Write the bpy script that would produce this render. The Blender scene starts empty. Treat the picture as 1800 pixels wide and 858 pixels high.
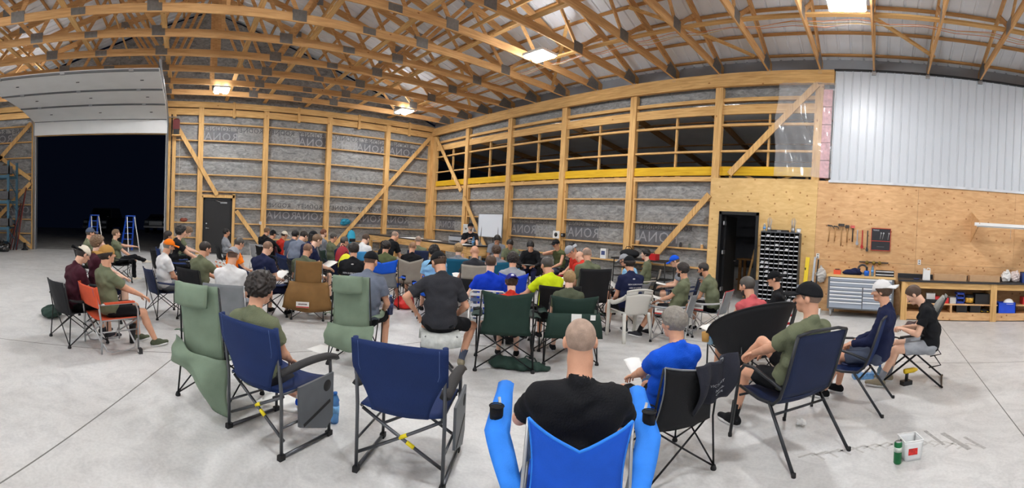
import bpy, bmesh, math, random
import numpy as np
from mathutils import Vector, Matrix
random.seed(7)
SC = bpy.context.scene
COL = SC.collection
PI = math.pi

# ---------------------------------------------------------------- camera: a cylindrical panorama, as the photo was taken
EYE = (0.0, 0.0, 1.64)
FPX, X0, CY, PITCH, ROLL = 780.0, 1550.0, 412.0, -0.02, 0.052
_a = (900 - X0) / FPX
_F0 = Vector((math.sin(_a), math.cos(_a), 0)); _R0 = Vector((math.cos(_a), -math.sin(_a), 0)); _U0 = Vector((0, 0, 1))
_F = _F0 * math.cos(PITCH) + _U0 * math.sin(PITCH); _U2 = -_F0 * math.sin(PITCH) + _U0 * math.cos(PITCH)
_R = _R0 * math.cos(ROLL) + _U2 * math.sin(ROLL); _U = -_R0 * math.sin(ROLL) + _U2 * math.cos(ROLL)
cd = bpy.data.cameras.new('camera'); cam = bpy.data.objects.new('camera', cd); COL.objects.link(cam)
cam.matrix_world = Matrix(((_R.x, _U.x, -_F.x, EYE[0]), (_R.y, _U.y, -_F.y, EYE[1]), (_R.z, _U.z, -_F.z, EYE[2]), (0, 0, 0, 1)))
cd.type = 'PANO'
cd.panorama_type = 'CENTRAL_CYLINDRICAL'
cd.central_cylindrical_range_u_min = -900 / FPX
cd.central_cylindrical_range_u_max = 900 / FPX
cd.central_cylindrical_range_v_min = -(858 - CY) / FPX
cd.central_cylindrical_range_v_max = CY / FPX
cd.central_cylindrical_radius = 1.0
cd.clip_end = 300
SC.camera = cam
# ---------------------------------------------------------------- night sky and exposure
w = bpy.data.worlds.new('night'); SC.world = w; w.use_nodes = True
w.node_tree.nodes['Background'].inputs[0].default_value = (0.010, 0.016, 0.040, 1)
w.node_tree.nodes['Background'].inputs[1].default_value = 0.10
SC.view_settings.view_transform = 'Standard'; SC.view_settings.look = 'None'
SC.view_settings.exposure = 0.36; SC.view_settings.gamma = 1.0; SC.view_settings.use_curve_mapping = False
SC.cycles.max_bounces = 6; SC.cycles.diffuse_bounces = 4; SC.cycles.glossy_bounces = 3
SC.cycles.transmission_bounces = 4; SC.cycles.transparent_max_bounces = 6
SC.cycles.sample_clamp_indirect = 4.0
LAMP = 205.0         # strength of the LED fixtures' lenses
FIX = [(-14.9, y) for y in (7.8, 1.1, -5.4)] + [(-7.6, y) for y in (7.5, 1.0, -5.4)] + [(-0.8, y) for y in (7.4, 1.0, -5.4)] + [(6.0, y) for y in (7.4, 1.0, -5.4)]

# ---------------------------------------------------------------- helpers
def lin(c):
    c = c / 255.0
    return c / 12.92 if c <= 0.04045 else ((c + 0.055) / 1.055) ** 2.4
def rgb(r, g, b): return (lin(r), lin(g), lin(b), 1)
MATS = {}
def mat(name, col, rough=0.7, metal=0.0, var=0.12, vs=6.0, bump=0.0, bs=60.0, emit=None, alpha=1.0, trans=0.0, spec=0.5, stretch=None):
    """a plain procedural material: base colour mottled by noise, optional bump"""
    if name in MATS: return MATS[name]
    m = bpy.data.materials.new(name); m.use_nodes = True; nt = m.node_tree; N = nt.nodes; L = nt.links
    b = N['Principled BSDF']
    c = rgb(*col)
    b.inputs['Roughness'].default_value = rough; b.inputs['Metallic'].default_value = metal
    b.inputs['Specular IOR Level'].default_value = spec
    tc = N.new('ShaderNodeTexCoord'); mp = N.new('ShaderNodeMapping'); L.new(tc.outputs['Object'], mp.inputs[0])
    if stretch: mp.inputs['Scale'].default_value = stretch
    if var > 0:
        nz = N.new('ShaderNodeTexNoise'); nz.inputs['Scale'].default_value = vs; nz.inputs['Detail'].default_value = 4
        L.new(mp.outputs[0], nz.inputs['Vector'])
        cr = N.new('ShaderNodeValToRGB'); e = cr.color_ramp.elements
        e[0].position = .3; e[1].position = .7
        e[0].color = tuple(x * (1 - var) for x in c[:3]) + (1,); e[1].color = tuple(min(1, x * (1 + var)) for x in c[:3]) + (1,)
        L.new(nz.outputs[0], cr.inputs[0]); L.new(cr.outputs[0], b.inputs['Base Color'])
    else: b.inputs['Base Color'].default_value = c
    if bump > 0:
        n2 = N.new('ShaderNodeTexNoise'); n2.inputs['Scale'].default_value = bs; n2.inputs['Detail'].default_value = 3
        L.new(mp.outputs[0], n2.inputs['Vector'])
        bp = N.new('ShaderNodeBump'); bp.inputs['Strength'].default_value = bump; bp.inputs['Distance'].default_value = 0.01
        L.new(n2.outputs[0], bp.inputs['Height']); L.new(bp.outputs[0], b.inputs['Normal'])
    if emit:
        b.inputs['Emission Color'].default_value = rgb(*emit[0]); b.inputs['Emission Strength'].default_value = emit[1]
    if alpha < 1: b.inputs['Alpha'].default_value = alpha
    if trans > 0: b.inputs['Transmission Weight'].default_value = trans
    MATS[name] = m
    return m
def wood(name, c1, c2, axis, knots=True, rough=.75, ks=2.2, flat=False, grain=14.0):
    """timber with grain along one axis and scattered knots"""
    if name in MATS: return MATS[name]
    m = bpy.data.materials.new(name); m.use_nodes = True; nt = m.node_tree; N = nt.nodes; L = nt.links
    b = N['Principled BSDF']; b.inputs['Roughness'].default_value = rough; b.inputs['Specular IOR Level'].default_value = .3
    tc = N.new('ShaderNodeTexCoord'); mp = N.new('ShaderNodeMapping'); L.new(tc.outputs['Object'], mp.inputs[0])
    s = [grain] * 3; s[axis] = 0.9 if not flat else 2.2; mp.inputs['Scale'].default_value = s
    nz = N.new('ShaderNodeTexNoise'); nz.inputs['Scale'].default_value = 2.0; nz.inputs['Detail'].default_value = 6; nz.inputs['Distortion'].default_value = .6
    L.new(mp.outputs[0], nz.inputs['Vector'])
    cr = N.new('ShaderNodeValToRGB'); e = cr.color_ramp.elements; e[0].position = .28; e[1].position = .72
    e[0].color = rgb(*c1); e[1].color = rgb(*c2); L.new(nz.outputs[0], cr.inputs[0])
    big = N.new('ShaderNodeTexNoise'); big.inputs['Scale'].default_value = .7; L.new(tc.outputs['Object'], big.inputs['Vector'])
    mx = N.new('ShaderNodeMixRGB'); mx.blend_type = 'MULTIPLY'; mx.inputs[0].default_value = .5
    cb = N.new('ShaderNodeValToRGB'); cb.color_ramp.elements[0].position = .3; cb.color_ramp.elements[1].position = .65
    cb.color_ramp.elements[0].color = (.72, .68, .62, 1); cb.color_ramp.elements[1].color = (1, 1, 1, 1)
    L.new(big.outputs[0], cb.inputs[0]); L.new(cr.outputs[0], mx.inputs[1]); L.new(cb.outputs[0], mx.inputs[2])
    out = mx.outputs[0]
    if knots:
        m2 = N.new('ShaderNodeMapping'); L.new(tc.outputs['Object'], m2.inputs[0]); s = [ks * 1.6] * 3; s[axis] = ks; m2.inputs['Scale'].default_value = s
        if flat: m2.inputs['Rotation'].default_value = (PI / 2, 0, 0); m2.inputs['Scale'].default_value = (ks, ks, ks)
        v = N.new('ShaderNodeTexVoronoi'); v.inputs['Scale'].default_value = 1.0
        if flat: v.voronoi_dimensions = '2D'
        L.new(m2.outputs[0], v.inputs['Vector'])
        ck = N.new('ShaderNodeValToRGB'); ck.color_ramp.elements[0].position = .035; ck.color_ramp.elements[1].position = .085
        ck.color_ramp.elements[0].color = (.52, .36, .24, 1); ck.color_ramp.elements[1].color = (1, 1, 1, 1)
        L.new(v.outputs['Distance'], ck.inputs[0])
        mk = N.new('ShaderNodeMixRGB'); mk.blend_type = 'MULTIPLY'; mk.inputs[0].default_value = 1
        L.new(out, mk.inputs[1]); L.new(ck.outputs[0], mk.inputs[2]); out = mk.outputs[0]
    L.new(out, b.inputs['Base Color'])
    MATS[name] = m
    return m

class MB:
    """collects simple shapes; build() links them as one mesh object"""
    def __init__(s): s.v = []; s.f = []; s.mi = []; s.sm = []; s.cur = 0
    def _add(s, vs, fs, smooth=False):
        o = len(s.v); s.v.extend(tuple(map(float, p)) for p in vs)
        for f in fs: s.f.append(tuple(i + o for i in f)); s.mi.append(s.cur); s.sm.append(smooth)
    def box(s, c, d, R=None, taper=1.0):
        x, y, z = d[0] / 2, d[1] / 2, d[2] / 2; R = R or Matrix.Identity(3); c = Vector(c)
        vs = [c + R @ Vector((sx * x * (taper if sz > 0 else 1), sy * y * (taper if sz > 0 else 1), sz * z)) for sz in (-1, 1) for sy in (-1, 1) for sx in (-1, 1)]
        s._add(vs, [(0, 2, 3, 1), (4, 5, 7, 6), (0, 1, 5, 4), (2, 6, 7, 3), (0, 4, 6, 2), (1, 3, 7, 5)])
        return s
    def bx(s, x0, x1, y0, y1, z0, z1): return s.box(((x0 + x1) / 2, (y0 + y1) / 2, (z0 + z1) / 2), (abs(x1 - x0), abs(y1 - y0), abs(z1 - z0)))
    def bar(s, a, b, w, t, up=(0, 0, 1)):
        """a rectangular bar from a to b, w wide and t thick (t along 'up' as far as possible)"""
        a = Vector(a); b = Vector(b); d = (b - a).normalized(); up = Vector(up)
        if abs(d.dot(up)) > .98: up = Vector((0, 1, 0)) if abs(d.y) < .9 else Vector((1, 0, 0))
        x = d.cross(up).normalized(); y = x.cross(d)
        vs = [p + x * sx * w / 2 + y * sy * t / 2 for p in (a, b) for sy in (-1, 1) for sx in (-1, 1)]
        s._add(vs, [(0, 1, 3, 2), (4, 6, 7, 5), (0, 4, 5, 1), (2, 3, 7, 6), (0, 2, 6, 4), (1, 5, 7, 3)])
        return s
    def tube(s, pts, r, n=8, closed=False):
        """a round tube along a polyline; r a radius or one per point"""
        P = [Vector(p) for p in pts]; k = len(P); rr = r if hasattr(r, '__len__') else [r] * k
        up = None; rings = []
        for i, p in enumerate(P):
            if closed: t = (P[(i + 1) % k] - P[i - 1])
            elif i == 0: t = P[1] - P[0]
            elif i == k - 1: t = P[-1] - P[-2]
            else: t = (P[i + 1] - P[i]).normalized() + (P[i] - P[i - 1]).normalized()
            t = t.normalized() if t.length > 1e-9 else Vector((0, 0, 1))
            if up is None: up = Vector((0, 0, 1)) if abs(t.z) < .9 else Vector((1, 0, 0))
            x = t.cross(up)
            if x.length < 1e-5: x = t.orthogonal()
            x.normalize(); y = x.cross(t); up = y
            rings.append([p + (x * math.cos(2 * PI * j / n) + y * math.sin(2 * PI * j / n)) * rr[i] for j in range(n)])
        vs = [q for R_ in rings for q in R_]; fs = []
        for i in range(k if closed else k - 1):
            a = i * n; b = ((i + 1) % k) * n
            for j in range(n): fs.append((a + j, b + j, b + (j + 1) % n, a + (j + 1) % n))
        if not closed: fs.append(tuple(range(n))); fs.append(tuple(range((k - 1) * n + n - 1, (k - 1) * n - 1, -1)))
        s._add(vs, fs, True)
        return s
    def ell(s, c, r, R=None, nu=14, nv=8, z0=-1.0, z1=1.0):
        """an ellipsoid (or the slice of it between z0 and z1 of its unit height)"""
        c = Vector(c); R = R or Matrix.Identity(3); t0 = math.asin(z0); t1 = math.asin(z1)
        vs = []
        for i in range(nv + 1):
            t = t0 + (t1 - t0) * i / nv
            for j in range(nu):
                a = 2 * PI * j / nu; vs.append(c + R @ Vector((r[0] * math.cos(t) * math.cos(a), r[1] * math.cos(t) * math.sin(a), r[2] * math.sin(t))))
        fs = [(i * nu + j, i * nu + (j + 1) % nu, (i + 1) * nu + (j + 1) % nu, (i + 1) * nu + j) for i in range(nv) for j in range(nu)]
        if z0 > -1: fs.append(tuple(range(nu - 1, -1, -1)))
        if z1 < 1: fs.append(tuple(range(nv * nu, nv * nu + nu)))
        s._add(vs, fs, True)
        return s
    def lathe(s, c, prof, n=16, R=None):
        c = Vector(c); R = R or Matrix.Identity(3); vs = []
        for r, z in prof:
            for j in range(n): vs.append(c + R @ Vector((r * math.cos(2 * PI * j / n), r * math.sin(2 * PI * j / n), z)))
        k = len(prof); fs = [(i * n + j, i * n + (j + 1) % n, (i + 1) * n + (j + 1) % n, (i + 1) * n + j) for i in range(k - 1) for j in range(n)]
        fs.append(tuple(range(n - 1, -1, -1))); fs.append(tuple(range((k - 1) * n, k * n)))
        s._add(vs, fs, True)
        return s
    def sheet(s, fn, nu, nv, th=0.004, smooth=True):
        """a cloth or panel: fn(u,v)->point over the unit square, given a real thickness"""
        P = [[Vector(fn(i / nu, j / nv)) for j in range(nv + 1)] for i in range(nu + 1)]
        vs = []; bs = []
        for i in range(nu + 1):
            for j in range(nv + 1):
                du = P[min(i + 1, nu)][j] - P[max(i - 1, 0)][j]; dv = P[i][min(j + 1, nv)] - P[i][max(j - 1, 0)]
                n = du.cross(dv); n = n.normalized() if n.length > 1e-12 else Vector((0, 0, 1))
                vs.append(P[i][j] + n * th / 2); bs.append(P[i][j] - n * th / 2)
        W = nv + 1; o = len(vs); id_ = lambda i, j: i * W + j
        fs = []
        for i in range(nu):
            for j in range(nv):
                fs.append((id_(i, j), id_(i + 1, j), id_(i + 1, j + 1), id_(i, j + 1)))
                fs.append((o + id_(i, j), o + id_(i, j + 1), o + id_(i + 1, j + 1), o + id_(i + 1, j)))
        for i in range(nu):
            fs.append((id_(i, 0), o + id_(i, 0), o + id_(i + 1, 0), id_(i + 1, 0))); fs.append((id_(i, nv), id_(i + 1, nv), o + id_(i + 1, nv), o + id_(i, nv)))
        for j in range(nv):
            fs.append((id_(0, j), id_(0, j + 1), o + id_(0, j + 1), o + id_(0, j))); fs.append((id_(nu, j), o + id_(nu, j), o + id_(nu, j + 1), id_(nu, j + 1)))
        s._add(vs + bs, fs, smooth)
        return s
    def prism(s, pts, a, b, axis='y'):
        """a closed outline (in the plane across 'axis') extruded from a to b"""
        k = len(pts)
        def P(p, t): return {'x': (t, p[0], p[1]), 'y': (p[0], t, p[1]), 'z': (p[0], p[1], t)}[axis]
        vs = [P(p, a) for p in pts] + [P(p, b) for p in pts]
        s._add(vs, [tuple(range(k)), tuple(range(2 * k - 1, k - 1, -1))] + [(i, i + k, (i + 1) % k + k, (i + 1) % k) for i in range(k)])
        return s
    def mesh(s, name, mats, fix=True):
        me = bpy.data.meshes.new(name); me.from_pydata(s.v, [], s.f)
        for m in (mats if isinstance(mats, (list, tuple)) else [mats]): me.materials.append(m)
        me.polygons.foreach_set('use_smooth', s.sm); me.polygons.foreach_set('material_index', s.mi)
        if fix:
            bm = bmesh.new(); bm.from_mesh(me); bmesh.ops.recalc_face_normals(bm, faces=bm.faces); bm.to_mesh(me); bm.free()
        me.update(); return me
    def build(s, name, mats, parent=None, label=None):
        o = bpy.data.objects.new(name, s.mesh(name, mats)); COL.objects.link(o)
        if parent: o.parent = parent
        if label: o['label'] = label
        return o
def link(name, me, parent=None):
    o = bpy.data.objects.new(name, me); COL.objects.link(o)
    if parent: o.parent = parent
    return o
def tag(o, label, cat, group=None, kind=None):
    o['label'] = label; o['category'] = cat
    if group: o['group'] = group
    if kind: o['kind'] = kind
    return o
def thing(name, label, cat, loc=(0, 0, 0), rz=0.0, group=None, sc=1.0):
    o = bpy.data.objects.new(name, None); COL.objects.link(o); o.empty_display_size = .1
    o.location = loc; o.rotation_euler = (0, 0, rz); o.scale = (sc, sc, sc)
    return tag(o, label, cat, group)
def struct(o): o['kind'] = 'structure'; return o
def dup(root, loc=None, rz=None, label=None, group=None):
    """copy of a thing with copies of its parts and sub-parts, sharing mesh data"""
    r = root.copy(); COL.objects.link(r)
    if loc is not None: r.location = loc
    if rz is not None: r.rotation_euler = (0, 0, rz)
    if label: r['label'] = label
    if group: r['group'] = group
    for ch in list(root.children):
        c = ch.copy(); COL.objects.link(c); c.parent = r
        for g in list(ch.children):
            d = g.copy(); COL.objects.link(d); d.parent = c
    return r
def lettering(text, size, mirror=False, depth=0.001, spacing=1.0):
    """flat letters as a mesh in the XZ plane, centred, reading towards -Y"""
    cu = bpy.data.curves.new('t', 'FONT'); cu.body = text; cu.size = size; cu.align_x = 'CENTER'; cu.align_y = 'CENTER'
    cu.extrude = depth; cu.space_character = spacing; cu.resolution_u = 2
    o = bpy.data.objects.new('t', cu); COL.objects.link(o)
    dg = bpy.context.evaluated_depsgraph_get(); me = bpy.data.meshes.new_from_object(o.evaluated_get(dg))
    bpy.data.objects.remove(o); bpy.data.curves.remove(cu)
    sx = -1 if mirror else 1
    me.transform(Matrix(((sx, 0, 0, 0), (0, 0, -1, 0), (0, 1, 0, 0), (0, 0, 0, 1))))
    if mirror: me.flip_normals()
    me.materials.clear()
    return me
def merge_mesh(name, items, m):
    """several small meshes, each with a matrix, as one mesh"""
    bm = bmesh.new()
    for me, M in items:
        b2 = me.copy(); b2.transform(M); bm.from_mesh(b2); bpy.data.meshes.remove(b2)
    me = bpy.data.meshes.new(name); bm.to_mesh(me); bm.free(); me.materials.append(m)
    return me
# ================================================================ the hall
XL, YR, XE, YS = -17.4, 10.7, 11.0, -9.1       # post faces of the left and right walls; the far ends behind the camera
ZB0, ZB1, ZCH = 5.51, 5.84, 5.84                # header beam and underside of the trusses
YC = (YR + YS) / 2; RISE = (YR - YC) / 3.0
LC1, LC2 = (192, 148, 90), (232, 190, 128)
WX, WY, WZ = wood('lumber_x', LC1, LC2, 0), wood('lumber_y', LC1, LC2, 1), wood('lumber_z', LC1, LC2, 2)
TWY = wood('truss_lumber', (192, 144, 92), (226, 180, 124), 1)
PLY = wood('plywood', (202, 156, 108), (226, 184, 136), 0, rough=.6, ks=3.4, flat=True, grain=7)
PLY2 = wood('plywood_pale', (214, 174, 112), (232, 198, 138), 0, rough=.6, ks=3.0, flat=True, grain=7)
YEL = wood('yellow_glulam', (206, 158, 24), (232, 190, 50), 0, knots=False)
STEEL = mat('roof_steel', (228, 232, 238), .45, .0, .08, 1.2)
PLATE = mat('gusset_plate', (135, 134, 132), .45, .7, .12, 20)
GALV = mat('galvanised', (170, 172, 175), .35, .8, .08, 10)
DARK = mat('black_metal', (26, 27, 29), .4, .3, 0)
BLACKP = mat('black_plastic', (24, 24, 26), .5, 0, .1)
WHITEP = mat('white_plastic', (232, 232, 230), .4, 0, .03)

def insulation_mat(name, along):
    m = bpy.data.materials.new(name); m.use_nodes = True; nt = m.node_tree; N = nt.nodes; L = nt.links
    b = N['Principled BSDF']; b.inputs['Roughness'].default_value = .45; b.inputs['Specular IOR Level'].default_value = .35
    tc = N.new('ShaderNodeTexCoord'); mp = N.new('ShaderNodeMapping'); L.new(tc.outputs['Object'], mp.inputs[0])
    s = [1.0, 1.0, 1.0]; s[along] = .45; mp.inputs['Scale'].default_value = s
    n = N.new('ShaderNodeTexNoise'); n.inputs['Scale'].default_value = 9; n.inputs['Detail'].default_value = 7; n.inputs['Roughness'].default_value = .7; n.inputs['Distortion'].default_value = 1.2
    L.new(mp.outputs[0], n.inputs['Vector'])
    cr = N.new('ShaderNodeValToRGB'); e = cr.color_ramp.elements; e[0].position = .32; e[1].position = .70
    e[0].color = rgb(100, 101, 103); e[1].color = rgb(168, 168, 166); L.new(n.outputs[0], cr.inputs[0]); L.new(cr.outputs[0], b.inputs['Base Color'])
    bp = N.new('ShaderNodeBump'); bp.inputs['Strength'].default_value = .9; bp.inputs['Distance'].default_value = .05
    n2 = N.new('ShaderNodeTexNoise'); n2.inputs['Scale'].default_value = 5; n2.inputs['Detail'].default_value = 5; L.new(mp.outputs[0], n2.inputs['Vector'])
    L.new(n2.outputs[0], bp.inputs['Height']); L.new(bp.outputs[0], b.inputs['Normal'])
    return m
INSX, INSY = insulation_mat('wrapped_insulation_right', 0), insulation_mat('wrapped_insulation_left', 1)
INK_D = mat('wrap_print_dark', (66, 67, 72), .5, 0, .15, 9); INK_B = mat('wrap_print_block', (92, 93, 98), .5, 0, .2, 7); INK_L = mat('wrap_print_pale', (146, 147, 150), .5, 0, .12, 9)

ADDED_GLOW = bpy.data.materials.new('fill_lamp_glow'); ADDED_GLOW.use_nodes = True; b = ADDED_GLOW.node_tree.nodes['Principled BSDF']  # glow of the lamps added behind the lean-to header
b.inputs['Emission Color'].default_value = (1.0, .965, .91, 1); b.inputs['Emission Strength'].default_value = 60.0
# ---- floor
fm = bpy.data.materials.new('concrete'); fm.use_nodes = True; nt = fm.node_tree; N = nt.nodes; L = nt.links; b = N['Principled BSDF']
b.inputs['Specular IOR Level'].default_value = .45
tc = N.new('ShaderNodeTexCoord')
def _n(scale, det, dist=0.0, rgh=.6):
    n = N.new('ShaderNodeTexNoise'); n.inputs['Scale'].default_value = scale; n.inputs['Detail'].default_value = det; n.inputs['Distortion'].default_value = dist; n.inputs['Roughness'].default_value = rgh
    L.new(tc.outputs['Object'], n.inputs['Vector']); return n.outputs[0]
def _r(src, p0, c0, p1, c1):
    r = N.new('ShaderNodeValToRGB'); e = r.color_ramp.elements; e[0].position = p0; e[1].position = p1; e[0].color = c0; e[1].color = c1; L.new(src, r.inputs[0]); return r.outputs[0]
def _mul(a_, b_, f=1.0):
    m = N.new('ShaderNodeMixRGB'); m.blend_type = 'MULTIPLY'; m.inputs[0].default_value = f; L.new(a_, m.inputs[1]); L.new(b_, m.inputs[2]); return m.outputs[0]
base = _r(_n(.55, 8, .8), .3, rgb(194, 193, 190), .72, rgb(220, 220, 218))
mid = _r(_n(3.1, 8, 1.6, .7), .30, (.80, .80, .81, 1), .56, (1, 1, 1, 1))
fine = _r(_n(42, 4), .36, (.90, .90, .90, 1), .6, (1, 1, 1, 1))
scuff = _r(_n(11, 6, 3.0, .75), .27, (.66, .66, .67, 1), .36, (1, 1, 1, 1))
o = _mul(_mul(_mul(base, mid), fine), scuff, .55)
L.new(o, b.inputs['Base Color'])
rr = _r(_n(2.2, 5, .5), .3, (.30, .30, .30, 1), .7, (.55, .55, .55, 1)); L.new(rr, b.inputs['Roughness'])
m = MB(); m.bx(-17.7, XE + .3, YS - .3, 24, -.25, 0)
floor = struct(m.build('floor', fm))
jm = mat('joint_dark_grey', (112, 110, 106), .9, 0, .1)  # dark grey of the saw-cut joint strips
def joint(a_, b_, wd=.011):
    m = MB(); m.bar((a_[0], a_[1], .0004), (b_[0], b_[1], .0004), wd, .0012); m.build('control_joint', jm, floor)
joint((1.33, YS), (1.33, YR)); joint((-5.1, YS), (-5.1, YR)); joint((-11.5, YS), (-11.5, YR)); joint((-17.5, 6.35), (XE, 6.35))
joint((-1.0, -1.54), (-13.5, 3.08)); joint((0, -1.9), (XE, -1.9))
tm = mat('tyre_mark', (158, 155, 152), .6, 0, .25, 30)
for (x0, y0, x1, y1, wd) in ((.62, 3.95, .80, 3.62, .05), (.47, 4.0, .60, 3.72, .03), (.80, 3.86, .93, 3.62, .03)):
    m = MB(); m.bar((x0, y0, .0005), (x1, y1, .0005), wd, .001); m.build('tyre_mark', tm, floor)
for i in range(14):                                            # faint chevron tread print sweeping across the slab
    t = i / 13; x = -.55 + 1.25 * t; y = 3.35 + .35 * math.sin(t * 2.2)
    m = MB(); m.bar((x, y, .0004), (x + .10, y + .10, .0004), .02, .0008); m.bar((x + .10, y + .10, .0004), (x + .20, y + .02, .0004), .02, .0008)
    m.build('tyre_mark', mat('tyre_mark_faint', (180, 178, 174), .6, 0, .2, 30), floor)
apron = MB(); apron.bx(-40, -17.7, -25, 12, -.27, -.02); struct(apron.build('floor_outside', mat('night_concrete', (150, 148, 144), .8, 0, .2, 2)))
tp = MB(); tp.box((-2.33, -.25, .001), (.012, .20, .002), Matrix.Rotation(.5, 3, 'Z'))

# ---- left wall: posts, bookshelf girts, wrapped insulation, mirrored print
GZ = [.65, 1.24, 1.85, 2.48, 3.13, 3.80, 4.45, 5.10]
DY0, DY1, DZ = -6.12, -.80, 4.66        # the big overhead door
wl = MB()
def sheetbox(y0, y1, z0, z1): wl.bx(-17.62, -17.58, y0, y1, z0, z1)
sheetbox(YS - .2, DY0, 0, 5.6); sheetbox(DY1, .70, 0, 5.6); sheetbox(1.82, YR + .3, 0, 5.6); sheetbox(.70, 1.82, 2.20, 5.6); sheetbox(DY0, DY1, DZ, 5.6)
wl.prism([(YS - .2, 5.6), (YR + .3, 5.6), (YR + .3, 5.95), (YC, 6.0 + RISE + .1), (YS - .2, 5.95)], -17.62, -17.58, 'x')
wall_left = struct(wl.build('wall_left', INSY))
def part(mb, name, m, par): return mb.build(name, m, par)
LP = [.54, 3.10, 5.73, 8.39, 10.62]
for y in LP:
    m = MB(); m.bx(-17.58, -17.38, y - .10, y + .10, 0, 5.9 if y < 10 else 5.5); part(m, 'post', WZ, wall_left)
for y in (DY1 + .10, DY0 - .10, DY1 + .30, DY0 - 2.6):
    m = MB(); m.bx(-17.58, -17.40, y - .07, y + .07, 0, 5.5); part(m, 'post', WZ, wall_left)
bays = [(.64, 3.0), (3.2, 5.63), (5.83, 8.29), (8.49, 10.52), (DY1 + .36, .44), (DY0 - 2.53, DY0 - .17)]
for (y0, y1) in bays:
    for z in GZ:
        a0 = y0
        if (y0 == .64) and z < 2.1: a0 = 1.92
        m = MB(); m.bx(-17.58, -17.44, a0, y1, z - .022, z + .022); part(m, 'girt', WY, wall_left)
for (z0, z1, xo) in ((5.42, 5.66, -17.40), (5.70, 5.92, -17.36)):
    m = MB(); m.bx(-17.50, xo, YS, YR, z0, z1); part(m, 'header_beam', WY, wall_left)
for y in (1.8, 4.4, 7.0, 9.4):
    m = MB(); m.bx(-17.42, -17.33, y - .05, y + .05, 5.35, 5.95); part(m, 'cleat', WZ, wall_left)
def brace(a_, b_, par, t=(1, 0, 0), mt=None):
    m = MB(); m.bar(a_, b_, .16, .042, up=t); part(m, 'diagonal_brace', mt or WZ, par)
brace((-17.355, -.50, 5.12), (-17.355, 1.22, 2.35), wall_left); brace((-17.355, 2.0, 1.75), (-17.355, 3.3, .05), wall_left)
brace((-17.355, 10.5, 5.45), (-17.355, 6.0, .35), wall_left)
brace((-17.355, -6.3, 5.2), (-17.355, -8.6, 2.9), wall_left); brace((-17.355, -8.9, 4.7), (-17.355, -6.3, 2.9), wall_left)
brace((-17.355, -6.3, 2.75), (-17.355, -8.4, .7), wall_left); brace((-17.34, -8.9, 2.2), (-17.34, -6.2, .05), wall_left)
# door frame lumber round the small door
for (y0, y1, z0, z1) in ((.64, 1.93, 2.24, 2.36), (1.84, 1.95, 0, 2.40), (.58, .69, 0, 2.3)):
    m = MB(); m.bx(-17.57, -17.385, y0, y1, z0, z1); part(m, 'door_stud', WZ, wall_left)
# garage opening frame
for (y0, y1, z0, z1) in ((DY0 - .03, DY1 + .03, DZ, DZ + .10),): m = MB(); m.bx(-17.60, -17.42, y0, y1, z0, z1); part(m, 'lintel', WY, wall_left)
for y in (DY0, DY1):
    m = MB(); m.bx(-17.60, -17.40, y - .03, y + .03, 0, DZ); part(m, 'jamb', GALV, wall_left)
PRT = {}
def wrap_print(par, left, u0, u1, rows):
    """mirrored RONA / RODNEY print on the wrap of one bay"""
    items_d = []; 
    for (txt, size, z, ink, sp) in rows:
        key = (txt, size)
        if key not in PRT: PRT[key] = lettering(txt, size, mirror=True, depth=.0004, spacing=1.1)
        me = PRT[key]; wd = size * len(txt) * .78; u = u0 + wd * random.uniform(.42, .6)
        while u < u1 - wd * .35:
            M = Matrix.Translation((-17.577, u, z)) @ Matrix.Rotation(PI / 2, 4, 'Z') if left else Matrix.Translation((u, 10.877, z))
            PRTITEMS.setdefault((id(par), ink), []).append((me, M))
            if txt == 'RONA' and random.random() < .75:
                q = bpy.data.meshes.new('b'); hw, hh2 = wd * .47, size * .55; q.from_pydata([(-hw, .0006, -hh2), (hw, .0006, -hh2), (hw, .0006, hh2), (-hw, .0006, hh2)], [], [(0, 1, 2, 3)]); PRTITEMS.setdefault((id(par), 'b'), []).append((q, M))
            u += wd * sp
PRTITEMS = {}
rowsL = [('RODNEY', .26, 4.93, 'd', 1.05), ('RONA', .44, 4.63, 'l', .92), ('RODNEY', .25, 2.02, 'd', 1.15), ('RONA', .42, 1.62, 'l', .92), ('RODNEY 800-261-6618', .085, 1.33, 'd', 1.1)]
for i, (y0, y1) in enumerate(bays):
    PRTITEMS.clear(); wrap_print(wall_left, True, 2.15 if y0 == .64 else y0, y1, rowsL[2:]); wrap_print(wall_left, True, y0, y1, rowsL[:2])
    for (pid, ink), it in PRTITEMS.items():
        link('wrap_print', merge_mesh('wrap_print', it, {'d': INK_D, 'l': INK_L, 'b': INK_B}[ink]), wall_left)

# ---- right wall
wr = MB()
wr.bx(XL - .2, -4.35, 10.88, 10.92, 0, 3.10); wr.bx(XL - .2, -1.5, 10.88, 10.92, 5.12, 5.60)
wall_right = struct(wr.build('wall_right', INSX))
PX = [XL + 2.616 * k for k in range(1, 7)]
m = MB(); m.bx(-17.38, -17.15, 10.68, 10.85, 0, 5.5); part(m, 'post', WZ, wall_right)
m = MB(); m.bx(XL - .2, XE, 10.86, 10.92, 5.60, 6.22); part(m, 'eave_closure', mat('eave_grey', (150, 154, 160), .6, .1, .08, 2), wall_right)
for k, x in enumerate(PX):
    m = MB(); m.bx(x - .10, x + .10, 10.68, 10.86, 0 if k < 5 else 3.1, 5.52); part(m, 'post', WZ, wall_right)
    if k < 5:
        m = MB(); m.bx(x + .11, x + .17, 10.74, 10.86, 0, 3.12); part(m, 'jack_stud', WZ, wall_right)
xs = [XL + .25] + PX
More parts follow.
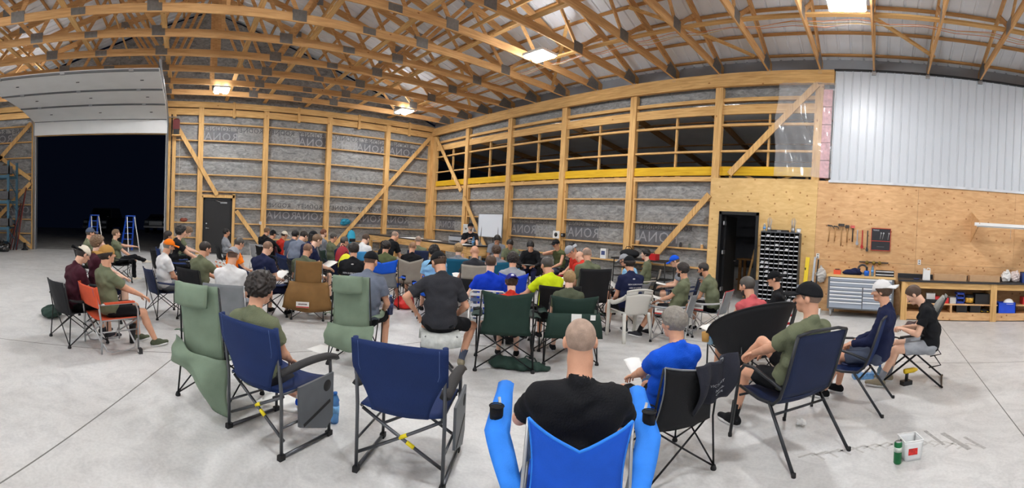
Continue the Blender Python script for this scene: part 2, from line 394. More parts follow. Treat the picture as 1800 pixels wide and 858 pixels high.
for k in range(6):
    x0, x1 = xs[k] + (.0 if k == 0 else .10), xs[k + 1] - .10
    for z, dz, dy in ((.78, .04, .14), (1.28, .04, .14), (1.92, .04, .14), (2.58, .04, .14)):
        if k < 5: m = MB(); m.bx(x0 + (.07 if k else 0), x1, 10.86 - dy, 10.86, z - dz / 2, z + dz / 2); part(m, 'girt', WX, wall_right)
    for z, dz, y0 in ((3.87, .05, 10.75), (4.55, .06, 10.75), (5.20, .09, 10.74)):
        m = MB(); m.bx(x0, x1, y0, 10.86, z - dz / 2, z + dz / 2); part(m, 'girt', WX, wall_right)
    m = MB(); m.bx(x0, x1, 10.74, 10.80, 4.82, 5.06); part(m, 'opening_header', WX, wall_right)
    m = MB(); m.bx(x0, x1, 10.76, 10.86, 3.24, 3.47); part(m, 'yellow_beam', YEL, wall_right)
    if k < 5: m = MB(); m.bx(x0, x1, 10.73, 10.86, 3.08, 3.20); part(m, 'shelf_ledge', WX, wall_right)
    xm = (x0 + x1) / 2 + .05; m = MB(); m.bx(xm - .025, xm + .025, 10.82, 10.90, 3.4, 4.9); part(m, 'mid_stud', WZ, wall_right)
for x0, x1 in ((XL, -4.30), (-4.30, -1.35)):
    m = MB(); m.bx(x0, x1, 10.60, 10.72, ZB0, ZB1); part(m, 'header_beam', WX, wall_right)
m = MB(); m.bx(-1.35, XE, 10.70, 10.9, ZB0, ZB1); part(m, 'header_beam', WX, wall_right)
brace((-17.05, 10.62, 5.4), (-14.95, 10.62, 2.95), wall_right, (0, 1, 0)); brace((-14.75, 10.62, 2.70), (-12.75, 10.62, .25), wall_right, (0, 1, 0))
brace((-1.75, 10.62, 5.5), (-3.9, 10.62, 3.25), wall_right, (0, 1, 0)); brace((-4.42, 10.62, 2.72), (-6.35, 10.62, .55), wall_right, (0, 1, 0))
rowsR = [('RODNEY', .18, 1.80, 'd', 1.1), ('RONA', .42, 1.52, 'l', .92)]
for k in range(5):
    PRTITEMS.clear(); wrap_print(wall_right, False, xs[k] + .2, xs[k + 1] - .15, rowsR)
    for (pid, ink), it in PRTITEMS.items(): link('wrap_print', merge_mesh('wrap_print', it, {'d': INK_D, 'l': INK_L, 'b': INK_B}[ink]), wall_right)
# plywood lining with the doorway, white ribbed panel above it, pink batt and poly sheet
RD0, RD1, RDZ = -4.12, -3.06, 2.30
for (x0, x1, z0, z1, mt) in ((-4.40, RD0, 0, 3.16, PLY2), (RD1, -1.62, 0, 3.16, PLY2), (RD0, RD1, RDZ, 3.16, PLY2)):
    m = MB(); m.bx(x0, x1, 10.66, 10.70, z0, z1); part(m, 'plywood_sheet', mt, wall_right)
x = -1.615
while x < XE:
    x1 = min(x + 2.44, XE); m = MB(); m.bx(x, x1 - .004, 10.655, 10.70, 1.224, 3.14); part(m, 'plywood_sheet', PLY, wall_right)
    m = MB(); m.bx(x, x1 - .004, 10.655, 10.70, 0, 1.22); part(m, 'plywood_sheet', PLY, wall_right); x += 2.44
m = MB()
x = -1.33; prof = []
while x < XE:
    prof += [(x, 10.655), (x + .012, 10.632), (x + .028, 10.632), (x + .04, 10.655)]; x += .203 if int(round((x + 1.33) / .203)) % 2 == 0 else .203
vs = []
k = len(prof)
m._add([(p[0], p[1], 3.14) for p in prof] + [(p[0], p[1], 5.83) for p in prof] + [(p[0], 10.69, 3.14) for p in prof] + [(p[0], 10.69, 5.83) for p in prof],
       [(i, i + 1, k + i + 1, k + i) for i in range(k - 1)] + [(2 * k + i, 3 * k + i, 3 * k + i + 1, 2 * k + i + 1) for i in range(k - 1)] + [(0, k, 3 * k, 2 * k)] + [(k + i, k + i + 1, 3 * k + i + 1, 3 * k + i) for i in range(k - 1)])
wp = part(m, 'ribbed_panel', mat('white_steel', (194, 199, 205), .35, 0, .02, 1), wall_right)
m = MB(); m.bx(-1.36, XE, 10.62, 10.66, 3.10, 3.16); part(m, 'panel_trim', mat('white_trim', (200, 203, 208), .4), wall_right)
m = MB(); m.bx(-1.36, XE, 10.60, 10.66, 5.82, 5.86); part(m, 'panel_trim', DARK, wall_right)
m = MB()
for i in range(5): m.box((-1.53, 10.76, 3.42 + .44 * i), (.30, .12, .42))
part(m, 'pink_insulation', mat('pink_batt', (214, 160, 166), .8, 0, .25, 14, bump=.5, bs=30), wall_right)
pm = bpy.data.materials.new('poly_sheet'); pm.use_nodes = True; b = pm.node_tree.nodes['Principled BSDF']
b.inputs['Base Color'].default_value = (.85, .87, .9, 1); b.inputs['Roughness'].default_value = .12; b.inputs['Alpha'].default_value = .13; b.inputs['Specular IOR Level'].default_value = .9
def poly(u, v):
    x = -2.72 + 1.42 * u; z = 3.2 + 2.3 * v
    return (x + .03 * math.sin(9 * v), 10.56 - .05 * abs(math.sin(7 * u + 3 * v)) - .05 * math.sin(13 * v + 5 * u) * (1 - v) - .02 * math.sin(31 * u + 11 * v), z)
m = MB(); m.sheet(poly, 34, 50, .001); part(m, 'poly_vapour_sheet', pm, wall_right)

# ---- walls behind the camera
m = MB(); m.bx(XE, XE + .1, YS, YR + .2, 0, 6.0); m.prism([(YS, 5.9), (YR + .2, 5.9), (YC, 6.0 + RISE + .1)], XE, XE + .1, 'x'); struct(m.build('wall_back', STEEL))
m = MB(); m.bx(-17.6, XE, YS - .1, YS, 0, 6.0); struct(m.build('wall_near', STEEL))

# ---- lean-to space behind the right wall (seen through the upper openings and the doorway)
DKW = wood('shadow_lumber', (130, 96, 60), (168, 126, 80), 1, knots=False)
m = MB(); m._add([(-24, 10.95, 5.45), (XE, 10.95, 5.45), (XE, 23, 4.3), (-24, 23, 4.3), (-24, 10.95, 5.5), (XE, 10.95, 5.5), (XE, 23, 4.35), (-24, 23, 4.35)], [(0, 1, 2, 3), (7, 6, 5, 4), (0, 4, 5, 1), (2, 6, 7, 3), (0, 3, 7, 4), (1, 5, 6, 2)])
leanroof = struct(m.build('roof_leanto', mat('leanto_steel', (214, 220, 228), .5, 0, .1, 1)))
for i in range(13):
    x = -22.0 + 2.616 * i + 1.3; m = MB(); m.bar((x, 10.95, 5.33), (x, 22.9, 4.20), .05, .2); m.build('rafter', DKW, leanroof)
for i in range(5):
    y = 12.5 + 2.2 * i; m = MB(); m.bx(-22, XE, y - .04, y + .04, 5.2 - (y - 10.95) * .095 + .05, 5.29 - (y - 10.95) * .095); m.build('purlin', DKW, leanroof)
for y in (14.0, 18.5):
    m = MB(); m.bx(-22, XE, y, y + .05, 3.9, 4.0); m.bx(-22, XE, y, y + .05, 3.35, 3.45)
    x = -22
    while x < XE - 2: m.bar((x, y + .02, 3.4), (x + 1.3, y + .02, 3.95), .08, .04, (0, 1, 0)); m.bar((x + 1.3, y + .02, 3.95), (x + 2.6, y + .02, 3.4), .08, .04, (0, 1, 0)); m.bx(x + 1.25, x + 1.35, y, y + .04, 3.4, 3.95); x += 2.6
    m.build('lattice_truss', WX, leanroof)
m = MB(); m.bx(-24, XE, 23.9, 24, 0, 4.6); m.bx(-24.1, -24, 10.9, 24, 0, 5.6); struct(m.build('wall_leanto', mat('leanto_wall', (60, 62, 68), .7, 0, .2, 2)))
for x in (-15, -9.7, -4.5, 1):  # unseen lamps, added only to brighten the lean-to roof
    t = thing('added_fill_lamp', 'dim strip light lying behind the opening header, %s' % {-15: 'nearest the hall corner', -9.7: 'behind the whiteboard side bays', -4.5: 'above the dark doorway', 1: 'behind the white ribbed panel'}[x], 'added fill lamp', (x, 11.08, 5.06), 0, 'unseen lamps added to brighten the lean-to')
    m = MB(); m.box((0, 0, .02), (1.3, .10, .04)); m.build('housing', GALV, t); m = MB(); m.box((0, 0, .045), (1.2, .07, .01)); m.build('diffuser', ADDED_GLOW, t)
# low storage lumber in the dark beyond the doorway
t = thing('lumber_shelf', 'rough lumber shelf standing in the dark room beyond the black doorway', 'shelf', (-3.6, 13.4, 0))
for s in (-1, 1):
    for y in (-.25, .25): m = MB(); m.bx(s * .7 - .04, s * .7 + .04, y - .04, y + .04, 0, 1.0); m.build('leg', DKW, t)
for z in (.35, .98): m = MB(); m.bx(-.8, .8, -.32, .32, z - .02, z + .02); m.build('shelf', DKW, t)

# ---- roof: trusses, plates, braces, purlins, ribbed steel
roof = MB()
x = -17.8; prof = []
while x < XE + .2: prof += [(x, 0), (x + .02, .022), (x + .05, .022), (x + .07, 0)]; x += .3
k = len(prof)
def rz_(y): return ZCH + .30 + RISE * (1 - abs(y - YC) / (YR - YC)) + .10
for ya, yb in ((YR + .35, YC), (YC, YS - .35)):
    vs = [(p[0], ya, rz_(ya) + p[1]) for p in prof] + [(p[0], yb, rz_(yb) + p[1]) for p in prof] + [(p[0], ya, rz_(ya) + .05) for p in prof] + [(p[0], yb, rz_(yb) + .05) for p in prof]
    roof._add(vs, [(i, i + 1, k + i + 1, k + i) for i in range(k - 1)] + [(2 * k + i, 3 * k + i, 3 * k + i + 1, 2 * k + i + 1) for i in range(k - 1)])
roof = struct(roof.build('ceiling', STEEL))
PUR = wood('purlin_lumber', (168, 122, 74), (206, 158, 100), 0, knots=False)
for s in (-1, 1):
    for i in range(15):
        d = .35 + i * .68
        if d > YR - YC: break
        y = YC + s * d; z = rz_(y); m = MB(); m.bx(-17.6, XE, y - .045, y + .045, z - .045, z - .006); m.build('purlin', PUR, roof)
NB = [-7.3, -4.6, -1.55, 1.55, 4.6, 7.3]                       # bottom chord nodes, offset from the ridge line
NT = [-8.2, -5.95, -3.1, 0, 3.1, 5.95, 8.2]
HS = YR - YC
def topz(dy): return ZCH + .21 + RISE * (1 - abs(dy) / HS)
tr = bpy.data.objects.new('roof_truss', None); COL.objects.link(tr); tr['kind'] = 'structure'
m = MB(); m.bx(-.02, .02, -HS, HS, 0, .185); m.build('bottom_chord', TWY, tr)
for s in (-1, 1):
    m = MB(); m.bar((0, s * (HS + .3), topz(s * (HS + .3)) + .0 - ZCH), (0, 0, topz(0) - ZCH), .04, .185, (0, 0, 1)); m.build('top_chord', TWY, tr)
seq = []
for i in range(6):
    a_, b_, c_ = NT[i], NB[i], NT[i + 1]
    seq += [(a_, b_), (c_, b_)]
for (t_, b_) in seq:
    m = MB(); m.bar((0, b_, .10), (0, t_, topz(t_) - ZCH), .038, .09, (0, 1, 0) if abs(t_ - b_) < 1.2 else (0, 0, 1)); m.build('web', TWY, tr)
m = MB(); m.bar((0, 0, .1), (0, 0, topz(0) - ZCH), .038, .09, (0, 1, 0)); m.build('web', TWY, tr)
for b_ in NB + [-3.2, 3.2]:
    m = MB(); hz_ = .24 if abs(b_) != 3.2 else .15; m.bx(-.024, .024, b_ - .16, b_ + .16, .02, .02 + hz_); m.build('nail_plate', PLATE, tr)
for t_ in NT[1:-1]:
    m = MB(); m.box((0, t_, topz(t_) - ZCH - .03), (.048, .30, .20)); m.build('nail_plate', PLATE, tr)
for s in (-1, 1):
    m = MB(); m.prism([(s * (HS - .62), .02), (s * (HS - .05), .02), (s * (HS - .05), .24), (s * (HS - .40), .36)], -.024, .024, 'x'); m.build('heel_plate', PLATE, tr)
    m = MB(); m.bx(-.05, .05, s * (HS - .10), s * (HS + .0), -.10, .03); m.build('truss_hanger', GALV, tr)
tr.location = (XL + 1.308, YC, ZCH)
trusses = [tr]
i = 2
while XL + 1.308 * i < XE:
    trusses.append(dup(tr, (XL + 1.308 * i, YC, ZCH))); i += 1
for y in (-6.8, -4.8, -2.7, -.6, 1.5, 3.0, 4.7, 6.5, 8.4):
    m = MB(); m.bx(-17.5, XE, y - .065, y + .065, ZCH + .187, ZCH + .225); m.build('bracing_board', WX, roof)
for (dy, s) in ((3.1, 1), (5.95, 1), (-3.1, 1), (-5.95, 1)):
    m = MB(); y = YC + dy; m.bx(-17.5, XE, y - .02, y + .02, topz(dy) - .75, topz(dy) - .66); m.build('bracing_board', WX, roof)
for (x0, y0, x1, y1) in ((-9.8, 10.3, -7.2, 8.0), (-3.3, 10.3, -5.6, 8.2), (1.0, 10.2, -1.6, 8.3), (-14, 10.2, -12, 8.3)):
    m = MB(); m.bar((x0, y0, ZCH + .26), (x1, y1, ZCH + .80), .09, .04); m.build('bracing_board', WX, roof)
# cable run along the eave side
for j in range(5):
    y = 8.55 + .035 * j; pts = []
    for q in range(0, 44): x = XL + 1 + .654 * q; pts.append((x, y + .02 * math.sin(q * 1.3 + j), ZCH + .17 - (.05 if q % 2 else 0) - .02 * math.sin(q + j)))
    m = MB(); m.tube(pts, .006, 5); m.build('cable', mat(['cable_orange', 'cable_white', 'cable_yellow', 'cable_white', 'cable_orange'][j], [(214, 130, 70), (220, 214, 204), (206, 170, 90), (220, 214, 204), (214, 130, 70)][j], .5, 0, 0), roof)

# ---- LED high-bay fixtures
LENS = bpy.data.materials.new('led_lens'); LENS.use_nodes = True; b = LENS.node_tree.nodes['Principled BSDF']
b.inputs['Base Color'].default_value = (1, 1, 1, 1); b.inputs['Emission Color'].default_value = (.965, .98, 1.0, 1); b.inputs['Emission Strength'].default_value = LAMP
UPFILL = bpy.data.materials.new('added_roof_glow'); UPFILL.use_nodes = True; b = UPFILL.node_tree.nodes['Principled BSDF']  # upward glow added to the fixtures to brighten roof and trusses
b.inputs['Emission Color'].default_value = (.965, .98, 1.0, 1); b.inputs['Emission Strength'].default_value = LAMP * .17
fx0 = None
fl_lab = {0: 'high on the trusses by the overhead door', 1: 'near the small black door end', 2: 'by the wall', 3: 'mid hall nearest the long wall'}
for i, (x, y) in enumerate(FIX):
    lab = {(-14.9, 7.8): 'bright twin LED ceiling fixture nearest the whiteboard corner', (-14.9, 1.1): 'bright twin LED ceiling fixture above the small black door',
           (-7.6, 7.5): 'bright twin LED ceiling fixture over the middle of the crowd', (-0.8, 7.4): 'bright twin LED ceiling fixture above the white ribbed panel',
           (-14.9, -5.4): 'bright twin LED ceiling fixture behind the raised overhead door'}.get((x, y), {-7.6: 'LED ceiling fixture over the middle of the hall, %s', -0.8: 'LED ceiling fixture straight above the viewpoint side, %s', 6.0: 'LED ceiling fixture at the far right end, %s'}.get(x, '%s') % {7.4: 'along the right wall', 1.0: 'on the ridge row', -5.4: 'on the rear row'}.get(y))
    if fx0 is None:
        fx0 = t = thing('ceiling_light', lab, 'ceiling light', (x, y, 5.70), 0, 'LED fixtures under the roof trusses')
        m = MB(); m.bx(-.33, .33, -.26, .26, .02, .08); m.build('housing', mat('lamp_white', (225, 225, 225), .4), t)
        for s in (-1, 1):
            m = MB(); m.bx(-.31, .31, s * .14 - .07, s * .14 + .07, -.02, .022); m.build('diffuser', LENS, t)
            m = MB(); m.bx(-.30, .30, s * .14 - .05, s * .14 + .05, .081, .088); m.build('added_upfill', UPFILL, t)  # added glowing slab, hidden on top, that lights the roof
            m = MB(); m.tube([(s * .25, 0, .08), (s * .25, 0, .15)], .006, 6); m.build('hanger', GALV, t)
    else: dup(fx0, (x, y, 5.70), 0, lab)

# ---- overhead door, raised on its tracks
t = thing('overhead_door', 'white sectional overhead garage door raised on its ceiling tracks', 'garage door', (0, 0, 0))
DW = mat('door_white', (236, 236, 234), .5, 0, .03, 2)
path = [(-17.34, DZ), (-17.34, DZ + .62), (-17.12, DZ + 1.02 - .28)]
pth = [(-17.34, DZ), (-17.34, 5.18), (-16.95, 5.55), (-16.3, 5.66), (-15.4, 5.70), (-14.4, 5.72), (-13.2, 5.74), (-12.0, 5.76)]
pth = [(-17.34, 4.66), (-17.34, 5.22), (-15.75, 5.44), (-13.95, 5.46), (-12.05, 5.46)]
for i in range(len(pth) - 1):
    (xa, za), (xb, zb) = pth[i], pth[i + 1]; d = Vector((xb - xa, 0, zb - za)); g = d.normalized() * .012
    m = MB(); m.bar((xa + g.x, (DY0 + DY1) / 2, za + g.z), (xb - g.x, (DY0 + DY1) / 2, zb - g.z), DY1 - DY0 + .04, .045, up=(d.z, 0, -d.x))
    sec = m.build('door_section', DW, t)
    nrm = Vector((d.z, 0, -d.x)).normalized(); 
    if nrm.z > 0: nrm = -nrm
    if i == 0: nrm = Vector((1, 0, 0))
    for f in (.14, .5, .86):
        y = DY0 + (DY1 - DY0) * f; p = Vector((xb, y, zb)) + nrm * .04; h = MB(); h.box(p, (.09, .13, .07)); h.ell(p + nrm * .02, (.02, .03, .02), nu=8, nv=5); h.build('hinge', GALV, sec)
        if 0 < i: p = Vector(((xa + xb) / 2, y + .2, (za + zb) / 2)) + nrm * .03; h = MB(); h.box(p, (.02, .10, .02)); h.build('pull_slot', DARK, sec)
    s_ = MB(); s_.bar(Vector((xb, DY0, zb)) + nrm * .04, Vector((xb, DY1, zb)) + nrm * .04, .07, .05, up=nrm); s_.build('strut', mat('strut_grey', (112, 114, 116), .5, .3, 0), sec)
for y in (DY0 - .05, DY1 + .05):
    m = MB(); m.tube([(-17.33, y, 0), (-17.33, y, 5.05), (-17.1, y, 5.3), (-15.8, y, 5.50), (-11.6, y, 5.54)], .03, 6); m.build('track', GALV, t)
    m = MB(); m.bx(-12.3, -12.26, y - .02, y + .02, 5.6, 5.95); m.build('track_hanger', GALV, t)
m = MB(); m.tube([(-17.25, DY0 - .3, 5.28), (-17.25, DY1 + .5, 5.28)], .02, 8); m.build('torsion_shaft', GALV, t)
# ================================================================ chairs
FC = dict(black=(26, 27, 30), navy=(26, 38, 70), dnavy=(22, 44, 92), green=(124, 142, 122), dgreen=(34, 56, 48), blue=(24, 92, 214), royal=(22, 66, 200), sky=(70, 156, 214), teal=(18, 92, 122),
          tan=(160, 154, 142), grey=(128, 132, 136), brown=(134, 100, 58), orange=(206, 84, 52), red=(176, 34, 40), lgrey=(168, 170, 172), bpipe=(46, 132, 236), mblack=(20, 20, 22), maroon=(80, 40, 50))
def fabric(c): return mat('fabric_' + c, FC[c], .75, 0, .08, 7, bump=.3, bs=220, spec=.3)
FRM = dict(black=mat('frame_black', (28, 29, 31), .35, .5, 0), silver=mat('frame_silver', (178, 180, 182), .3, .8, .05), grey=mat('frame_grey', (92, 94, 98), .35, .7, .05), white=mat('frame_white', (222, 222, 220), .3, .2, 0), charcoal=mat('frame_charcoal', (48, 50, 54), .4, .5, .05))
RUB = mat('rubber_foot', (20, 20, 22), .8, 0, 0)
PROTO = {}
def proto(key, make, label, loc, rz, sc, group=None):
    """build a chair of one kind once, then copy it"""
    if key in PROTO:
        r = dup(PROTO[key], loc, rz, label); r.scale = (sc, sc, sc)
        if 'group' in r and not group: del r['group']
        if group: r['group'] = group
        return r
    r = make(thing(key[0] if isinstance(key, tuple) else key, label, 'chair', loc, rz, group, sc)); PROTO[key] = r
    return r
def quad_chair(t, fc='black', fr='black', peak=.06, top=.88, w=.27, arm=None, rim=None, back_w=None, lower=None, holder=True, detail=True, seatz=.44, armx=0.0, armw=1.0, arml=.13, armz=None):
    """folding quad camp chair facing +Y: hub feet, crossed tubes, sling seat, back with two peaks, strap arms"""
    F_ = fabric(fc); M_ = FRM[fr]; bw = back_w or w; A_ = fabric(arm or fc); yb, yf = -.25, .25
    for s in (-1, 1):
        m = MB(); m.tube([(s * (w + .04), yb - .05, .02), (s * (w + .02), yb - .03, seatz), (s * bw, yb - .12, top)], .009, 8); m.build('leg', M_, t)
        m = MB(); m.tube([(s * (w + .06), yf + .02, .02), (s * (w + .07 + armx), yf + .0, .63 if armz is None else armz - .02)], .009, 8); m.build('leg', M_, t)
        for y in (yb - .05, yf + .02):
            m = MB(); m.lathe((s * (w + .04 + (.02 if y > 0 else 0)), y, 0), [(.024, 0), (.026, .012), (.016, .04)], 10); m.build('foot', RUB, t)
        m = MB(); m.tube([(s * (w + .04), yb - .05, .03), (-s * w, yb, seatz)], .008, 6); m.build('cross_tube', M_, t)
        m = MB(); m.tube([(s * (w + .06), yf + .02, .03), (-s * w, yf, seatz - .01)], .008, 6); m.build('cross_tube', M_, t)
        m = MB(); m.tube([(s * (w + .045), yb - .05, .03), (s * (w + .01), yf, seatz - .01)], .008, 6); m.build('cross_tube', M_, t)
        m = MB(); m.tube([(s * (w + .065), yf + .02, .03), (s * (w + .005), yb, seatz)], .008, 6); m.build('cross_tube', M_, t)
        ah = .62
        def armf(u, v):
            y = yb - .06 + u * (yf - yb + arml); wd = .045 + .02 * math.sin(PI * min(1, u * 1.1)); x = s * (w + .055 + armx * min(1, u * 2)) + (v - .5) * 2 * wd * armw; z = (ah + .03 * (1 - u) if armz is None else (.60 + (armz - .60) * u)) - .025 * math.sin(PI * u) - (.02 * ((v - .5) * 2) ** 2)
            return (x, y, z)
        m = MB(); m.sheet(armf, 10, 4, .008); a = m.build('armrest', A_, t)
        if holder:
            m = MB(); cx, cy = s * (w + .075 + armx), yf - .06; m.tube([(cx + .043 * math.cos(q * PI / 6), cy + .043 * math.sin(q * PI / 6), (ah if armz is None else armz - .05) + .002) for q in range(12)], .004, 5, closed=True)
            m.lathe((cx, cy, (ah if armz is None else armz - .05) - .09), [(.038, 0), (.041, .088)], 12); m.build('cup_holder', fabric('mblack'), a)
    m = MB(); m.sheet(lambda u, v: ((u - .5) * 2 * w, yb + v * (yf - yb), seatz + .005 - .05 * math.sin(PI * u) * (.4 + .6 * math.sin(PI * v))), 10, 8, .006); m.build('seat', F_, t)
    m = MB(); m.tube([(-w, yf, seatz + .003), (0, yf + .005, seatz - .018), (w, yf, seatz + .003)], .007, 6); m.build('seat_piping', A_ if rim is None else fabric(rim), t)
    def back(u, v):
        x = (u - .5) * 2; ztop = top + .01 - peak * (1 - abs(x)) ** .8 * (1 if peak < .1 else 1); z = seatz - .02 + v * (ztop - seatz + .02)
        ww = w + (bw - w) * v; ww *= 1 - .12 * math.sin(PI * v) * (1 if peak > .03 else .3)
        y = yb - .015 - .12 * (z - seatz) / (top - seatz) - .05 * math.sin(PI * u) * (1 - .3 * v) + .002 * math.sin(18 * u + 7 * v)
        return (x * ww, y, z)
    m = MB()
    if lower:
        m.sheet(lambda u, v: back(u, v * .55), 12, 6, .007); m.build('backrest', fabric(lower), t); m = MB(); m.sheet(lambda u, v: Vector(back(u, .55 + .45 * v)) + Vector((0, -.006, 0)), 12, 6, .008); m.build('top_band', F_, t)
    else:
        m.sheet(back, 12, 10, .007); b = m.build('backrest', F_, t)
        if rim:
            m = MB(); m.tube([back(i / 12, 1.0) for i in range(13)], .007, 6); m.tube([back(0, i / 8) for i in range(9)], .006, 6); m.tube([back(1, i / 8) for i in range(9)], .006, 6); m.build('piping', fabric(rim), b)
    return t
def director_chair(t, fc='dnavy', fr='grey', tray=False, wide=.285, top=.90, tags=True, arms='black', loop=False, band_only=False):
    """folding director chair: side loops on runners, scissor bars, fabric back wrapped on two posts, padded arms"""
    M_ = FRM[fr]; F_ = fabric(fc); w = wide; yb, yf = -.25, .24; sz = .44
    for s in (-1, 1):
        x = s * w
        m = MB(); m.tube([(x, yb, .03), (x, yb - .02, .45), (x, yb - .09, top - .02)], .0125, 8); m.build('leg', M_, t)
        if loop:
            m = MB(); m.tube([(x, yf + .02, .02), (x, yf, .55), (x, yf - .03, .62), (x, yf - .08, .645), (x, yb - .03, .645)], .0125, 8); m.build('leg', M_, t)
            m = MB(); m.tube([(x, yb + .02, .16), (x, yb + .07, .06), (x, yb + .14, .045), (x, yf - .12, .045), (x, yf - .04, .07), (x, yf, .18)], .011, 8); m.build('side_runner', M_, t)
            m = MB(); m.bx(x - .028, x + .028, yb + .02, yf - .06, .648, .668); m.build('armrest', F_, t)
        else:
            m = MB(); m.tube([(x, yf + .01, .03), (x, yf, .5), (x, yf - .01, .585)], .0125, 8); m.build('leg', M_, t)
            m = MB(); m.tube([(x, yb, .018), (x, yf + .01, .018)], .0135, 8); m.build('side_runner', M_, t)
            m = MB()
            m.sheet(lambda u, v: (x + (v - .5) * .062 * (1 - .25 * (2 * u - 1) ** 4), yb - .04 + u * (yf - yb + .10), .605 + .03 * math.sin(PI * u * .9) - .03 * max(0, u - .85) * 4 - .10 * (v - .5) ** 2), 12, 5, .028); m.build('armrest', mat('arm_pad', (34, 34, 36), .6, 0, .1, 20, bump=.5, bs=200), t)
            for y in (yb, yf + .01):
                m = MB(); m.box((x, y, .018), (.034, .05, .036)); m.build('foot', RUB, t)
        m = MB(); m.tube([(x, yb - .005, .22), (x, yf, .22)], .009, 6) if not loop else m.tube([(x, yb, .30), (x, yf, .30)], .009, 6); m.build('side_rail', M_, t)
        for y, off in ((yb + .02, 0), (yf - .03, .02)):
            m = MB(); m.tube([(x * 1.0, y, .12), (-x * .93, y + off, sz - .02)], .011, 8); m.build('scissor_bar', M_, t)
            if tags and y < 0:
                g = MB(); p = Vector((x, y, .12)).lerp(Vector((-x * .93, y, sz - .02)), .40 if s > 0 else .55); dr = Vector((-1.93 * x, 0, sz - .14)).normalized(); g.tube([p - dr * .028, p + dr * .028], .0135, 8); g.build('yellow_tag', mat('tag_yellow', (236, 214, 20), .5, 0, 0), t)
        m = MB(); m.tube([(x * .93, yb - .0, sz), (x * .93, yf, sz)], .0105, 8); m.build('seat_rail', M_, t)
    m = MB(); m.sheet(lambda u, v: ((u - .5) * 1.9 * w, yb - .0 + v * (yf - yb), sz + .012 - .035 * math.sin(PI * u)), 10, 6, .008); m.build('seat', F_, t)
    zl = .60 if band_only else .44
    def back(u, v):
        x = (u - .5) * 2; z = zl + v * (top + .012 * math.sin(PI * u) - zl)
        nar = 1.0 if band_only else (.62 + .42 * min(1, (v / .62)) ** 1.5)
        y = yb - .01 - .09 * (z - sz) / (top - sz) - .055 * math.sin(PI * u) * (.5 + .5 * v); 
        return (x * (w + .014) * min(nar, 1.02), y - .012, z)
    m = MB(); m.sheet(back, 14, 12, .009); b = m.build('backrest', F_, t)
    for s in (-1, 1):
        m = MB(); m.tube([(s * (w + .0), yb - .045 - .05 * k, .66 + (top - .655) * k) for k in (0, .5, 1)], .0185, 8); m.build('post_sleeve', F_, b)
    for s in (-1, 1):
        m = MB(); m.tube([Vector(back(.5 + s * .42, v / 6 * .42 + .56)) + Vector((0, -.006, 0)) for v in range(7)], .0015, 4); m.build('stitching', mat('stitch', (90, 112, 160), .8, 0, 0), b)
    if tray:
        x = w + .03; m = MB(); oc = [(yb + .10, .58), (yf - .02, .60), (yf - .01, .27), (yf - .08, .20), (yb + .12, .30)]
        m.prism([(p[0], p[1] - .10) for p in oc], x, x + .018, 'x'); tr_ = m.build('side_tray', mat('tray_grey', (88, 92, 96), .5, 0, .08, 8), t)
        g = MB(); g.lathe((x + .0185, yf - .09, .42), [(.042, 0), (.040, .002)], 18, Matrix.Rotation(PI / 2, 3, 'Y')); g.build('cup_hole', mat('cup_hole', (22, 24, 26), .7, 0, 0), tr_)
        g = MB(); g.bar((x + .019, yb + .16, .20), (x + .019, yf - .05, .30), .022, .003, (1, 0, 0)); g.build('phone_slot', mat('cup_hole', (22, 24, 26), .7, 0, 0), tr_)
    return t
def tall_chair(t, fc='green', fr='black', skirt=True, pillow=True, w=.235, low=False):
    """high-backed folding lounge chair with a head pillow and its carry cloth hanging behind"""
    quad_chair(t, fc, fr, peak=.015, top=1.12, w=w, back_w=w - .015, holder=False, detail=True)
    F_ = fabric(fc)
    for c in [c for c in t.children if c.name.startswith('armrest')][:0]: pass
    if pillow:
        m = MB(); m.sheet(lambda u, v: (-w + .03 + w * 1.5 * u, -.43 - .035 * math.sin(PI * u) * math.sin(PI * v) - .04 * math.sin(PI * u), 1.135 - .20 * v), 10, 6, .035); m.build('head_pillow', F_, t)
    if skirt:
        def sk(u, v):
            x = (u - .5) * 2 * (w + (.10 if low else .05) + (.12 if low else .03) * v); z = (.74 if low else .54) - ((.50 if low else .26) + .05 * math.sin(3 * u)) * v - .02 * math.sin(PI * u)
            return (x + .01 * math.sin(9 * v), -.34 - .07 * math.sin(PI * v) - .035 * math.sin(PI * u) + .012 * math.sin(14 * u + 4 * v), z)
        m = MB(); m.sheet(sk, 18, 8, .01); m.build('hanging_cloth', F_, t)
    return t
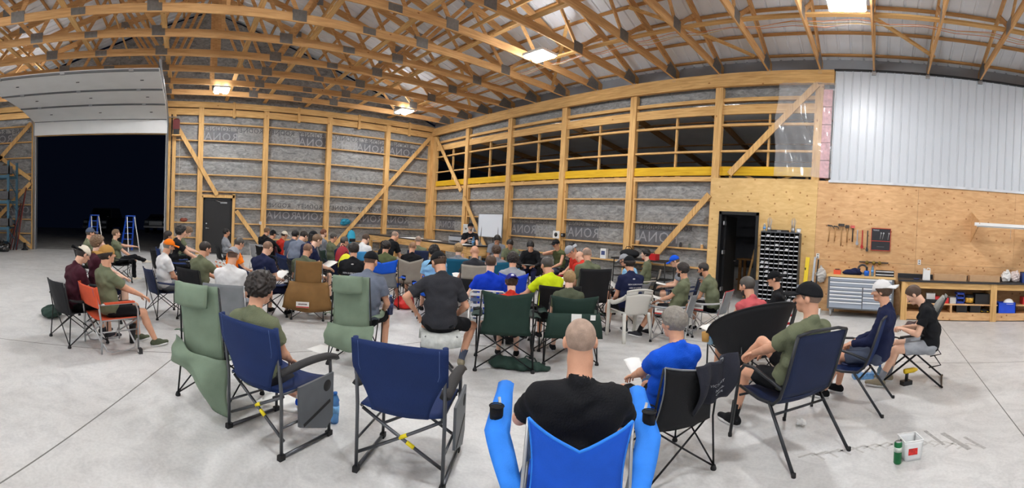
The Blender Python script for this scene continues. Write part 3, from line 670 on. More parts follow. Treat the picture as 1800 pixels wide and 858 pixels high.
def plastic_chair(t):
    """white moulded plastic garden armchair"""
    W_ = mat('garden_plastic', (216, 214, 206), .4, 0, .03, 3)
    m = MB(); m.sheet(lambda u, v: ((u - .5) * (.44 + .04 * v), -.20 + v * .44, .43 + .015 * math.cos(2 * PI * (u - .5)) * -1 + (.012 * v)), 10, 8, .014); m.build('seat', W_, t)
    def back(u, v):
        x = (u - .5) * 2; z = .42 + v * .40 + .035 * (1 - x * x) * v; return (x * (.21 + .035 * v), -.20 - .10 * v - .05 * (1 - x * x) * (.4 + .6 * v), z)
    slot = MB()
    m = MB(); m.sheet(lambda u, v: back(u, v * .80), 14, 10, .014); m.sheet(lambda u, v: back(u * .38, .80 + .13 * v), 6, 3, .014); m.sheet(lambda u, v: back(.62 + u * .38, .80 + .13 * v), 6, 3, .014); m.sheet(lambda u, v: back(u, .93 + .07 * v), 14, 2, .016); m.build('backrest', W_, t)
    for s in (-1, 1):
        m = MB()
        def arm(u, v):
            y = -.27 + .53 * u; x = s * (.245 + .045 * math.sin(PI * min(1, u * 1.05))); z = .76 - .14 * min(1, u * 1.8) ** .7 - .03 * max(0, u - .8) * 5 * (u - .8) * 5
            return (x + (v - .5) * .05 * (1.2 - .3 * u), y, z - .25 * (v - .5) ** 2)
        m.sheet(arm, 14, 4, .014); m.build('armrest', W_, t)
        m = MB(); m.sheet(lambda u, v: (s * (.27 - .01 * u) + (v - .5) * .012, .235 + .035 * u + (v - .5) * .05, .60 * (1 - u)), 8, 3, .05); m.build('leg', W_, t)
        m = MB(); m.sheet(lambda u, v: (s * (.225 + .035 * u) + (v - .5) * .012, -.22 - .09 * u + (v - .5) * .055, .45 * (1 - u)), 8, 3, .045); m.build('leg', W_, t)
    m = MB(); m.sheet(lambda u, v: ((u - .5) * .46, .235 - .02 * v, .43 - .05 * v), 8, 2, .012); m.build('apron', W_, t)
    return t
def patio_chair(t, fc='navy', fr='charcoal'):
    """stackable sling patio armchair"""
    M_ = FRM[fr]; w = .27
    sidep = [(.24, .43), (.0, .40), (-.17, .41), (-.24, .47), (-.30, .62), (-.40, .96)]
    for s in (-1, 1):
        x = s * w
        m = MB(); m.tube([(x, p[0], p[1]) for p in sidep], .013, 8); m.build('side_rail', M_, t)
        m = MB(); m.tube([(x + s * .035, .30, .0), (x + s * .03, .24, .42), (x + s * .03, .22, .56), (x + s * .03, .16, .625), (x + s * .03, .05, .635), (x + s * .03, -.12, .60), (x + s * .012, -.27, .55)], .014, 8); m.build('leg', M_, t)
        m = MB(); m.tube([(x, -.12, .42), (x + s * .03, -.46, .0)], .014, 8); m.build('leg', M_, t)
        for y in (.30, -.46): m = MB(); m.lathe((x + s * .033, y, -.001), [(.017, 0), (.017, .03)], 8); m.build('foot', RUB, t)
    m = MB(); m.tube([(-w, -.40, .96), (-.15, -.412, .985), (.15, -.412, .985), (w, -.40, .96)], .013, 8); m.build('top_rail', M_, t)
    m = MB(); m.tube([(-w - .01, .23, .36), (w + .01, .23, .36)], .010, 8); m.build('cross_bar', M_, t)
    m = MB(); m.tube([(-w - .005, -.19, .34), (w + .005, -.19, .34)], .010, 8); m.build('cross_bar', M_, t)
    def pt(v, a, b):
        P_ = sidep[a:b]; q = v * (len(P_) - 1); i = min(int(q), len(P_) - 2); f = q - i; return Vector((0, P_[i][0] * (1 - f) + P_[i + 1][0] * f, P_[i][1] * (1 - f) + P_[i + 1][1] * f))
    m = MB(); m.sheet(lambda u, v: pt(v, 0, 4) + Vector(((u - .5) * 2 * (w - .004), 0, -.02 * math.sin(PI * u))), 8, 9, .005); m.build('seat', fabric(fc), t)
    m = MB(); m.sheet(lambda u, v: pt(v, 3, 6) + Vector(((u - .5) * 2 * (w - .004), -.015 * math.sin(PI * u), 0)), 8, 9, .005); m.build('backrest', fabric(fc), t)
    return t
def gravity_chair(t):
    """reclining zero-gravity lounger sitting upright"""
    M_ = FRM['black']; w = .27; G_ = mat('mesh_sling', (122, 122, 118), .8, 0, .1, 30, bump=.3, bs=200)
    for s in (-1, 1):
        x = s * w
        m = MB(); m.tube([(x, .30, .02), (x, -.30, .56), (x, -.34, .60)], .013, 8); m.build('leg', M_, t)
        m = MB(); m.tube([(x * .94, -.46, .02), (x * .94, .16, .50)], .013, 8); m.build('leg', M_, t)
        m = MB(); m.tube([(x, .42, .34), (x, .20, .50), (x, -.16, .44)], .012, 8); m.build('seat_rail', M_, t)
        m = MB(); m.tube([(x, -.16, .44), (x, -.30, .72), (x, -.48, 1.14)], .012, 8); m.build('back_rail', M_, t)
        m = MB(); m.sheet(lambda u, v: (x + s * .03 + (v - .5) * .05, -.34 + .42 * u, .665 - .05 * u + .012 * math.sin(PI * u)), 8, 3, .022); m.build('armrest', BLACKP, t)
        m = MB(); m.tube([(x + s * .02, -.36, .42), (x + s * .02, -.45, .30), (x + s * .02, -.30, .26)], .009, 6); m.build('lever', M_, t)
    for (y, z) in ((.31, .018), (-.47, .018)): m = MB(); m.tube([(-w, y - .01, z), (-w + .03, y, z), (w - .03, y, z), (w, y - .01, z)], .013, 8); m.build('floor_bar', M_, t)
    m = MB(); m.sheet(lambda u, v: ((u - .5) * 1.84 * w, .42 - .58 * v, .345 + .155 * math.sin(PI * min(1, v * 1.05) * .5) * 1.0 - .07 * v * v - .02 * math.sin(PI * u)), 8, 8, .006); m.build('seat', G_, t)
    m = MB(); m.sheet(lambda u, v: ((u - .5) * 1.84 * w, -.165 - .315 * v - .02 * math.sin(PI * u), .45 + .69 * v), 8, 10, .006); m.build('backrest', G_, t)
    m = MB(); m.sheet(lambda u, v: ((u - .5) * .36, -.36 - .10 * v + .045 * math.sin(PI * u) * math.sin(PI * v), .93 + .19 * v), 8, 6, .06); m.build('head_pillow', mat('pillow_grey', (150, 150, 146), .85, 0, .1, 20), t)
    return t
def lawn_chair(t, web1=(94, 112, 150), web2=(222, 226, 230), fr='white'):
    """folding aluminium lawn chair with woven webbing"""
    M_ = FRM[fr]; w = .26; A_, B_ = mat('webbing_%d' % web1[0], web1, .8, 0, .05), mat('webbing_%d' % web2[0], web2, .8, 0, .05)
    m = MB(); m.tube([(-w, -.20, .36), (-w, -.33, .80), (-w + .04, -.345, .84), (w - .04, -.345, .84), (w, -.33, .80), (w, -.20, .36)], .0125, 8); m.build('back_frame', M_, t)
    for s in (-1, 1):
        x = s * (w + .02); m = MB(); m.tube([(x, .26, .03), (x, .24, .60)], .012, 8); m.build('leg', M_, t); m = MB(); m.tube([(x, .24, .60), (x, -.30, .60)], .012, 8); m.bx(x - .025, x + .025, -.18, .20, .612, .632); m.build('armrest', M_, t)
        m = MB(); m.tube([(x, -.28, .03), (x, -.24, .60)], .012, 8); m.build('leg', M_, t)
    for y in (.26, -.28): m = MB(); m.tube([(-w - .02, y, .025), (w + .02, y, .025)], .0125, 8); m.build('floor_bar', M_, t)
    for y in (.24, -.20): m = MB(); m.tube([(-w - .01, y, .38), (w + .01, y, .38)], .0115, 8); m.build('seat_bar', M_, t)
    for i in range(5):
        x = -w + .07 + i * (2 * w - .14) / 4; m = MB(); m.sheet(lambda u, v: (x + (v - .5) * .05, -.20 - .14 * u - .006, .38 + .45 * u), 6, 1, .003); m.build('back_webbing', A_ if i % 2 == 0 else B_, t)
        m = MB(); m.sheet(lambda u, v: (x + (v - .5) * .05, .24 - .44 * u, .385 - .02 * math.sin(PI * u)), 6, 1, .003); m.build('seat_webbing', A_ if i % 2 == 0 else B_, t)
    for i in range(5):
        z = .44 + i * .085; y = -.20 - .14 * (z - .38) / .45; m = MB(); m.bx(-w, w, y - .013, y - .010, z - .025, z + .025); m.build('back_webbing', B_ if i % 2 == 0 else A_, t)
    return t
def bucket_chair(t, fc='black', fr='black', hold='ltan'):
    """wide deep-sided camp chair whose back sweeps down into the arms"""
    F_ = fabric(fc); M_ = FRM[fr]
    def shell(u, v):
        a = (u - .5) * 2 * 1.95; r = .43; top = .98 - .40 * abs(u - .5) * 2 * abs(u - .5) * 2; z = .36 + (top - .36) * v; rr = .30 + .14 * v
        return (math.sin(a) * rr * 1.15, -math.cos(a) * rr - .02 - .05 * v * max(0, math.cos(a)), z)
    m = MB(); m.sheet(shell, 26, 10, .012); m.build('backrest', F_, t)
    m = MB(); m.sheet(lambda u, v: ((u - .5) * .66 * (1 - .25 * abs(v - .5)), (v - .5) * .60, .41 - .03 * math.sin(PI * u) * math.sin(PI * v)), 10, 8, .01); m.build('seat', F_, t)
    m = MB(); m.tube([shell(i / 20, 1.0) for i in range(21)], .011, 6); m.build('rim_tube', F_, t)
    for s in (-1, 1):
        for (y0, x0) in ((-.30, .30), (.28, .34)):
            m = MB(); m.tube([(s * x0, y0, .02), (s * x0 * 1.05, y0 * .95, .50)], .010, 8); m.build('leg', M_, t); m = MB(); m.lathe((s * x0, y0, 0), [(.025, 0), (.016, .04)], 8); m.build('foot', RUB, t)
            m = MB(); m.tube([(s * x0, y0, .03), (-s * x0 * .9, y0 * .95, .40)], .008, 6); m.build('cross_tube', M_, t)
        m = MB(); m.tube([(s * .30, -.30, .03), (s * .33, .27, .40)], .008, 6); m.build('cross_tube', M_, t)
    m = MB(); m.lathe((-.46, .16, .48), [(.045, 0), (.052, .10)], 12); m.build('cup_pocket', mat('pocket_tan', (180, 136, 70), .8, 0, .1), t)
    return t
# ================================================================ people: bodies, clothes and hair as smooth implicit surfaces
class Field:
    """signed-distance grid; shapes are blended in, then turned into a mesh by surface nets"""
    def __init__(s, lo, hi, h):
        s.h = h; s.lo = np.array(lo, np.float32); n = np.ceil((np.array(hi) - s.lo) / h).astype(int) + 2
        s.n = n; s.d = np.full(n, .25, np.float32)
        s.ax = [s.lo[i] + h * np.arange(n[i], dtype=np.float32) for i in range(3)]
    def sub(s, lo, hi, k):
        sl = []
        for i in range(3):
            a = int(np.floor((lo[i] - k - s.lo[i]) / s.h)); b = int(np.ceil((hi[i] + k - s.lo[i]) / s.h)) + 1
            sl.append(slice(max(0, a), min(int(s.n[i]), max(0, b))))
        if any(q.stop <= q.start for q in sl): return None, None
        return tuple(sl), (s.ax[0][sl[0]][:, None, None], s.ax[1][sl[1]][None, :, None], s.ax[2][sl[2]][None, None, :])
    def blend(s, sl, v, k):
        a = s.d[sl]
        if k <= 0: s.d[sl] = np.minimum(a, v); return
        hh = np.clip(.5 + .5 * (a - v) / k, 0, 1); s.d[sl] = a * (1 - hh) + v * hh - k * hh * (1 - hh)
    def cone(s, a, b, r1, r2, k=.02, flat=None, q=1.0):
        """tapered capsule; 'flat' an axis along which the section is squeezed by q"""
        a = np.array(a, np.float32); b = np.array(b, np.float32); R = max(r1, r2)
        sl, P = s.sub(np.minimum(a, b) - R, np.maximum(a, b) + R, k + 2 * s.h)
        if sl is None: return
        ba = b - a; px, py, pz = P[0] - a[0], P[1] - a[1], P[2] - a[2]; L = float(ba @ ba) + 1e-9
        t = np.clip((px * ba[0] + py * ba[1] + pz * ba[2]) / L, 0, 1)
        qx, qy, qz = px - ba[0] * t, py - ba[1] * t, pz - ba[2] * t
        if flat is not None:
            f = np.array(flat, np.float32); f = f / np.linalg.norm(f); dd = (qx * f[0] + qy * f[1] + qz * f[2]) * (1 / q - 1)
            qx = qx + f[0] * dd; qy = qy + f[1] * dd; qz = qz + f[2] * dd
        v = np.sqrt(qx * qx + qy * qy + qz * qz) - (r1 + (r2 - r1) * t)
        if flat is not None: v = v * (q * .5 + .5)
        s.blend(sl, v.astype(np.float32), k)
    def ell(s, c, r, B, k=.02):
        """ellipsoid with radii r along the columns of B"""
        c = np.array(c, np.float32); B = np.array(B, np.float32); R = max(r)
        sl, P = s.sub(c - R, c + R, k + 2 * s.h)
        if sl is None: return
        px, py, pz = P[0] - c[0], P[1] - c[1], P[2] - c[2]
        u = [(px * B[0, i] + py * B[1, i] + pz * B[2, i]) / r[i] for i in range(3)]
        k0 = np.sqrt(u[0] ** 2 + u[1] ** 2 + u[2] ** 2); k1 = np.sqrt((u[0] / r[0]) ** 2 + (u[1] / r[1]) ** 2 + (u[2] / r[2]) ** 2) + 1e-6
        s.blend(sl, (k0 * (k0 - 1) / k1).astype(np.float32), k)
    def P(s): return s.ax[0][:, None, None], s.ax[1][None, :, None], s.ax[2][None, None, :]
    def cut(s, p, n):
        """keep the side of the plane (p, n) that n points away from"""
        X, Y, Z = s.P(); n = np.array(n, float); n = n / np.linalg.norm(n)
        s.d = np.maximum(s.d, ((X - p[0]) * n[0] + (Y - p[1]) * n[1] + (Z - p[2]) * n[2]).astype(np.float32))
    def carve(s, a, b, r):
        g = Field.__new__(Field); g.h = s.h; g.lo = s.lo; g.n = s.n; g.ax = s.ax; g.d = np.full(s.n, .25, np.float32); g.cone(a, b, r, r, 0); s.d = np.maximum(s.d, -g.d)
    def folds(s, amp, fr, seed):
        X, Y, Z = s.P(); a = seed * 1.7
        w = np.sin(fr * (X * 1.1 + Z * .7) + 2 * np.sin(fr * .45 * (Y + Z) + a)) + .8 * np.sin(fr * 1.3 * (Y * .9 - Z * .8) + 2.2 * np.sin(fr * .5 * (X - Z) + 2 * a)) + .5 * np.sin(fr * 2.3 * (Z + .3 * X) + 3 * np.sin(fr * .6 * X + a))
        s.d += (amp * w).astype(np.float32)
    def curls(s, amp, fr, seed):
        X, Y, Z = s.P()
        w = np.sin(fr * X + 1.5 * np.sin(fr * .7 * Y + seed)) * np.sin(fr * Y + 1.5 * np.sin(fr * .6 * Z)) * np.sin(fr * Z + 1.5 * np.sin(fr * .8 * X + seed))
        s.d += (amp * w).astype(np.float32)
    def mesh(s):
        """surface nets"""
        d = s.d; d[0] = d[-1] = .1; d[:, 0] = d[:, -1] = .1; d[:, :, 0] = d[:, :, -1] = .1
        ins = d < 0
        if not ins.any(): return np.zeros((0, 3)), np.zeros((0, 4), int)
        w = np.argwhere(ins); lo = np.maximum(w.min(0) - 1, 0); hi = w.max(0) + 3
        d = d[lo[0]:hi[0], lo[1]:hi[1], lo[2]:hi[2]]; ins = d < 0
        n = np.array(d.shape) - 1
        cnt = np.zeros(n, np.int8)
        for i in (0, 1):
            for j in (0, 1):
                for k in (0, 1): cnt += ins[i:n[0] + i, j:n[1] + j, k:n[2] + k]
        C = np.argwhere((cnt > 0) & (cnt < 8)); idx = np.full(n, -1, np.int64); idx[C[:, 0], C[:, 1], C[:, 2]] = np.arange(len(C))
        acc = np.zeros((len(C), 3)); num = np.zeros(len(C))
        cor = [(i, j, k) for i in (0, 1) for j in (0, 1) for k in (0, 1)]
        val = {c: d[C[:, 0] + c[0], C[:, 1] + c[1], C[:, 2] + c[2]] for c in cor}
        for c in cor:
            for a in range(3):
                if c[a] == 0:
                    e = list(c); e[a] = 1; e = tuple(e); va, vb = val[c], val[e]; m = (va < 0) != (vb < 0)
                    t = np.where(m, va / np.where(m, va - vb, 1), 0); p = np.tile(np.array(c, float), (len(C), 1)); p[:, a] = t
                    acc[m] += p[m]; num[m] += 1
        V = (C + acc / num[:, None] + lo) * s.h + s.lo
        F = []
        for a in range(3):
            b_, c_ = (a + 1) % 3, (a + 2) % 3
            s0 = [slice(None)] * 3; s1 = [slice(None)] * 3; s0[a] = slice(0, -1); s1[a] = slice(1, None)
            A, B = ins[tuple(s0)], ins[tuple(s1)]; E = np.argwhere(A != B)
            E = E[(E[:, b_] > 0) & (E[:, c_] > 0) & (E[:, b_] < n[b_]) & (E[:, c_] < n[c_])]
            if not len(E): continue
            q = []
            for (db, dc) in ((-1, -1), (0, -1), (0, 0), (-1, 0)):
                p = E.copy(); p[:, b_] += db; p[:, c_] += dc; q.append(idx[p[:, 0], p[:, 1], p[:, 2]])
            Q = np.stack(q, 1); fl = ~A[E[:, 0], E[:, 1], E[:, 2]]; Q[fl] = Q[fl][:, ::-1]; F.append(Q[(Q >= 0).all(1)])
        return V, np.concatenate(F) if F else np.zeros((0, 4), int)

def np_mesh(name, V, F, m, extra=None):
    """quads from surface nets (+ an MB of extra islands) as one smooth mesh"""
    ev = extra.v if extra else []; ef = extra.f if extra else []
    me = bpy.data.meshes.new(name); o = len(V)
    tot = np.concatenate([V, np.array(ev)]) if len(ev) else V
    loops = F.reshape(-1); sizes = np.full(len(F), 4)
    if ef:
        loops = np.concatenate([loops, np.array([i + o for f in ef for i in f])]); sizes = np.concatenate([sizes, np.array([len(f) for f in ef])])
    me.vertices.add(len(tot)); me.vertices.foreach_set('co', tot.astype(np.float32).ravel())
    me.loops.add(len(loops)); me.loops.foreach_set('vertex_index', loops.astype(np.int32))
    st = np.concatenate([[0], np.cumsum(sizes)[:-1]]).astype(np.int32)
    me.polygons.add(len(sizes)); me.polygons.foreach_set('loop_start', st); me.polygons.foreach_set('loop_total', sizes.astype(np.int32))
    me.polygons.foreach_set('use_smooth', np.ones(len(sizes), bool)); me.update(calc_edges=True); me.validate()
    me.materials.append(m); return me

def nrm(v): v = np.array(v, float); return v / (np.linalg.norm(v) + 1e-9)
def rot(axis, ang):
    return np.array(Matrix.Rotation(ang, 3, Vector(axis)))
def ik(a, t, l1, l2, hint):
    a = np.array(a, float); t = np.array(t, float); d = t - a; L = np.linalg.norm(d); mx = (l1 + l2) * .995
    if L > mx: d = d * mx / L; t = a + d; L = mx
    u = d / L; x = (l1 * l1 - l2 * l2 + L * L) / (2 * L); h = math.sqrt(max(l1 * l1 - x * x, 1e-5))
    hp = np.array(hint, float); hp = hp - u * (hp @ u); hp = nrm(hp)
    return a + u * x + hp * h, t

SKINS = [(226, 178, 150), (214, 160, 130), (198, 144, 112), (232, 190, 166)]
def skin(i): return mat('skin_%d' % i, SKINS[i], .55, 0, .06, 14, bump=.12, bs=120)
HAIRC = dict(dark=(34, 26, 22), black=(18, 16, 16), brown=(74, 54, 40), lbrown=(112, 86, 62), blond=(158, 128, 86), grey=(128, 122, 114), dgrey=(72, 68, 64), red=(112, 66, 42))
def hairm(c, style='', sk=1):
    if style in ('buzz', 'ring'):
        a_ = HAIRC[c]; b_ = SKINS[sk]; return mat('hair_%s_%s_%d' % (c, style, sk), tuple(int(a_[i] * .62 + b_[i] * .38) for i in range(3)), .65, 0, .22, 24, bump=.25, bs=160)
    return mat('hair_' + c, HAIRC[c], .5, 0, .16, 70, bump=.35, bs=140)
CL = dict(olive=(108, 114, 90), black=(24, 25, 28), charcoal=(50, 51, 56), navy=(30, 36, 66), maroon=(66, 28, 40), white=(226, 226, 226), lgrey=(158, 162, 168), bgrey=(112, 120, 136),
          orange=(242, 124, 28), royal=(20, 60, 190), red=(196, 52, 40), neon=(206, 224, 30), grey=(130, 134, 142), lblue=(140, 190, 226), blue=(22, 84, 206), slate=(78, 86, 104), khaki=(150, 140, 118),
          dolive=(84, 90, 72), tan=(170, 146, 108), jean=(70, 88, 116), pinkred=(206, 96, 100), purple=(44, 44, 120), ltan=(176, 134, 74), cream=(222, 214, 196), camo=(88, 94, 62))
def cloth(c):
    return mat('cloth_' + c, CL[c], .9, 0, .10, 9, bump=.35, bs=90, spec=.2)
QUAL = 1.0
EYEW = mat('eye_white', (190, 180, 170), .3, 0, 0); EYED = mat('eye_iris', (40, 28, 20), .3, 0, 0)

def hand(mb, wrist, elbow, palm_n, side, curl, s=1.0, thumb=1):
    """palm and five separate bent fingers; palm_n points out of the palm, side is +1 for the right hand"""
    w = np.array(wrist); f = nrm(w - np.array(elbow)); n = np.array(palm_n, float); n = nrm(n - f * (n @ f)); x = nrm(np.cross(f, n)) * side   # x: towards the little finger... sign by side
    Rm = Matrix(((x[0], f[0], n[0]), (x[1], f[1], n[1]), (x[2], f[2], n[2])))
    mb.ell(w + f * .045 * s, (.040 * s, .056 * s, .017 * s), Rm, 12, 8)
    base = [(-.030, .082), (-.010, .090), (.011, .086), (.030, .074)]; Ls = [.072, .080, .074, .058]
    for (bx, by), L in zip(base, Ls):
        p = w + x * bx * s + f * by * s; pts = [w + x * bx * s * .8 + f * .05 * s, p]; a = 0
        for q, seg in enumerate((.46, .30, .24)):
            a += curl * (.9 if q == 0 else 1.1); dr = f * math.cos(a) + n * math.sin(a); p = p + dr * L * seg * s; pts.append(p)
        mb.tube(pts, [.0095 * s, .0095 * s, .0088 * s, .008 * s, .0062 * s], 6)
    b = w - x * .030 * s + f * .030 * s
    d1 = nrm(f * .75 - x * .62 + n * .30); d2 = nrm(f * .95 - x * .20 + n * .35)
    mb.tube([w + f * .018 * s - x * .012 * s, b, b + d1 * .034 * s, b + d1 * .034 * s + d2 * .028 * s], [.013 * s, .0125 * s, .0105 * s, .0075 * s], 6)

def person(label, loc, rz, sc=1.0, lean=8, hunch=0, head=(0, 0), hands=((-.12, .30, .60), (.12, .30, .60)), feet=((-.14, .46), (.14, .46)), knees=None, toe=(0, 0),
           shirt='olive', sleeve=.62, low='shorts', lowc='black', lowlen=.82, hair='short', hc='dark', hat=None, hatc='black', hat_back=False, skn=1, beard=None, glasses=False,
           shoe='black', sole='white', sock=None, fat=1.0, vox=.011, seat=.47, curl=.35, palms=None, group=None, shade=None, logo=None, elbow=(0, 0), armhide=False, shw=1.0, neck=.10, standing=False, ankz=(.085, .085), footdir=None, collar=None, hairmsh=None, hair_under=True):
    t = thing('person', label, 'person', loc, rz, group, sc)
    h = vox / max(QUAL, .5)
    la = math.radians(lean); hu = math.radians(hunch)
    P = np.array([0, 0, seat + .08]); X = np.array([1., 0, 0])
    d1 = np.array([0, -math.sin(la), math.cos(la)]); d2 = np.array([0, -math.sin(la - hu * .6), math.cos(la - hu * .6)]); d3 = np.array([0, -math.sin(la - hu), math.cos(la - hu)])
    f1 = np.cross(d1, X) * -1; f1 = np.array([0, d1[2], -d1[1]]); f2 = np.array([0, d2[2], -d2[1]])
    W = P + d1 * .19; C = W + d2 * .18; N = C + d3 * .155                      # waist, chest, neck base
    yw, pt = math.radians(head[0]), math.radians(head[1])
    pt_t = -(la - hu) * .25
    # head frame: yaw turns to the person's left for positive values, pitch bows the head
    Bh = rot((0, 0, 1), yw) @ rot((1, 0, 0), -pt)
    hx, hy, hz_ = Bh[:, 0], Bh[:, 1], Bh[:, 2]
    nk = nrm(d3 * .5 + hz_ * .5 + np.array([0, .28, 0]) * 1.0)
    NT_ = N + nk * neck                                                         # top of the neck
    H = NT_ + hz_ * .075 + hy * .022                                            # head centre
    sh = [N - d3 * .080 + X * sx * .172 * shw for sx in (-1, 1)]
    el = []; wr = []
    for i, sx in enumerate((-1, 1)):
        e, q = ik(sh[i], hands[i], .29, .255, (sx * (.45 + elbow[i]), -.5, -.8)); el.append(e); wr.append(q)
    hip = [P + X * sx * .095 - np.array([0, 0, .005]) for sx in (-1, 1)]
    kn = []; an = []
    for i, sx in enumerate((-1, 1)):
        tgt = (feet[i][0], feet[i][1], ankz[i] if len(feet[i]) < 3 else feet[i][2])
        hint = (0, .5, 1) if not knees else knees[i]
        k_, q = ik(hip[i], tgt, .43, .42, hint); kn.append(k_); an.append(q)
    allp = np.array([P, W, C, N, H + hz_ * .16, H + hy * .14, H - hy * .14] + sh + el + wr + hip + kn + an)
    lo = allp.min(0) - .17; hi = allp.max(0) + .17; lo[2] = max(lo[2], -.02)
    # --- body
    B = Field(lo, hi, h); th = .006
    B.cone(P - X * .06, P + X * .06, .108 * fat, .108 * fat, .03, f1, .85)
    B.cone(W - X * .05, W + X * .05, .098 * fat, .098 * fat, .05, f1, .8); B.cone(P, W, .10 * fat, .095 * fat, .04)
    B.cone(C - X * .07, C + X * .07, .105, .105, .05, f2, .8); B.cone(N - d3 * .085 - X * .10, N - d3 * .085 + X * .10, .05, .05, .03)
    nf = 1.12 if shw > 1 else 1.0; B.cone(N - d3 * .02, NT_, .059 * nf, .054 * nf, .03); B.cone(N + nk * .0, N - d3 * .055, .056, .076, .03)
    for i, sx in enumerate((-1, 1)):
        B.cone(N + X * sx * .02 - d3 * .02, sh[i], .034, .046, .02)
        B.cone(sh[i], el[i], .049, .037, .02); m_ = el[i] + (wr[i] - el[i]) * .3
        B.cone(el[i], m_, .037, .039, .015); B.cone(m_, wr[i], .038, .025, .012)
        if low != 'pants':
            k1 = hip[i] + (kn[i] - hip[i]) * .35
            B.cone(hip[i], k1, .080 * min(fat, 1.12), .074, .03); B.cone(k1, kn[i], .074, .052, .02)
            cf = kn[i] + (an[i] - kn[i]) * .32; bk = nrm(np.cross(np.cross(an[i] - kn[i], kn[i] - hip[i]), an[i] - kn[i])) ; bk = bk * .012
            B.cone(kn[i], cf - bk, .049, .052, .02); B.cone(cf - bk, an[i], .051, .033, .015)
        else: B.cone(hip[i], kn[i], .07, .05, .03); B.cone(kn[i], an[i], .048, .034, .02)
    # head
    hp = lambda x, y, z: H + hx * x + hy * y + hz_ * z
    B.ell(hp(0, -.012, .028), (.074, .096, .086), Bh, .02); B.cone(hp(0, .018, -.030), hp(0, .052, -.070), .058, .034, .025, hx, .95)
    B.cone(hp(0, .062, -.078), hp(0, .066, -.076), .026, .024, .015); B.cone(hp(-.030, .060, -.012), hp(.030, .060, -.012), .032, .032, .02)
    B.cone(NT_, hp(0, -.02, -.03), .055 * nf, .052, .025)
    fine = vox < .0135
    if fine:
        B.cone(hp(0, .088, .012), hp(0, .112, -.022), .009, .0135, .008); B.cone(hp(-.036, .080, .030), hp(.036, .080, .030), .011, .011, .01)
        B.cone(hp(-.016, .086, -.048), hp(.016, .086, -.048), .0085, .0085, .006); B.cone(hp(-.013, .084, -.058), hp(.013, .084, -.058), .009, .009, .006)
    else: B.cone(hp(0, .088, .012), hp(0, .110, -.022), .012, .017, .01)
    for sx in (-1, 1): B.ell(hp(sx * .079, -.008, .000), (.013, .021, .033), Bh, .008)
    # feet inside socks/shoes
    V, F = B.mesh()
    hm = MB()
    for i, sx in enumerate((-1, 1)):
        pn = (0, .1, -1) if palms is None else palms[i]
        if not armhide: hand(hm, wr[i], el[i], pn, sx, curl)
    body = link('body', np_mesh('body', V, F, skin(skn), hm), t)
    if skn is not None and fine and abs(head[0]) < 400:
        for sx in (-1, 1):
            em = MB(); em.ell(hp(sx * .031, .0845, .008), (.012, .008, .007), Matrix(Bh.tolist()), 8, 6)
            em.cur = 1; em.ell(hp(sx * .031, .0895, .008), (.0055, .004, .0055), Matrix(Bh.tolist()), 8, 6)
            em.build('eye', [EYEW, EYED], t)
    # --- shirt
    S = Field(lo, hi, h); o = .014
    S.cone(P + d1 * .02 - X * .06, P + d1 * .02 + X * .06, (.112 + o) * fat, (.112 + o) * fat, .03, f1, .88)
    S.cone(W - X * .07, W + X * .07, (.106 + o) * fat, (.106 + o) * fat, .05, f1, .84); S.cone(P, W, .11 * fat + o, .10 * fat + o, .04)
    S.cone(C - X * .078 * shw ** 2, C + X * .078 * shw ** 2, .112 + o, .112 + o, .05, f2, .82)
    S.cone(N - d3 * .085 - X * .10 * shw ** 1.5, N - d3 * .085 + X * .10 * shw ** 1.5, .056 + o, .056 + o, .04)
    S.cone(N + nk * .012, N - d3 * .055, .060 + o * .7, .086 + o, .03)
    for i, sx in enumerate((-1, 1)):
        S.cone(N + X * sx * .03 - d3 * .022, sh[i], .040 + o * .8, .052 + o, .03)
    S.folds(.0034, 30, len(label)); cutp = N + nk * .052
    S.carve(N + nk * .040 + np.array([0, .014, 0]), N + nk * .18 + np.array([0, .03, 0]), .069)
    S.cut(P - d1 * (.06 if not standing else .10), -d1)
    A = Field(lo, hi, h)
    for i, sx in enumerate((-1, 1)):
        if sleeve <= 0: continue
        if sleeve <= 1:
            A2 = Field(lo, hi, h); e = sh[i] + (el[i] - sh[i]) * (sleeve + .12); A2.cone(sh[i], e, .052 + o, .054 + o, .02); A2.folds(.0025, 40, i + len(label)); q = sh[i] + (el[i] - sh[i]) * sleeve; A2.cut(q, el[i] - sh[i])
            A.d = np.minimum(A.d, A2.d)
        else:
            A2 = Field(lo, hi, h); A2.cone(sh[i], el[i], .050 + o, .043 + o, .02); A2.cone(el[i], wr[i], .041 + o, .030 + o * .6, .02); A2.folds(.003, 45, i + len(label)); q = el[i] + (wr[i] - el[i]) * .93; A2.cut(q, wr[i] - el[i]); A.d = np.minimum(A.d, A2.d)
    if sleeve > 0:
        hh = np.clip(.5 + .5 * (S.d - A.d) / .02, 0, 1); S.d = S.d * (1 - hh) + A.d * hh - .02 * hh * (1 - hh)
    V, F = S.mesh(); so = link('shirt', np_mesh('shirt', V, F, cloth(shirt)), t)
    # --- shorts or trousers
    Q = Field(lo, hi, h); oo = .016
    Q.cone(P - X * .06, P + X * .06, .112 * fat + oo * .6, .112 * fat + oo * .6, .03, f1, .88)
    for i, sx in enumerate((-1, 1)):
        if low == 'pants':
            Q.cone(hip[i], kn[i], .088, .062 + oo * .4, .02); Q.cone(kn[i], an[i], .062, .052, .02)
        else:
            e = hip[i] + (kn[i] - hip[i]) * min(1, lowlen + .1); Q2 = Field(lo, hi, h); Q2.cone(hip[i], e, .092, .078, .02); Q2.cut(hip[i] + (kn[i] - hip[i]) * lowlen, kn[i] - hip[i])
            Q.d = np.minimum(Q.d, Q2.d)
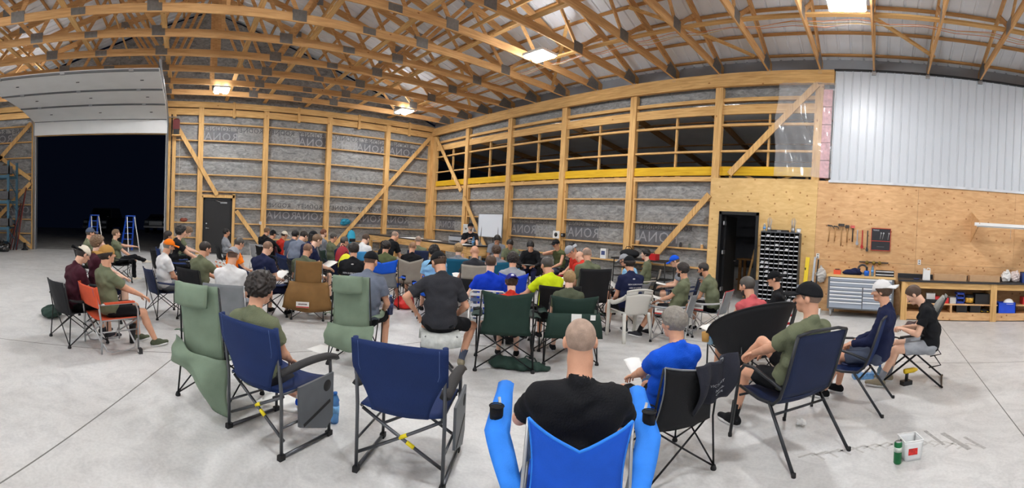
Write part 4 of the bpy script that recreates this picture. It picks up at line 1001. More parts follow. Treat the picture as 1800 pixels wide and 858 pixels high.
    if low == 'pants':
        for i in (0, 1):
            pass
        Q.cut((0, 0, .055), (0, 0, -1))
    Q.folds(.003, 32, len(label) + 3); V, F = Q.mesh(); link('trousers' if low == 'pants' else 'shorts', np_mesh('low', V, F, cloth(lowc)), t)
    # --- hair
    hl, hh_ = H - .19, H + .19
    if hair not in ('none',):
        th = dict(buzz=.005, short=.012, medium=.022, curly=.030, afro=.038, long=.02, ring=.006)[hair]
        hv = min(h, .009); G = Field(hl, hh_, hv)
        G.ell(hp(0, -.012, .030 + th * .3), (.074 + th, .096 + th, .086 + th), Bh, 0)
        if hair == 'long': G.cone(hp(0, -.05, .0), hp(0, -.06, -.10), .075, .06, .03, hy, .7)
        if hair == 'curly': G.curls(.013, 95, 1.0)
        if hair == 'afro': G.curls(.018, 88, 2.0)
        if hair == 'medium': G.folds(.0022, 110, 1)
        nn = hy * .80 - hz_ * .60
        G.cut(hp(0, .033 if hair in ('curly', 'medium', 'afro') else .028, .006), nn)
        G.cut(hp(0, 0, -.062 if hair != 'long' else -.15), -hz_)
        if hair == 'ring': G.cut(hp(0, 0, .045), hz_ + hy * .5)
        if hat: G.cut(hp(0, 0, .045), hz_)
        V, F = G.mesh(); eb = MB()
        if fine and not hat:
            for sx in (-1, 1): eb.tube([hp(sx * .018, .091, .031), hp(sx * .034, .088, .035), hp(sx * .047, .078, .030)], [.003, .0035, .002], 5)
        link('hair', np_mesh('hair', V, F, hairm(hc, hair, skn), eb if eb.v else None), t)
    if beard:
        G = Field(hl, hh_, min(h, .009)); G.cone(hp(0, .022, -.032), hp(0, .056, -.074), .061, .040, .02, hx, .97); G.cone(hp(0, .064, -.082), hp(0, .066, -.08), .031, .03, .01)
        G.cut(hp(0, .0, -.032), hz_ + hy * .15); G.cut(hp(0, -.012, 0), -hy); G.curls(.002, 160, 1); V, F = G.mesh(); link('beard', np_mesh('beard', V, F, hairm(beard)), t)
    # --- cap
    if hat:
        RB = Matrix(Bh.tolist()); s_ = -1 if hat_back else 1
        tilt = Matrix.Rotation(math.radians(8 * s_ if not hat_back else -14), 3, 'X'); RB = RB @ tilt
        cm = MB(); cm.ell(hp(0, -.008, .030), (.090, .112, .108), RB, 22, 8, z0=.0)
        cap = cm.build('cap', cloth(hatc), t)
        bm_ = MB()
        def brim(u, v):
            a = (u - .5) * 2.0; r0 = Vector((.084 * math.sin(a * 1.15), s_ * (.104 * math.cos(a * 1.15)), .004)); r1 = Vector((.080 * a, s_ * (.198 - .035 * a * a), -.012 - .030 * a * a))
            return Vector(hp(0, -.008, .034)) + RB @ (r0.lerp(r1, v))
        bm_.sheet(brim, 12, 4, .004); bm_.build('brim', cloth(shade or hatc), cap)
        b2 = MB(); b2.ell(Vector(hp(0, -.008, .030)) + RB @ Vector((0, 0, .109)), (.008, .008, .005), nu=8, nv=5); b2.build('cap_button', cloth(hatc), cap)
        if logo:
            b3 = MB(); b3.ell(Vector(hp(0, -.008, .030)) + RB @ Vector((0, s_ * .098, .048)), (.026, .012, .018), RB, 10, 6); b3.build('cap_badge', cloth(logo), cap)
    if glasses:
        g = MB()
        for sx in (-1, 1):
            g.tube([hp(sx * .032 + .024 * math.cos(q * PI / 5), .104, .010 + .017 * math.sin(q * PI / 5)) for q in range(10)], .0022, 5, closed=True)
            g.tube([hp(sx * .056, .102, .014), hp(sx * .082, .06, .012), hp(sx * .084, -.01, .010)], .002, 5)
        g.tube([hp(-.008, .108, .012), hp(.008, .108, .012)], .002, 5); g.build('glasses', DARK, t)
    # --- socks and shoes
    for i, sx in enumerate((-1, 1)):
        a = an[i]; sd = nrm(an[i] - kn[i])
        if footdir and footdir[i] is not None: fd = nrm(footdir[i])
        else:
            ta = math.radians(toe[i] + 8 * sx); fd = np.array([math.sin(ta), math.cos(ta), 0]); fd = nrm(fd - sd * (fd @ sd) * .25)
        dn = nrm(sd - fd * (sd @ fd)); 
        if not (footdir and footdir[i] is not None): dn = np.array([0, 0, -1.])
        sdx = np.cross(fd, dn)
        if sock and low != 'pants':
            m = MB(); top = a - sd * .13; m.tube([top, a - sd * .02, a + dn * .03], [.047, .039, .04], 10); m.build('sock', cloth(sock), t)
        G = Field(a - .26, a + .26, min(h, .010)); hb = a - fd * .028 + dn * .040; tb = a + fd * .165 + dn * .052
        G.cone(hb, a + fd * .06 + dn * .035, .038, .040, .02); G.cone(a + fd * .03 + dn * .04, tb, .042, .030, .03, dn, .8); G.cone(a + dn * .0, hb, .036, .036, .02)
        G.cut(a - dn * .02, -dn); G.cut(a + dn * .066, dn); V, F = G.mesh(); sh_o = link('shoe', np_mesh('shoe', V, F, cloth(shoe)), t)
        m = MB(); c = []
        for q in range(14):
            an_ = 2 * PI * q / 14; c.append((math.cos(an_), math.sin(an_)))
        lvl = []
        for dz in (.062, .084): lvl.append([a + fd * (.062 + .128 * cy_ ) + sdx * ((.041 + .006 * cy_) * cx_) + dn * dz for cx_, cy_ in c])
        m._add([p for l_ in lvl for p in l_], [tuple(range(14)), tuple(range(27, 13, -1))] + [(q, q + 14, (q + 1) % 14 + 14, (q + 1) % 14) for q in range(14)], True); m.build('sole', cloth(sole), sh_o)
    t['_head'] = 0; del t['_head']
    return t, dict(P=P, W=W, C=C, N=N, H=H, sh=sh, el=el, wr=wr, kn=kn, an=an, f2=f2, d2=d2, d3=d3)
def head_local(lean=8, hunch=0, head=(0, 0), seat=.47, neck=.10):
    la = math.radians(lean); hu = math.radians(hunch); P = Vector((0, 0, seat + .08))
    d = lambda a: Vector((0, -math.sin(a), math.cos(a)))
    N = P + d(la) * .19 + d(la - hu * .6) * .18 + d(la - hu) * .155
    B = Matrix.Rotation(math.radians(head[0]), 3, 'Z') @ Matrix.Rotation(-math.radians(head[1]), 3, 'X')
    hy, hz_ = B @ Vector((0, 1, 0)), B @ Vector((0, 0, 1)); nk = (d(la - hu) * .5 + hz_ * .5 + Vector((0, .28, 0))).normalized()
    return N + nk * neck + hz_ * .075 + hy * .022, hz_
# ================================================================ the crowd and their chairs
def C(kind, label, loc, rz, sc, **k):
    mk = dict(camp=quad_chair, director=director_chair, lounge=tall_chair, patio=patio_chair, plastic=plastic_chair, gravity=gravity_chair, lawn=lawn_chair, bucket=bucket_chair)[kind]
    nm = dict(camp='camping_chair', director='director_chair', lounge='lounge_chair', patio='patio_chair', plastic='plastic_chair', gravity='reclining_chair', lawn='lawn_chair', bucket='camping_chair')[kind]
    return proto((nm, kind, tuple(sorted(k.items()))), lambda t: mk(t, **k), label, loc, rz, sc)
PEOPLE = {}
def Q(crown, rz, label, chair=None, clabel=None, ck=None, coff=(0, .05), crz=0, cat=None, key=None, smin=.90, smax=1.10, csc=None, **kw):
    """a person whose crown is at 'head', facing rz degrees, with the chair that carries them"""
    kw.setdefault('seat', .455); kw.setdefault('lean', 14); kw.setdefault('hunch', 14); kw.setdefault('head', (0, 12))
    H, hz_ = head_local(kw['lean'], kw['hunch'], kw['head'], kw['seat'], kw.get('neck', .10)); top = H + hz_ * .125
    sc = max(smin, min(smax, crown[2] / top.z)); r = math.radians(rz); R_ = Matrix.Rotation(r, 3, 'Z'); off = R_ @ Vector((top.x, top.y, 0)) * sc
    loc = Vector((crown[0] - off.x, crown[1] - off.y, 0))
    dist = math.hypot(crown[0], crown[1]); kw.setdefault('vox', .0085 if dist < 6 else (.0105 if dist < 9 else .0125))
    t, J = person(label, loc, r, sc, **kw)
    c = None
    if chair:
        o_ = R_ @ Vector((coff[0], coff[1], 0)) * sc; s2 = csc or sc; c = C(chair, clabel, Vector((cat[0], cat[1], 0)) if cat else loc + Vector((o_.x, o_.y, 0)), math.radians(cat[2]) if cat else r + math.radians(crz), s2, **(ck or {}))
    if key: PEOPLE[key] = (t, J, sc, loc, R_, c)
    return t
def wpt(key, p):
    """a point given in the frame of one of the people, in world space"""
    t, J, sc, loc, R_, c = PEOPLE[key]; return loc + R_ @ (Vector(p) * sc)
def text_on_back(key, lines, size, z0, m, name='shirt_print', dx=0.0, gap=1.35):
    t, J, sc, loc, R_, c = PEOPLE[key]; so = [o for o in t.children if o.name.startswith('shirt')][0]; V = np.array([v.co[:] for v in so.data.vertices]); items = []
    for i, ln in enumerate(lines):
        z = z0 - i * size * gap; me = lettering(ln, size, depth=.001)
        for v in me.vertices:
            q = V[(abs(V[:, 0] - (v.co.x + dx)) < .02) & (abs(V[:, 2] - z - v.co.z) < .02)]
            y = (q[:, 1].min() if len(q) else -.2); v.co = (v.co.x + dx, y - .002 + v.co.y, z + v.co.z)
        me.materials.append(m); link('shirt_line', me, so)
PRINTW = mat('print_white', (214, 216, 220), .7, 0, 0)

# ---- front row, nearest the viewpoint
Q((-1.27, 1.61, 1.19), 42.1, 'man with shaved grey head seen from behind in black T-shirt, nearest in bright blue chair', 'camp','bright blue camp chair with lighter blue piping under the shaven-headed man in black', dict(fc='blue', fr='silver', peak=.14, top=.96, w=.24, back_w=.235, arm='bpipe', rim='bpipe', armx=.13, armw=1.1, arml=.30, armz=.82), key='R10', lean=14, hunch=6, head=(6,6), shirt='black', low='pants', lowc='jean', hair='buzz', hc='grey', skn=1, fat=1.25, shw=1.16, neck=.125, sleeve=.68, hands=((-.26,.34,.70),(.26,.34,.68)), elbow=(.6,.5), feet=((-.28,.52),(.16,.40)))
Q((-1.36, 2.73, 1.05), 62.4, 'grey-haired man in bright blue T-shirt seen from behind in black chair', 'camp','black mesh camp chair with grey piping and a dark hoodie over its corner', dict(fc='black', fr='black', peak=.05, top=.93, w=.28, rim='grey'), key='R9', coff=(.04,.03), lean=28, hunch=18, head=(14,8), shirt='blue', lowc='black', hair='medium', hc='grey', skn=1, glasses=True, hands=((-.10,.32,.66),(.08,.34,.66)), smin=.86)
Q((-0.56, 3.46, 1.18), 59.2, 'man in black cap and olive T-shirt with leg crossed, in navy sling chair', 'patio','navy sling patio chair with dark frame under the man in black cap and olive shirt', dict(fc='navy'), key='R11', cat=(-.73,3.57,55), smin=1.0, lean=30, hunch=16, head=(30,2), shirt='olive', lowc='black', lowlen=.62, hair='buzz', hc='dgrey', hat='c', hatc='black', logo='grey', skn=1, sleeve=.74, hands=((-.12,.46,.60),(.02,.34,.64)), feet=((-.12,.52),(.02,.68,.46)), knees=((0,.5,1),(-.1,-.2,1)), shoe='black', sock='black', csc=1.0)
Q((0.01, 4.70, 1.27), 79.9, 'man in white mesh cap worn backwards and navy long-sleeved top, in sling chair', 'patio','dark sling patio chair under the man in white mesh cap', dict(fc='dnavy'), key='R12', cat=(-.28,4.64,78), lean=16, hunch=18, head=(0,6), shirt='navy', sleeve=1.5, lowc='slate', lowlen=.8, hair='medium', hc='brown', hat='c', hatc='white', hat_back=True, skn=1, hands=((-.14,.28,.64),(.10,.30,.62)), feet=((-.10,.58),(.14,.48)), shoe='black')
Q((0.34, 5.29, 1.16), 84.3, 'brown-haired man in black T-shirt bowed over his hands, in reclining chair', 'gravity','grey and black zero-gravity recliner with head pillow at right', dict(), key='R13', cat=(.38,5.50,82), lean=6, hunch=34, head=(0,38), shirt='black', lowc='lgrey', lowlen=.72, hair='short', hc='brown', skn=0, hands=((-.06,.34,.72),(.06,.36,.72)), elbow=(.5,.5), feet=((-.12,.60),(.14,.52)), shoe='khaki', sock='grey', curl=.8)
Q((-3.15, 0.58, 1.20), 41.6, 'curly dark-haired young man in olive T-shirt, in navy director chair with side tray', 'director','navy director chair with grey side tray under the curly-haired young man', dict(fc='dnavy', tray=True), key='L14', cat=(-3.20,.74,32), csc=1.0, lean=14, hunch=10, head=(-16,12), shirt='olive', lowc='charcoal', hair='afro', hc='dark', skn=1, hands=((-.10,.30,.64),(.12,.28,.60)), elbow=(.2,.2), feet=((-.04,.74),(.14,.76)), shoe='blue', sole='cream', sock='white')
Q((-4.21, 2.70, 1.29), 63.3, 'man in black cap and charcoal T-shirt seen from behind, sitting astride a stool', None, key='L35', lean=2, hunch=18, head=(24,26), shirt='charcoal', lowc='black', lowlen=.72, hair='short', hc='brown', hat='c', hatc='black', skn=1, sleeve=.75, hands=((-.27,.12,.66),(.20,.22,.60)), elbow=(1.6,.5), feet=((-.14,.44),(.30,.20)), knees=((0,.5,1),(.8,.5,1)), shoe='khaki', sock='slate', seat=.50, smax=1.2, fat=1.08)
# ---- left side
Q((-5.12, -0.91, 1.23), 34.0, 'young man in tan cap worn backwards and olive T-shirt, in orange director chair', 'director','orange director chair with bright aluminium frame at left', dict(fc='orange', fr='silver', loop=True, tags=False, band_only=True, top=.86), key='L1', coff=(0,.02), lean=13, hunch=6, head=(0,-4), shirt='olive', lowc='black', hair='medium', hc='dark', hat='c', hatc='ltan', hat_back=True, skn=1, hands=((.05,.50,.62),(.14,.52,.62)), elbow=(0,.1), feet=((-.14,.50),(.16,.60)), shoe='dolive', sleeve=.7, vox=.008)
Q((-5.46, -1.23, 1.14), 40.7, 'man in cream and black cap and maroon T-shirt behind the orange chair', 'camp','black and grey folding camp chair behind the orange director chair', dict(fc='black', peak=.01, top=.86), key='L2', lean=12, hunch=22, head=(0,24), shirt='maroon', lowc='black', hair='short', hc='dark', hat='c', hatc='cream', shade='black', hat_back=True, logo='black', skn=0, feet=((-.12,.5),(.14,.46)), shoe='charcoal')
Q((-6.48, -1.28, 1.26), 21.2, 'young man with curly light-brown hair in maroon shirt looking up from a phone', 'camp','black camp chair hidden behind the two young men at left', dict(fc='black', peak=.03), key='L3', lean=12, hunch=12, head=(0,0), shirt='maroon', lowc='navy', hair='curly', hc='lbrown', skn=3, hands=((-.02,.40,.70),(.12,.38,.70)))
Q((-9.39, -2.02, 1.26), 26.1, 'bearded man in navy cap and olive T-shirt near the open overhead door', 'camp','dark camp chair under the man in navy cap near the overhead door', dict(fc='black', peak=.0, top=.84), lean=12, hunch=12, head=(0,4), shirt='olive', lowc='khaki', hair='short', hc='dgrey', beard='dgrey', hat='c', hatc='slate', skn=1)
Q((-10.18, -1.59, 1.21), 16.9, 'short-haired man in olive T-shirt with ankle on knee, arm stretched over chair', 'camp','black camp chair with light-blue cushion by the open overhead door', dict(fc='black', peak=.02, top=.82), key='L5', lean=14, hunch=6, head=(0,-2), shirt='olive', low='pants', lowc='black', hair='short', hc='lbrown', skn=0, hands=((-.20,.62,.86),(.16,.40,.60)), feet=((-.10,.46),(-.02,.70,.54)), knees=((0,.5,1),(.9,.4,.6)), shoe='cream')
Q((-7.00, -0.22, 1.13), 23.8, 'grey-bearded man in orange cap and glasses, white T-shirt', 'camp','navy camp chair with black crossed legs under the man in orange cap', dict(fc='navy', peak=.02, top=.84), lean=12, hunch=18, head=(0,14), shirt='white', lowc='grey', hair='short', hc='grey', beard='grey', glasses=True, hat='c', hatc='orange', skn=1)
Q((-6.69, 0.34, 1.19), 39.1, 'dark-haired balding man in olive T-shirt in black chair with red arms', 'camp','black folding camp chair with red armrests', dict(fc='black', arm='red', peak=.0, top=.90, w=.29), lean=12, hunch=16, head=(-12,14), shirt='olive', lowc='khaki', hair='short', hc='dark', skn=1, hands=((-.05,.42,.66),(.2,.46,.66)))
Q((-9.30, -0.06, 1.34), 10.4, 'dark wavy-haired young man in black T-shirt leaning forward, in profile', 'camp','dark folding chair under the wavy-haired man in black by the door', dict(fc='dnavy', peak=.03), lean=2, hunch=22, head=(0,6), shirt='black', lowc='black', hair='curly', hc='black', skn=0, hands=((-.06,.50,.66),(.10,.52,.66)), smax=1.14)
Q((-9.89, -0.35, 1.20), 20.0, 'long dark-haired person in white top at the edge of the overhead door', 'camp','dark folding chair beside the right jamb of the overhead door', dict(fc='slate2' if False else 'mblack', peak=.03), lean=8, hunch=14, head=(0,10), shirt='white', lowc='black', hair='long', hc='dark', skn=1)
Q((-11.30, 0.15, 1.23), 5.3, 'curly light-brown-haired youth in olive top bowed over a tablet', 'camp','green folding chair under the bowed curly-haired youth', dict(fc='dgreen', peak=.03), lean=2, hunch=30, head=(0,38), shirt='olive', lowc='black', hair='curly', hc='lbrown', skn=3, hands=((-.06,.48,.66),(.08,.46,.66)))
Q((-12.15, 1.14, 1.16), 10.6, 'dark-haired youth in pale grey T-shirt sitting against the black door', 'camp','black folding chair in front of the small black door', dict(fc='black', peak=.02, top=.8), lean=10, hunch=4, head=(0,-4), shirt='lgrey', lowc='slate', hair='short', hc='black', skn=2)
Q((-8.23, 1.06, 1.18), 20.7, 'grey-haired man in glasses and bright orange T-shirt', 'lawn','orange and white webbed lawn chair under the man in orange shirt', dict(web1=(230,110,50), web2=(226,222,214), fr='white'), lean=6, hunch=22, head=(0,20), shirt='orange', lowc='khaki', hair='short', hc='dgrey', glasses=True, skn=0, fat=1.1, hands=((-.06,.36,.66),(.10,.34,.66)), elbow=(.4,.4))
Q((-5.66, 0.64, 1.15), 65.6, 'man in pale grey cap worn backwards and white T-shirt seen from behind', 'camp','pale grey rounded camp chair with silver legs in front of the curly-haired youth', dict(fc='grey', fr='silver', peak=.0, top=.86, w=.29, holder=False), key='L13', lean=10, hunch=16, head=(-4,14), shirt='white', lowc='grey', hair='buzz', hc='dark', hat='c', hatc='lgrey', hat_back=True, skn=1, fat=1.08)
Q((-6.97, 1.36, 1.21), 44.9, 'crop-haired man in glasses and navy T-shirt with bare raised knee', 'camp','navy camp chair with two pointed back corners', dict(fc='navy', peak=.13, top=.93), key='L15', lean=8, hunch=22, head=(-10,22), shirt='navy', lowc='navy', hair='buzz', hc='brown', glasses=True, skn=0, hands=((-.02,.36,.70),(.18,.30,.66)), feet=((-.12,.46),(.22,.50)), knees=((0,.5,1),(.5,.2,1)), shoe='black')
Q((-12.77, 2.42, 1.26), 35.3, 'short-haired man in patterned black jacket beside the wall post', 'camp','white folding chair beside the second wall post', dict(fc='lgrey', fr='white', peak=.0, top=.82), lean=4, hunch=20, head=(-10,14), shirt='black', sleeve=1.5, lowc='black', hair='short', hc='lbrown', skn=1, hands=((-.06,.40,.62),(.08,.40,.62)))
Q((-11.76, 2.39, 1.22), 24.5, 'person in black cap and black jacket close to the left wall', 'camp','black folding chair close to the left wall post', dict(fc='mblack', peak=.03), lean=6, hunch=16, head=(0,12), shirt='black', sleeve=1.5, lowc='black', hair='short', hc='dark', hat='c', hatc='black', skn=1, hands=((-.04,.44,.66),(.10,.44,.66)))
Q((-11.89, 2.75, 1.12), 19.0, 'man in cream cap and dark red shirt', 'camp','maroon folding chair under the man in cream cap', dict(fc='maroon', peak=.03), lean=8, hunch=18, head=(0,18), shirt='red', lowc='black', hair='short', hc='dark', hat='c', hatc='cream', skn=2)
Q((-10.85, 2.79, 1.26), 47.6, 'black-haired man in slate-blue T-shirt with bent back', 'camp','slate folding chair under the black-haired man in slate-blue shirt', dict(fc='dnavy', peak=.06, top=.74), lean=0, hunch=22, head=(-14,16), shirt='slate', lowc='black', hair='medium', hc='black', skn=1)
Q((-9.92, 2.78, 1.27), 38.3, 'dark-haired man in pale grey T-shirt leaning far forward', 'camp','low blue folding chair under the man in pale grey shirt', dict(fc='navy', peak=.04, top=.70), lean=-4, hunch=30, head=(-8,34), shirt='bgrey', lowc='slate', hair='short', hc='dark', skn=0, smax=1.14)
Q((-9.10, 2.74, 1.32), 19.2, 'person in large black cap with long dark hair and black top', 'camp','black low folding chair under the person with long dark hair', dict(fc='black', peak=.05, top=.74), lean=2, hunch=20, head=(0,14), shirt='navy', lowc='black', hair='long', hc='black', hat='c', hatc='black', skn=2, smax=1.14)
Q((-8.30, 2.61, 1.28), 6.6, 'sandy-haired man in navy T-shirt reading a white sheet', 'camp','dark folding chair under the reading sandy-haired man', dict(fc='mblack', peak=.06, top=.72), key='L23', lean=2, hunch=24, head=(0,24), shirt='navy', lowc='khaki', hair='short', hc='lbrown', skn=3, hands=((-.04,.44,.66),(.12,.42,.64)))
Q((-7.01, 2.03, 1.18), 55.8, 'crop-haired man in glasses and dark olive shirt in brown chair', 'lounge','tan-brown camp chair with its brown cloth hanging behind', dict(fc='brown', fr='grey', pillow=False, w=.26, low=True), key='L22', coff=(.10,.05), crz=14, csc=.84, lean=6, hunch=20, head=(-16,20), shirt='dolive', lowc='black', hair='buzz', hc='brown', glasses=True, skn=1, hands=((-.14,.34,.64),(.26,.36,.70)))
Q((-11.98, 3.89, 1.29), 10.0, 'red-bearded man in grey T-shirt by the middle wall post', 'camp','grey folding chair under the red-bearded man', dict(fc='grey', peak=.03), lean=12, hunch=8, head=(0,4), shirt='grey', lowc='khaki', hair='short', hc='red', beard='red', skn=3)
Q((-10.76, 3.78, 1.23), 2.7, 'man with glasses in olive T-shirt beside the red-bearded man', 'camp','olive folding chair beside the red-bearded man', dict(fc='dgreen', peak=.05), lean=12, hunch=12, head=(0,10), shirt='olive', lowc='tan', hair='short', hc='dgrey', glasses=True, skn=1)
Q((-9.07, 3.44, 1.22), 11.2, 'grey-haired man in navy T-shirt behind the red backpack', 'camp','navy folding chair behind the red backpack', dict(fc='navy', peak=.05, top=.8), lean=8, hunch=16, head=(0,10), shirt='navy', lowc='slate', hair='short', hc='dgrey', skn=1)
Q((-6.59, 2.65, 1.24), 64.1, 'dark-haired man in black T-shirt with white back lettering', 'camp','black folding chair under the man with lettered black shirt', dict(fc='black', peak=.1, top=.66), key='L27', lean=4, hunch=14, head=(4,8), shirt='black', lowc='black', hair='medium', hc='dark', skn=1, fat=1.05)
Q((-9.53, 4.17, 1.26), 40.4, 'brown-haired man with head bowed in pale blue shirt', 'camp','sky-blue and grey camp chair beside the leaning brace', dict(fc='sky', peak=.02, top=.92, lower='tan', w=.30), lean=6, hunch=24, head=(-12,32), shirt='white', lowc='slate', hair='short', hc='brown', skn=3)
Q((-4.83, 2.19, 1.24), 53.6, 'man in black cap and grey-blue T-shirt seen from behind, in tall green chair', 'lounge','tall pale green lounge chair with pillow in the middle of the crowd', dict(fc='green'), key='L29', coff=(-.09,-.04), crz=2, csc=.90, lean=0, hunch=20, head=(-16,18), shirt='bgrey', lowc='black', hair='buzz', hc='dark', hat='c', hatc='black', skn=1, hands=((-.14,.30,.62),(.18,.30,.56)), elbow=(0,.25), feet=((-.14,.42),(.22,.30)), fat=1.08)
Q((-7.54, 3.70, 1.23), 55.9, 'dark brown-haired person low in a blue and grey chair', 'camp','blue over grey camp chair with tall back and two corner peaks', dict(fc='blue', peak=.09, top=1.0, lower='grey', w=.31), key='L30', lean=12, hunch=18, head=(-12,10), shirt='camo', lowc='tan', hair='medium', hc='dark', skn=1, feet=((-.1,.45),(.25,.46)))
Q((-10.03, 5.20, 1.33), 26.6, 'bald man in black T-shirt bending over the long bench', 'camp','black folding chair under the bald man bending by the bench', dict(fc='mblack', peak=.05, top=.7), lean=-16, hunch=26, head=(0,34), shirt='black', lowc='black', hair='ring', hc='grey', skn=1, hands=((-.10,.46,.56),(.20,.50,.50)), smax=1.18, fat=1.1)
Q((-9.51, 5.53, 1.26), 61.8, 'crop-haired man in olive T-shirt in navy chair before the bench', 'camp','navy square-backed camp chair before the long bench', dict(fc='navy', peak=.0, top=.98), lean=10, hunch=10, head=(0,12), shirt='olive', lowc='black', hair='buzz', hc='grey', skn=1)
Q((-7.92, 4.49, 1.19), 54.5, 'balding crop-haired man in black T-shirt in grey chair', 'camp','stone-grey camp chair with swooping back edge', dict(fc='tan', peak=.10, top=1.0, w=.30), key='L33', lean=10, hunch=16, head=(-8,16), shirt='black', lowc='black', hair='buzz', hc='lbrown', skn=1)
Q((-6.59, 4.16, 1.21), 67.7, 'black curly-haired youth in pale blue T-shirt', 'camp','bright blue and silver camp chair between the two rows', dict(fc='blue', peak=.09, top=.80, fr='black', arm='blue'), lean=8, hunch=18, head=(0,20), shirt='lblue', lowc='black', hair='curly', hc='black', skn=1)
# ---- middle
Q((-10.32, 7.74, 1.65), 235.1, 'man in black cap and black T-shirt speaking into a microphone by the bench', None, key='SP', seat=.80, lean=6, hunch=8, head=(0,2), shirt='black', lowc='black', lowlen=.7, hair='short', hc='dgrey', beard='grey', hat='c', hatc='black', skn=0, fat=1.12, hands=((.12,.22,1.10),(-.10,.36,.90)) if False else ((-.20,.36,.92),(.06,.24,1.22)), elbow=(.2,.5), feet=((-.22,.40,.34),(.22,.40,.34)), smin=.95)
Q((-7.25, 5.16, 1.18), 56.6, 'person with curly blond hair above a teal chair back', 'camp','teal camp chair with straight top under the curly blond hair', dict(fc='teal', peak=.01, top=1.04, w=.31), lean=12, hunch=10, head=(0,8), shirt='grey', lowc='black', hair='curly', hc='blond', skn=3)
Q((-6.27, 4.81, 1.25), 60.5, 'bald man with charcoal hood on his shoulders, in stone and black chair', 'camp','black camp chair with stone-coloured upper back', dict(fc='tan', peak=.02, top=1.0, lower='black', w=.29), key='M2', lean=10, hunch=14, head=(6,14), shirt='charcoal', lowc='black', hair='none', skn=1, fat=1.12, hands=((-.26,.30,.66),(.14,.30,.6)))
Q((-9.44, 8.04, 1.31), 233.6, 'black-haired youth in grey T-shirt below the whiteboard facing the crowd', 'camp','dark folding chair below the whiteboard', dict(fc='black', peak=.02, top=.7), lean=4, hunch=28, head=(0,40), shirt='grey', lowc='black', hair='medium', hc='black', skn=2)
Q((-8.62, 7.76, 1.24), 218.0, 'black-haired youth in olive T-shirt facing the crowd, head bowed', 'camp','bright teal-blue folding chair under the bowed youth in olive', dict(fc='sky', peak=.02, top=.86), lean=6, hunch=26, head=(0,36), shirt='olive', lowc='black', hair='medium', hc='black', skn=2)
Q((-6.78, 5.76, 1.17), 51.6, 'person with curly brown hair above a wide blue-teal chair', 'camp','wide blue-teal camp chair left of the grey-sleeved youth', dict(fc='teal', peak=.03, top=1.03, w=.36), lean=12, hunch=12, head=(0,8), shirt='grey', lowc='black', hair='curly', hc='brown', skn=1)
Q((-7.75, 7.66, 1.24), 219.3, 'black-haired man in black hoodie writing on his lap, facing the crowd', 'camp','black folding chair under the man writing in a hoodie', dict(fc='mblack', peak=.02, top=.84), key='M6', lean=6, hunch=30, head=(0,40), shirt='black', sleeve=1.5, low='pants', lowc='navy', hair='medium', hc='black', skn=1, hands=((-.12,.36,.68),(.14,.36,.68)), elbow=(.5,.5))
Q((-5.16, 4.73, 1.20), 51.5, 'curly dark-haired youth in grey vest above a royal blue chair', 'camp','royal blue camp chair with peaked corners', dict(fc='royal', peak=.08, top=1.03, w=.25), lean=10, hunch=14, head=(0,12), shirt='lgrey', lowc='black', hair='curly', hc='dark', skn=1)
Q((-4.73, 3.93, 1.20), 46.3, 'brown-haired boy in royal blue T-shirt seen from behind', 'lawn','blue and white webbed aluminium lawn chair', dict(), key='M8', lean=10, hunch=10, head=(0,6), shirt='royal', lowc='black', hair='short', hc='brown', skn=3, hands=((-.24,.22,.64),(.20,.26,.62)), elbow=(.4,.3))
Q((-3.84, 3.51, 1.03), 49.6, 'child in purple-blue cap worn backwards peeking over a dark green chair', 'camp','dark green camp chair with high back and cup-holder arms under the capped child', dict(fc='dgreen', peak=.05, top=.93, w=.29), key='M9', csc=.98, coff=(-.06,.05), smin=.80, lean=14, hunch=16, head=(10,12), shirt='red', lowc='black', hair='medium', hc='brown', hat='c', hatc='purple', hat_back=True, logo='white', skn=3)
Q((-4.25, 4.52, 1.22), 73.3, 'balding man in neon yellow shirt reaching along his chair', 'camp','tall black camp chair beside the neon yellow shirt', dict(fc='mblack', peak=.02, top=.96, w=.30), key='M10', coff=(.12,-.04), crz=-24, lean=8, hunch=16, head=(6,16), shirt='neon', lowc='black', hair='short', hc='dgrey', skn=1, hands=((-.42,.34,.66),(.10,.30,.62)))
Q((-7.78, 8.60, 1.33), 176.1, 'man in black cap and green sleeveless shirt resting cheek on hand', 'camp','dark folding chair near the wall under the man in sleeveless shirt', dict(fc='black', peak=.03, top=.8), lean=4, hunch=22, head=(0,16), shirt='camo', sleeve=.05, lowc='slate', hair='short', hc='dark', hat='c', hatc='black', skn=1, hands=((-.08,.34,.60),(.10,.16,1.02)), elbow=(.4,1.0))
Q((-6.05, 7.07, 1.25), 158.5, 'man in white and grey cap and red T-shirt reading, in profile', 'camp','dark folding chair with red arm strap under the man in red', dict(fc='black', arm='red', peak=.03, top=.8), lean=-2, hunch=30, head=(0,36), shirt='red', lowc='khaki', hair='short', hc='grey', hat='c', hatc='lgrey', hat_back=True, skn=1, smax=1.14)
Q((-6.96, 8.26, 1.29), 168.1, 'dark-haired person in black T-shirt behind the red-shirted man', 'camp','black chair behind the red-shirted man', dict(fc='mblack', peak=.05, top=.8), lean=0, hunch=24, head=(0,26), shirt='black', lowc='black', hair='short', hc='black', skn=1)
Q((-5.65, 6.94, 1.18), 67.2, 'pink bald man bowed forward in red polo next to the bald man in olive', 'camp','red and black folding chair under the pink bald man', dict(fc='red', peak=.06, top=.74), lean=-4, hunch=30, head=(10,34), shirt='red', lowc='khaki', hair='none', skn=0, smax=1.12)
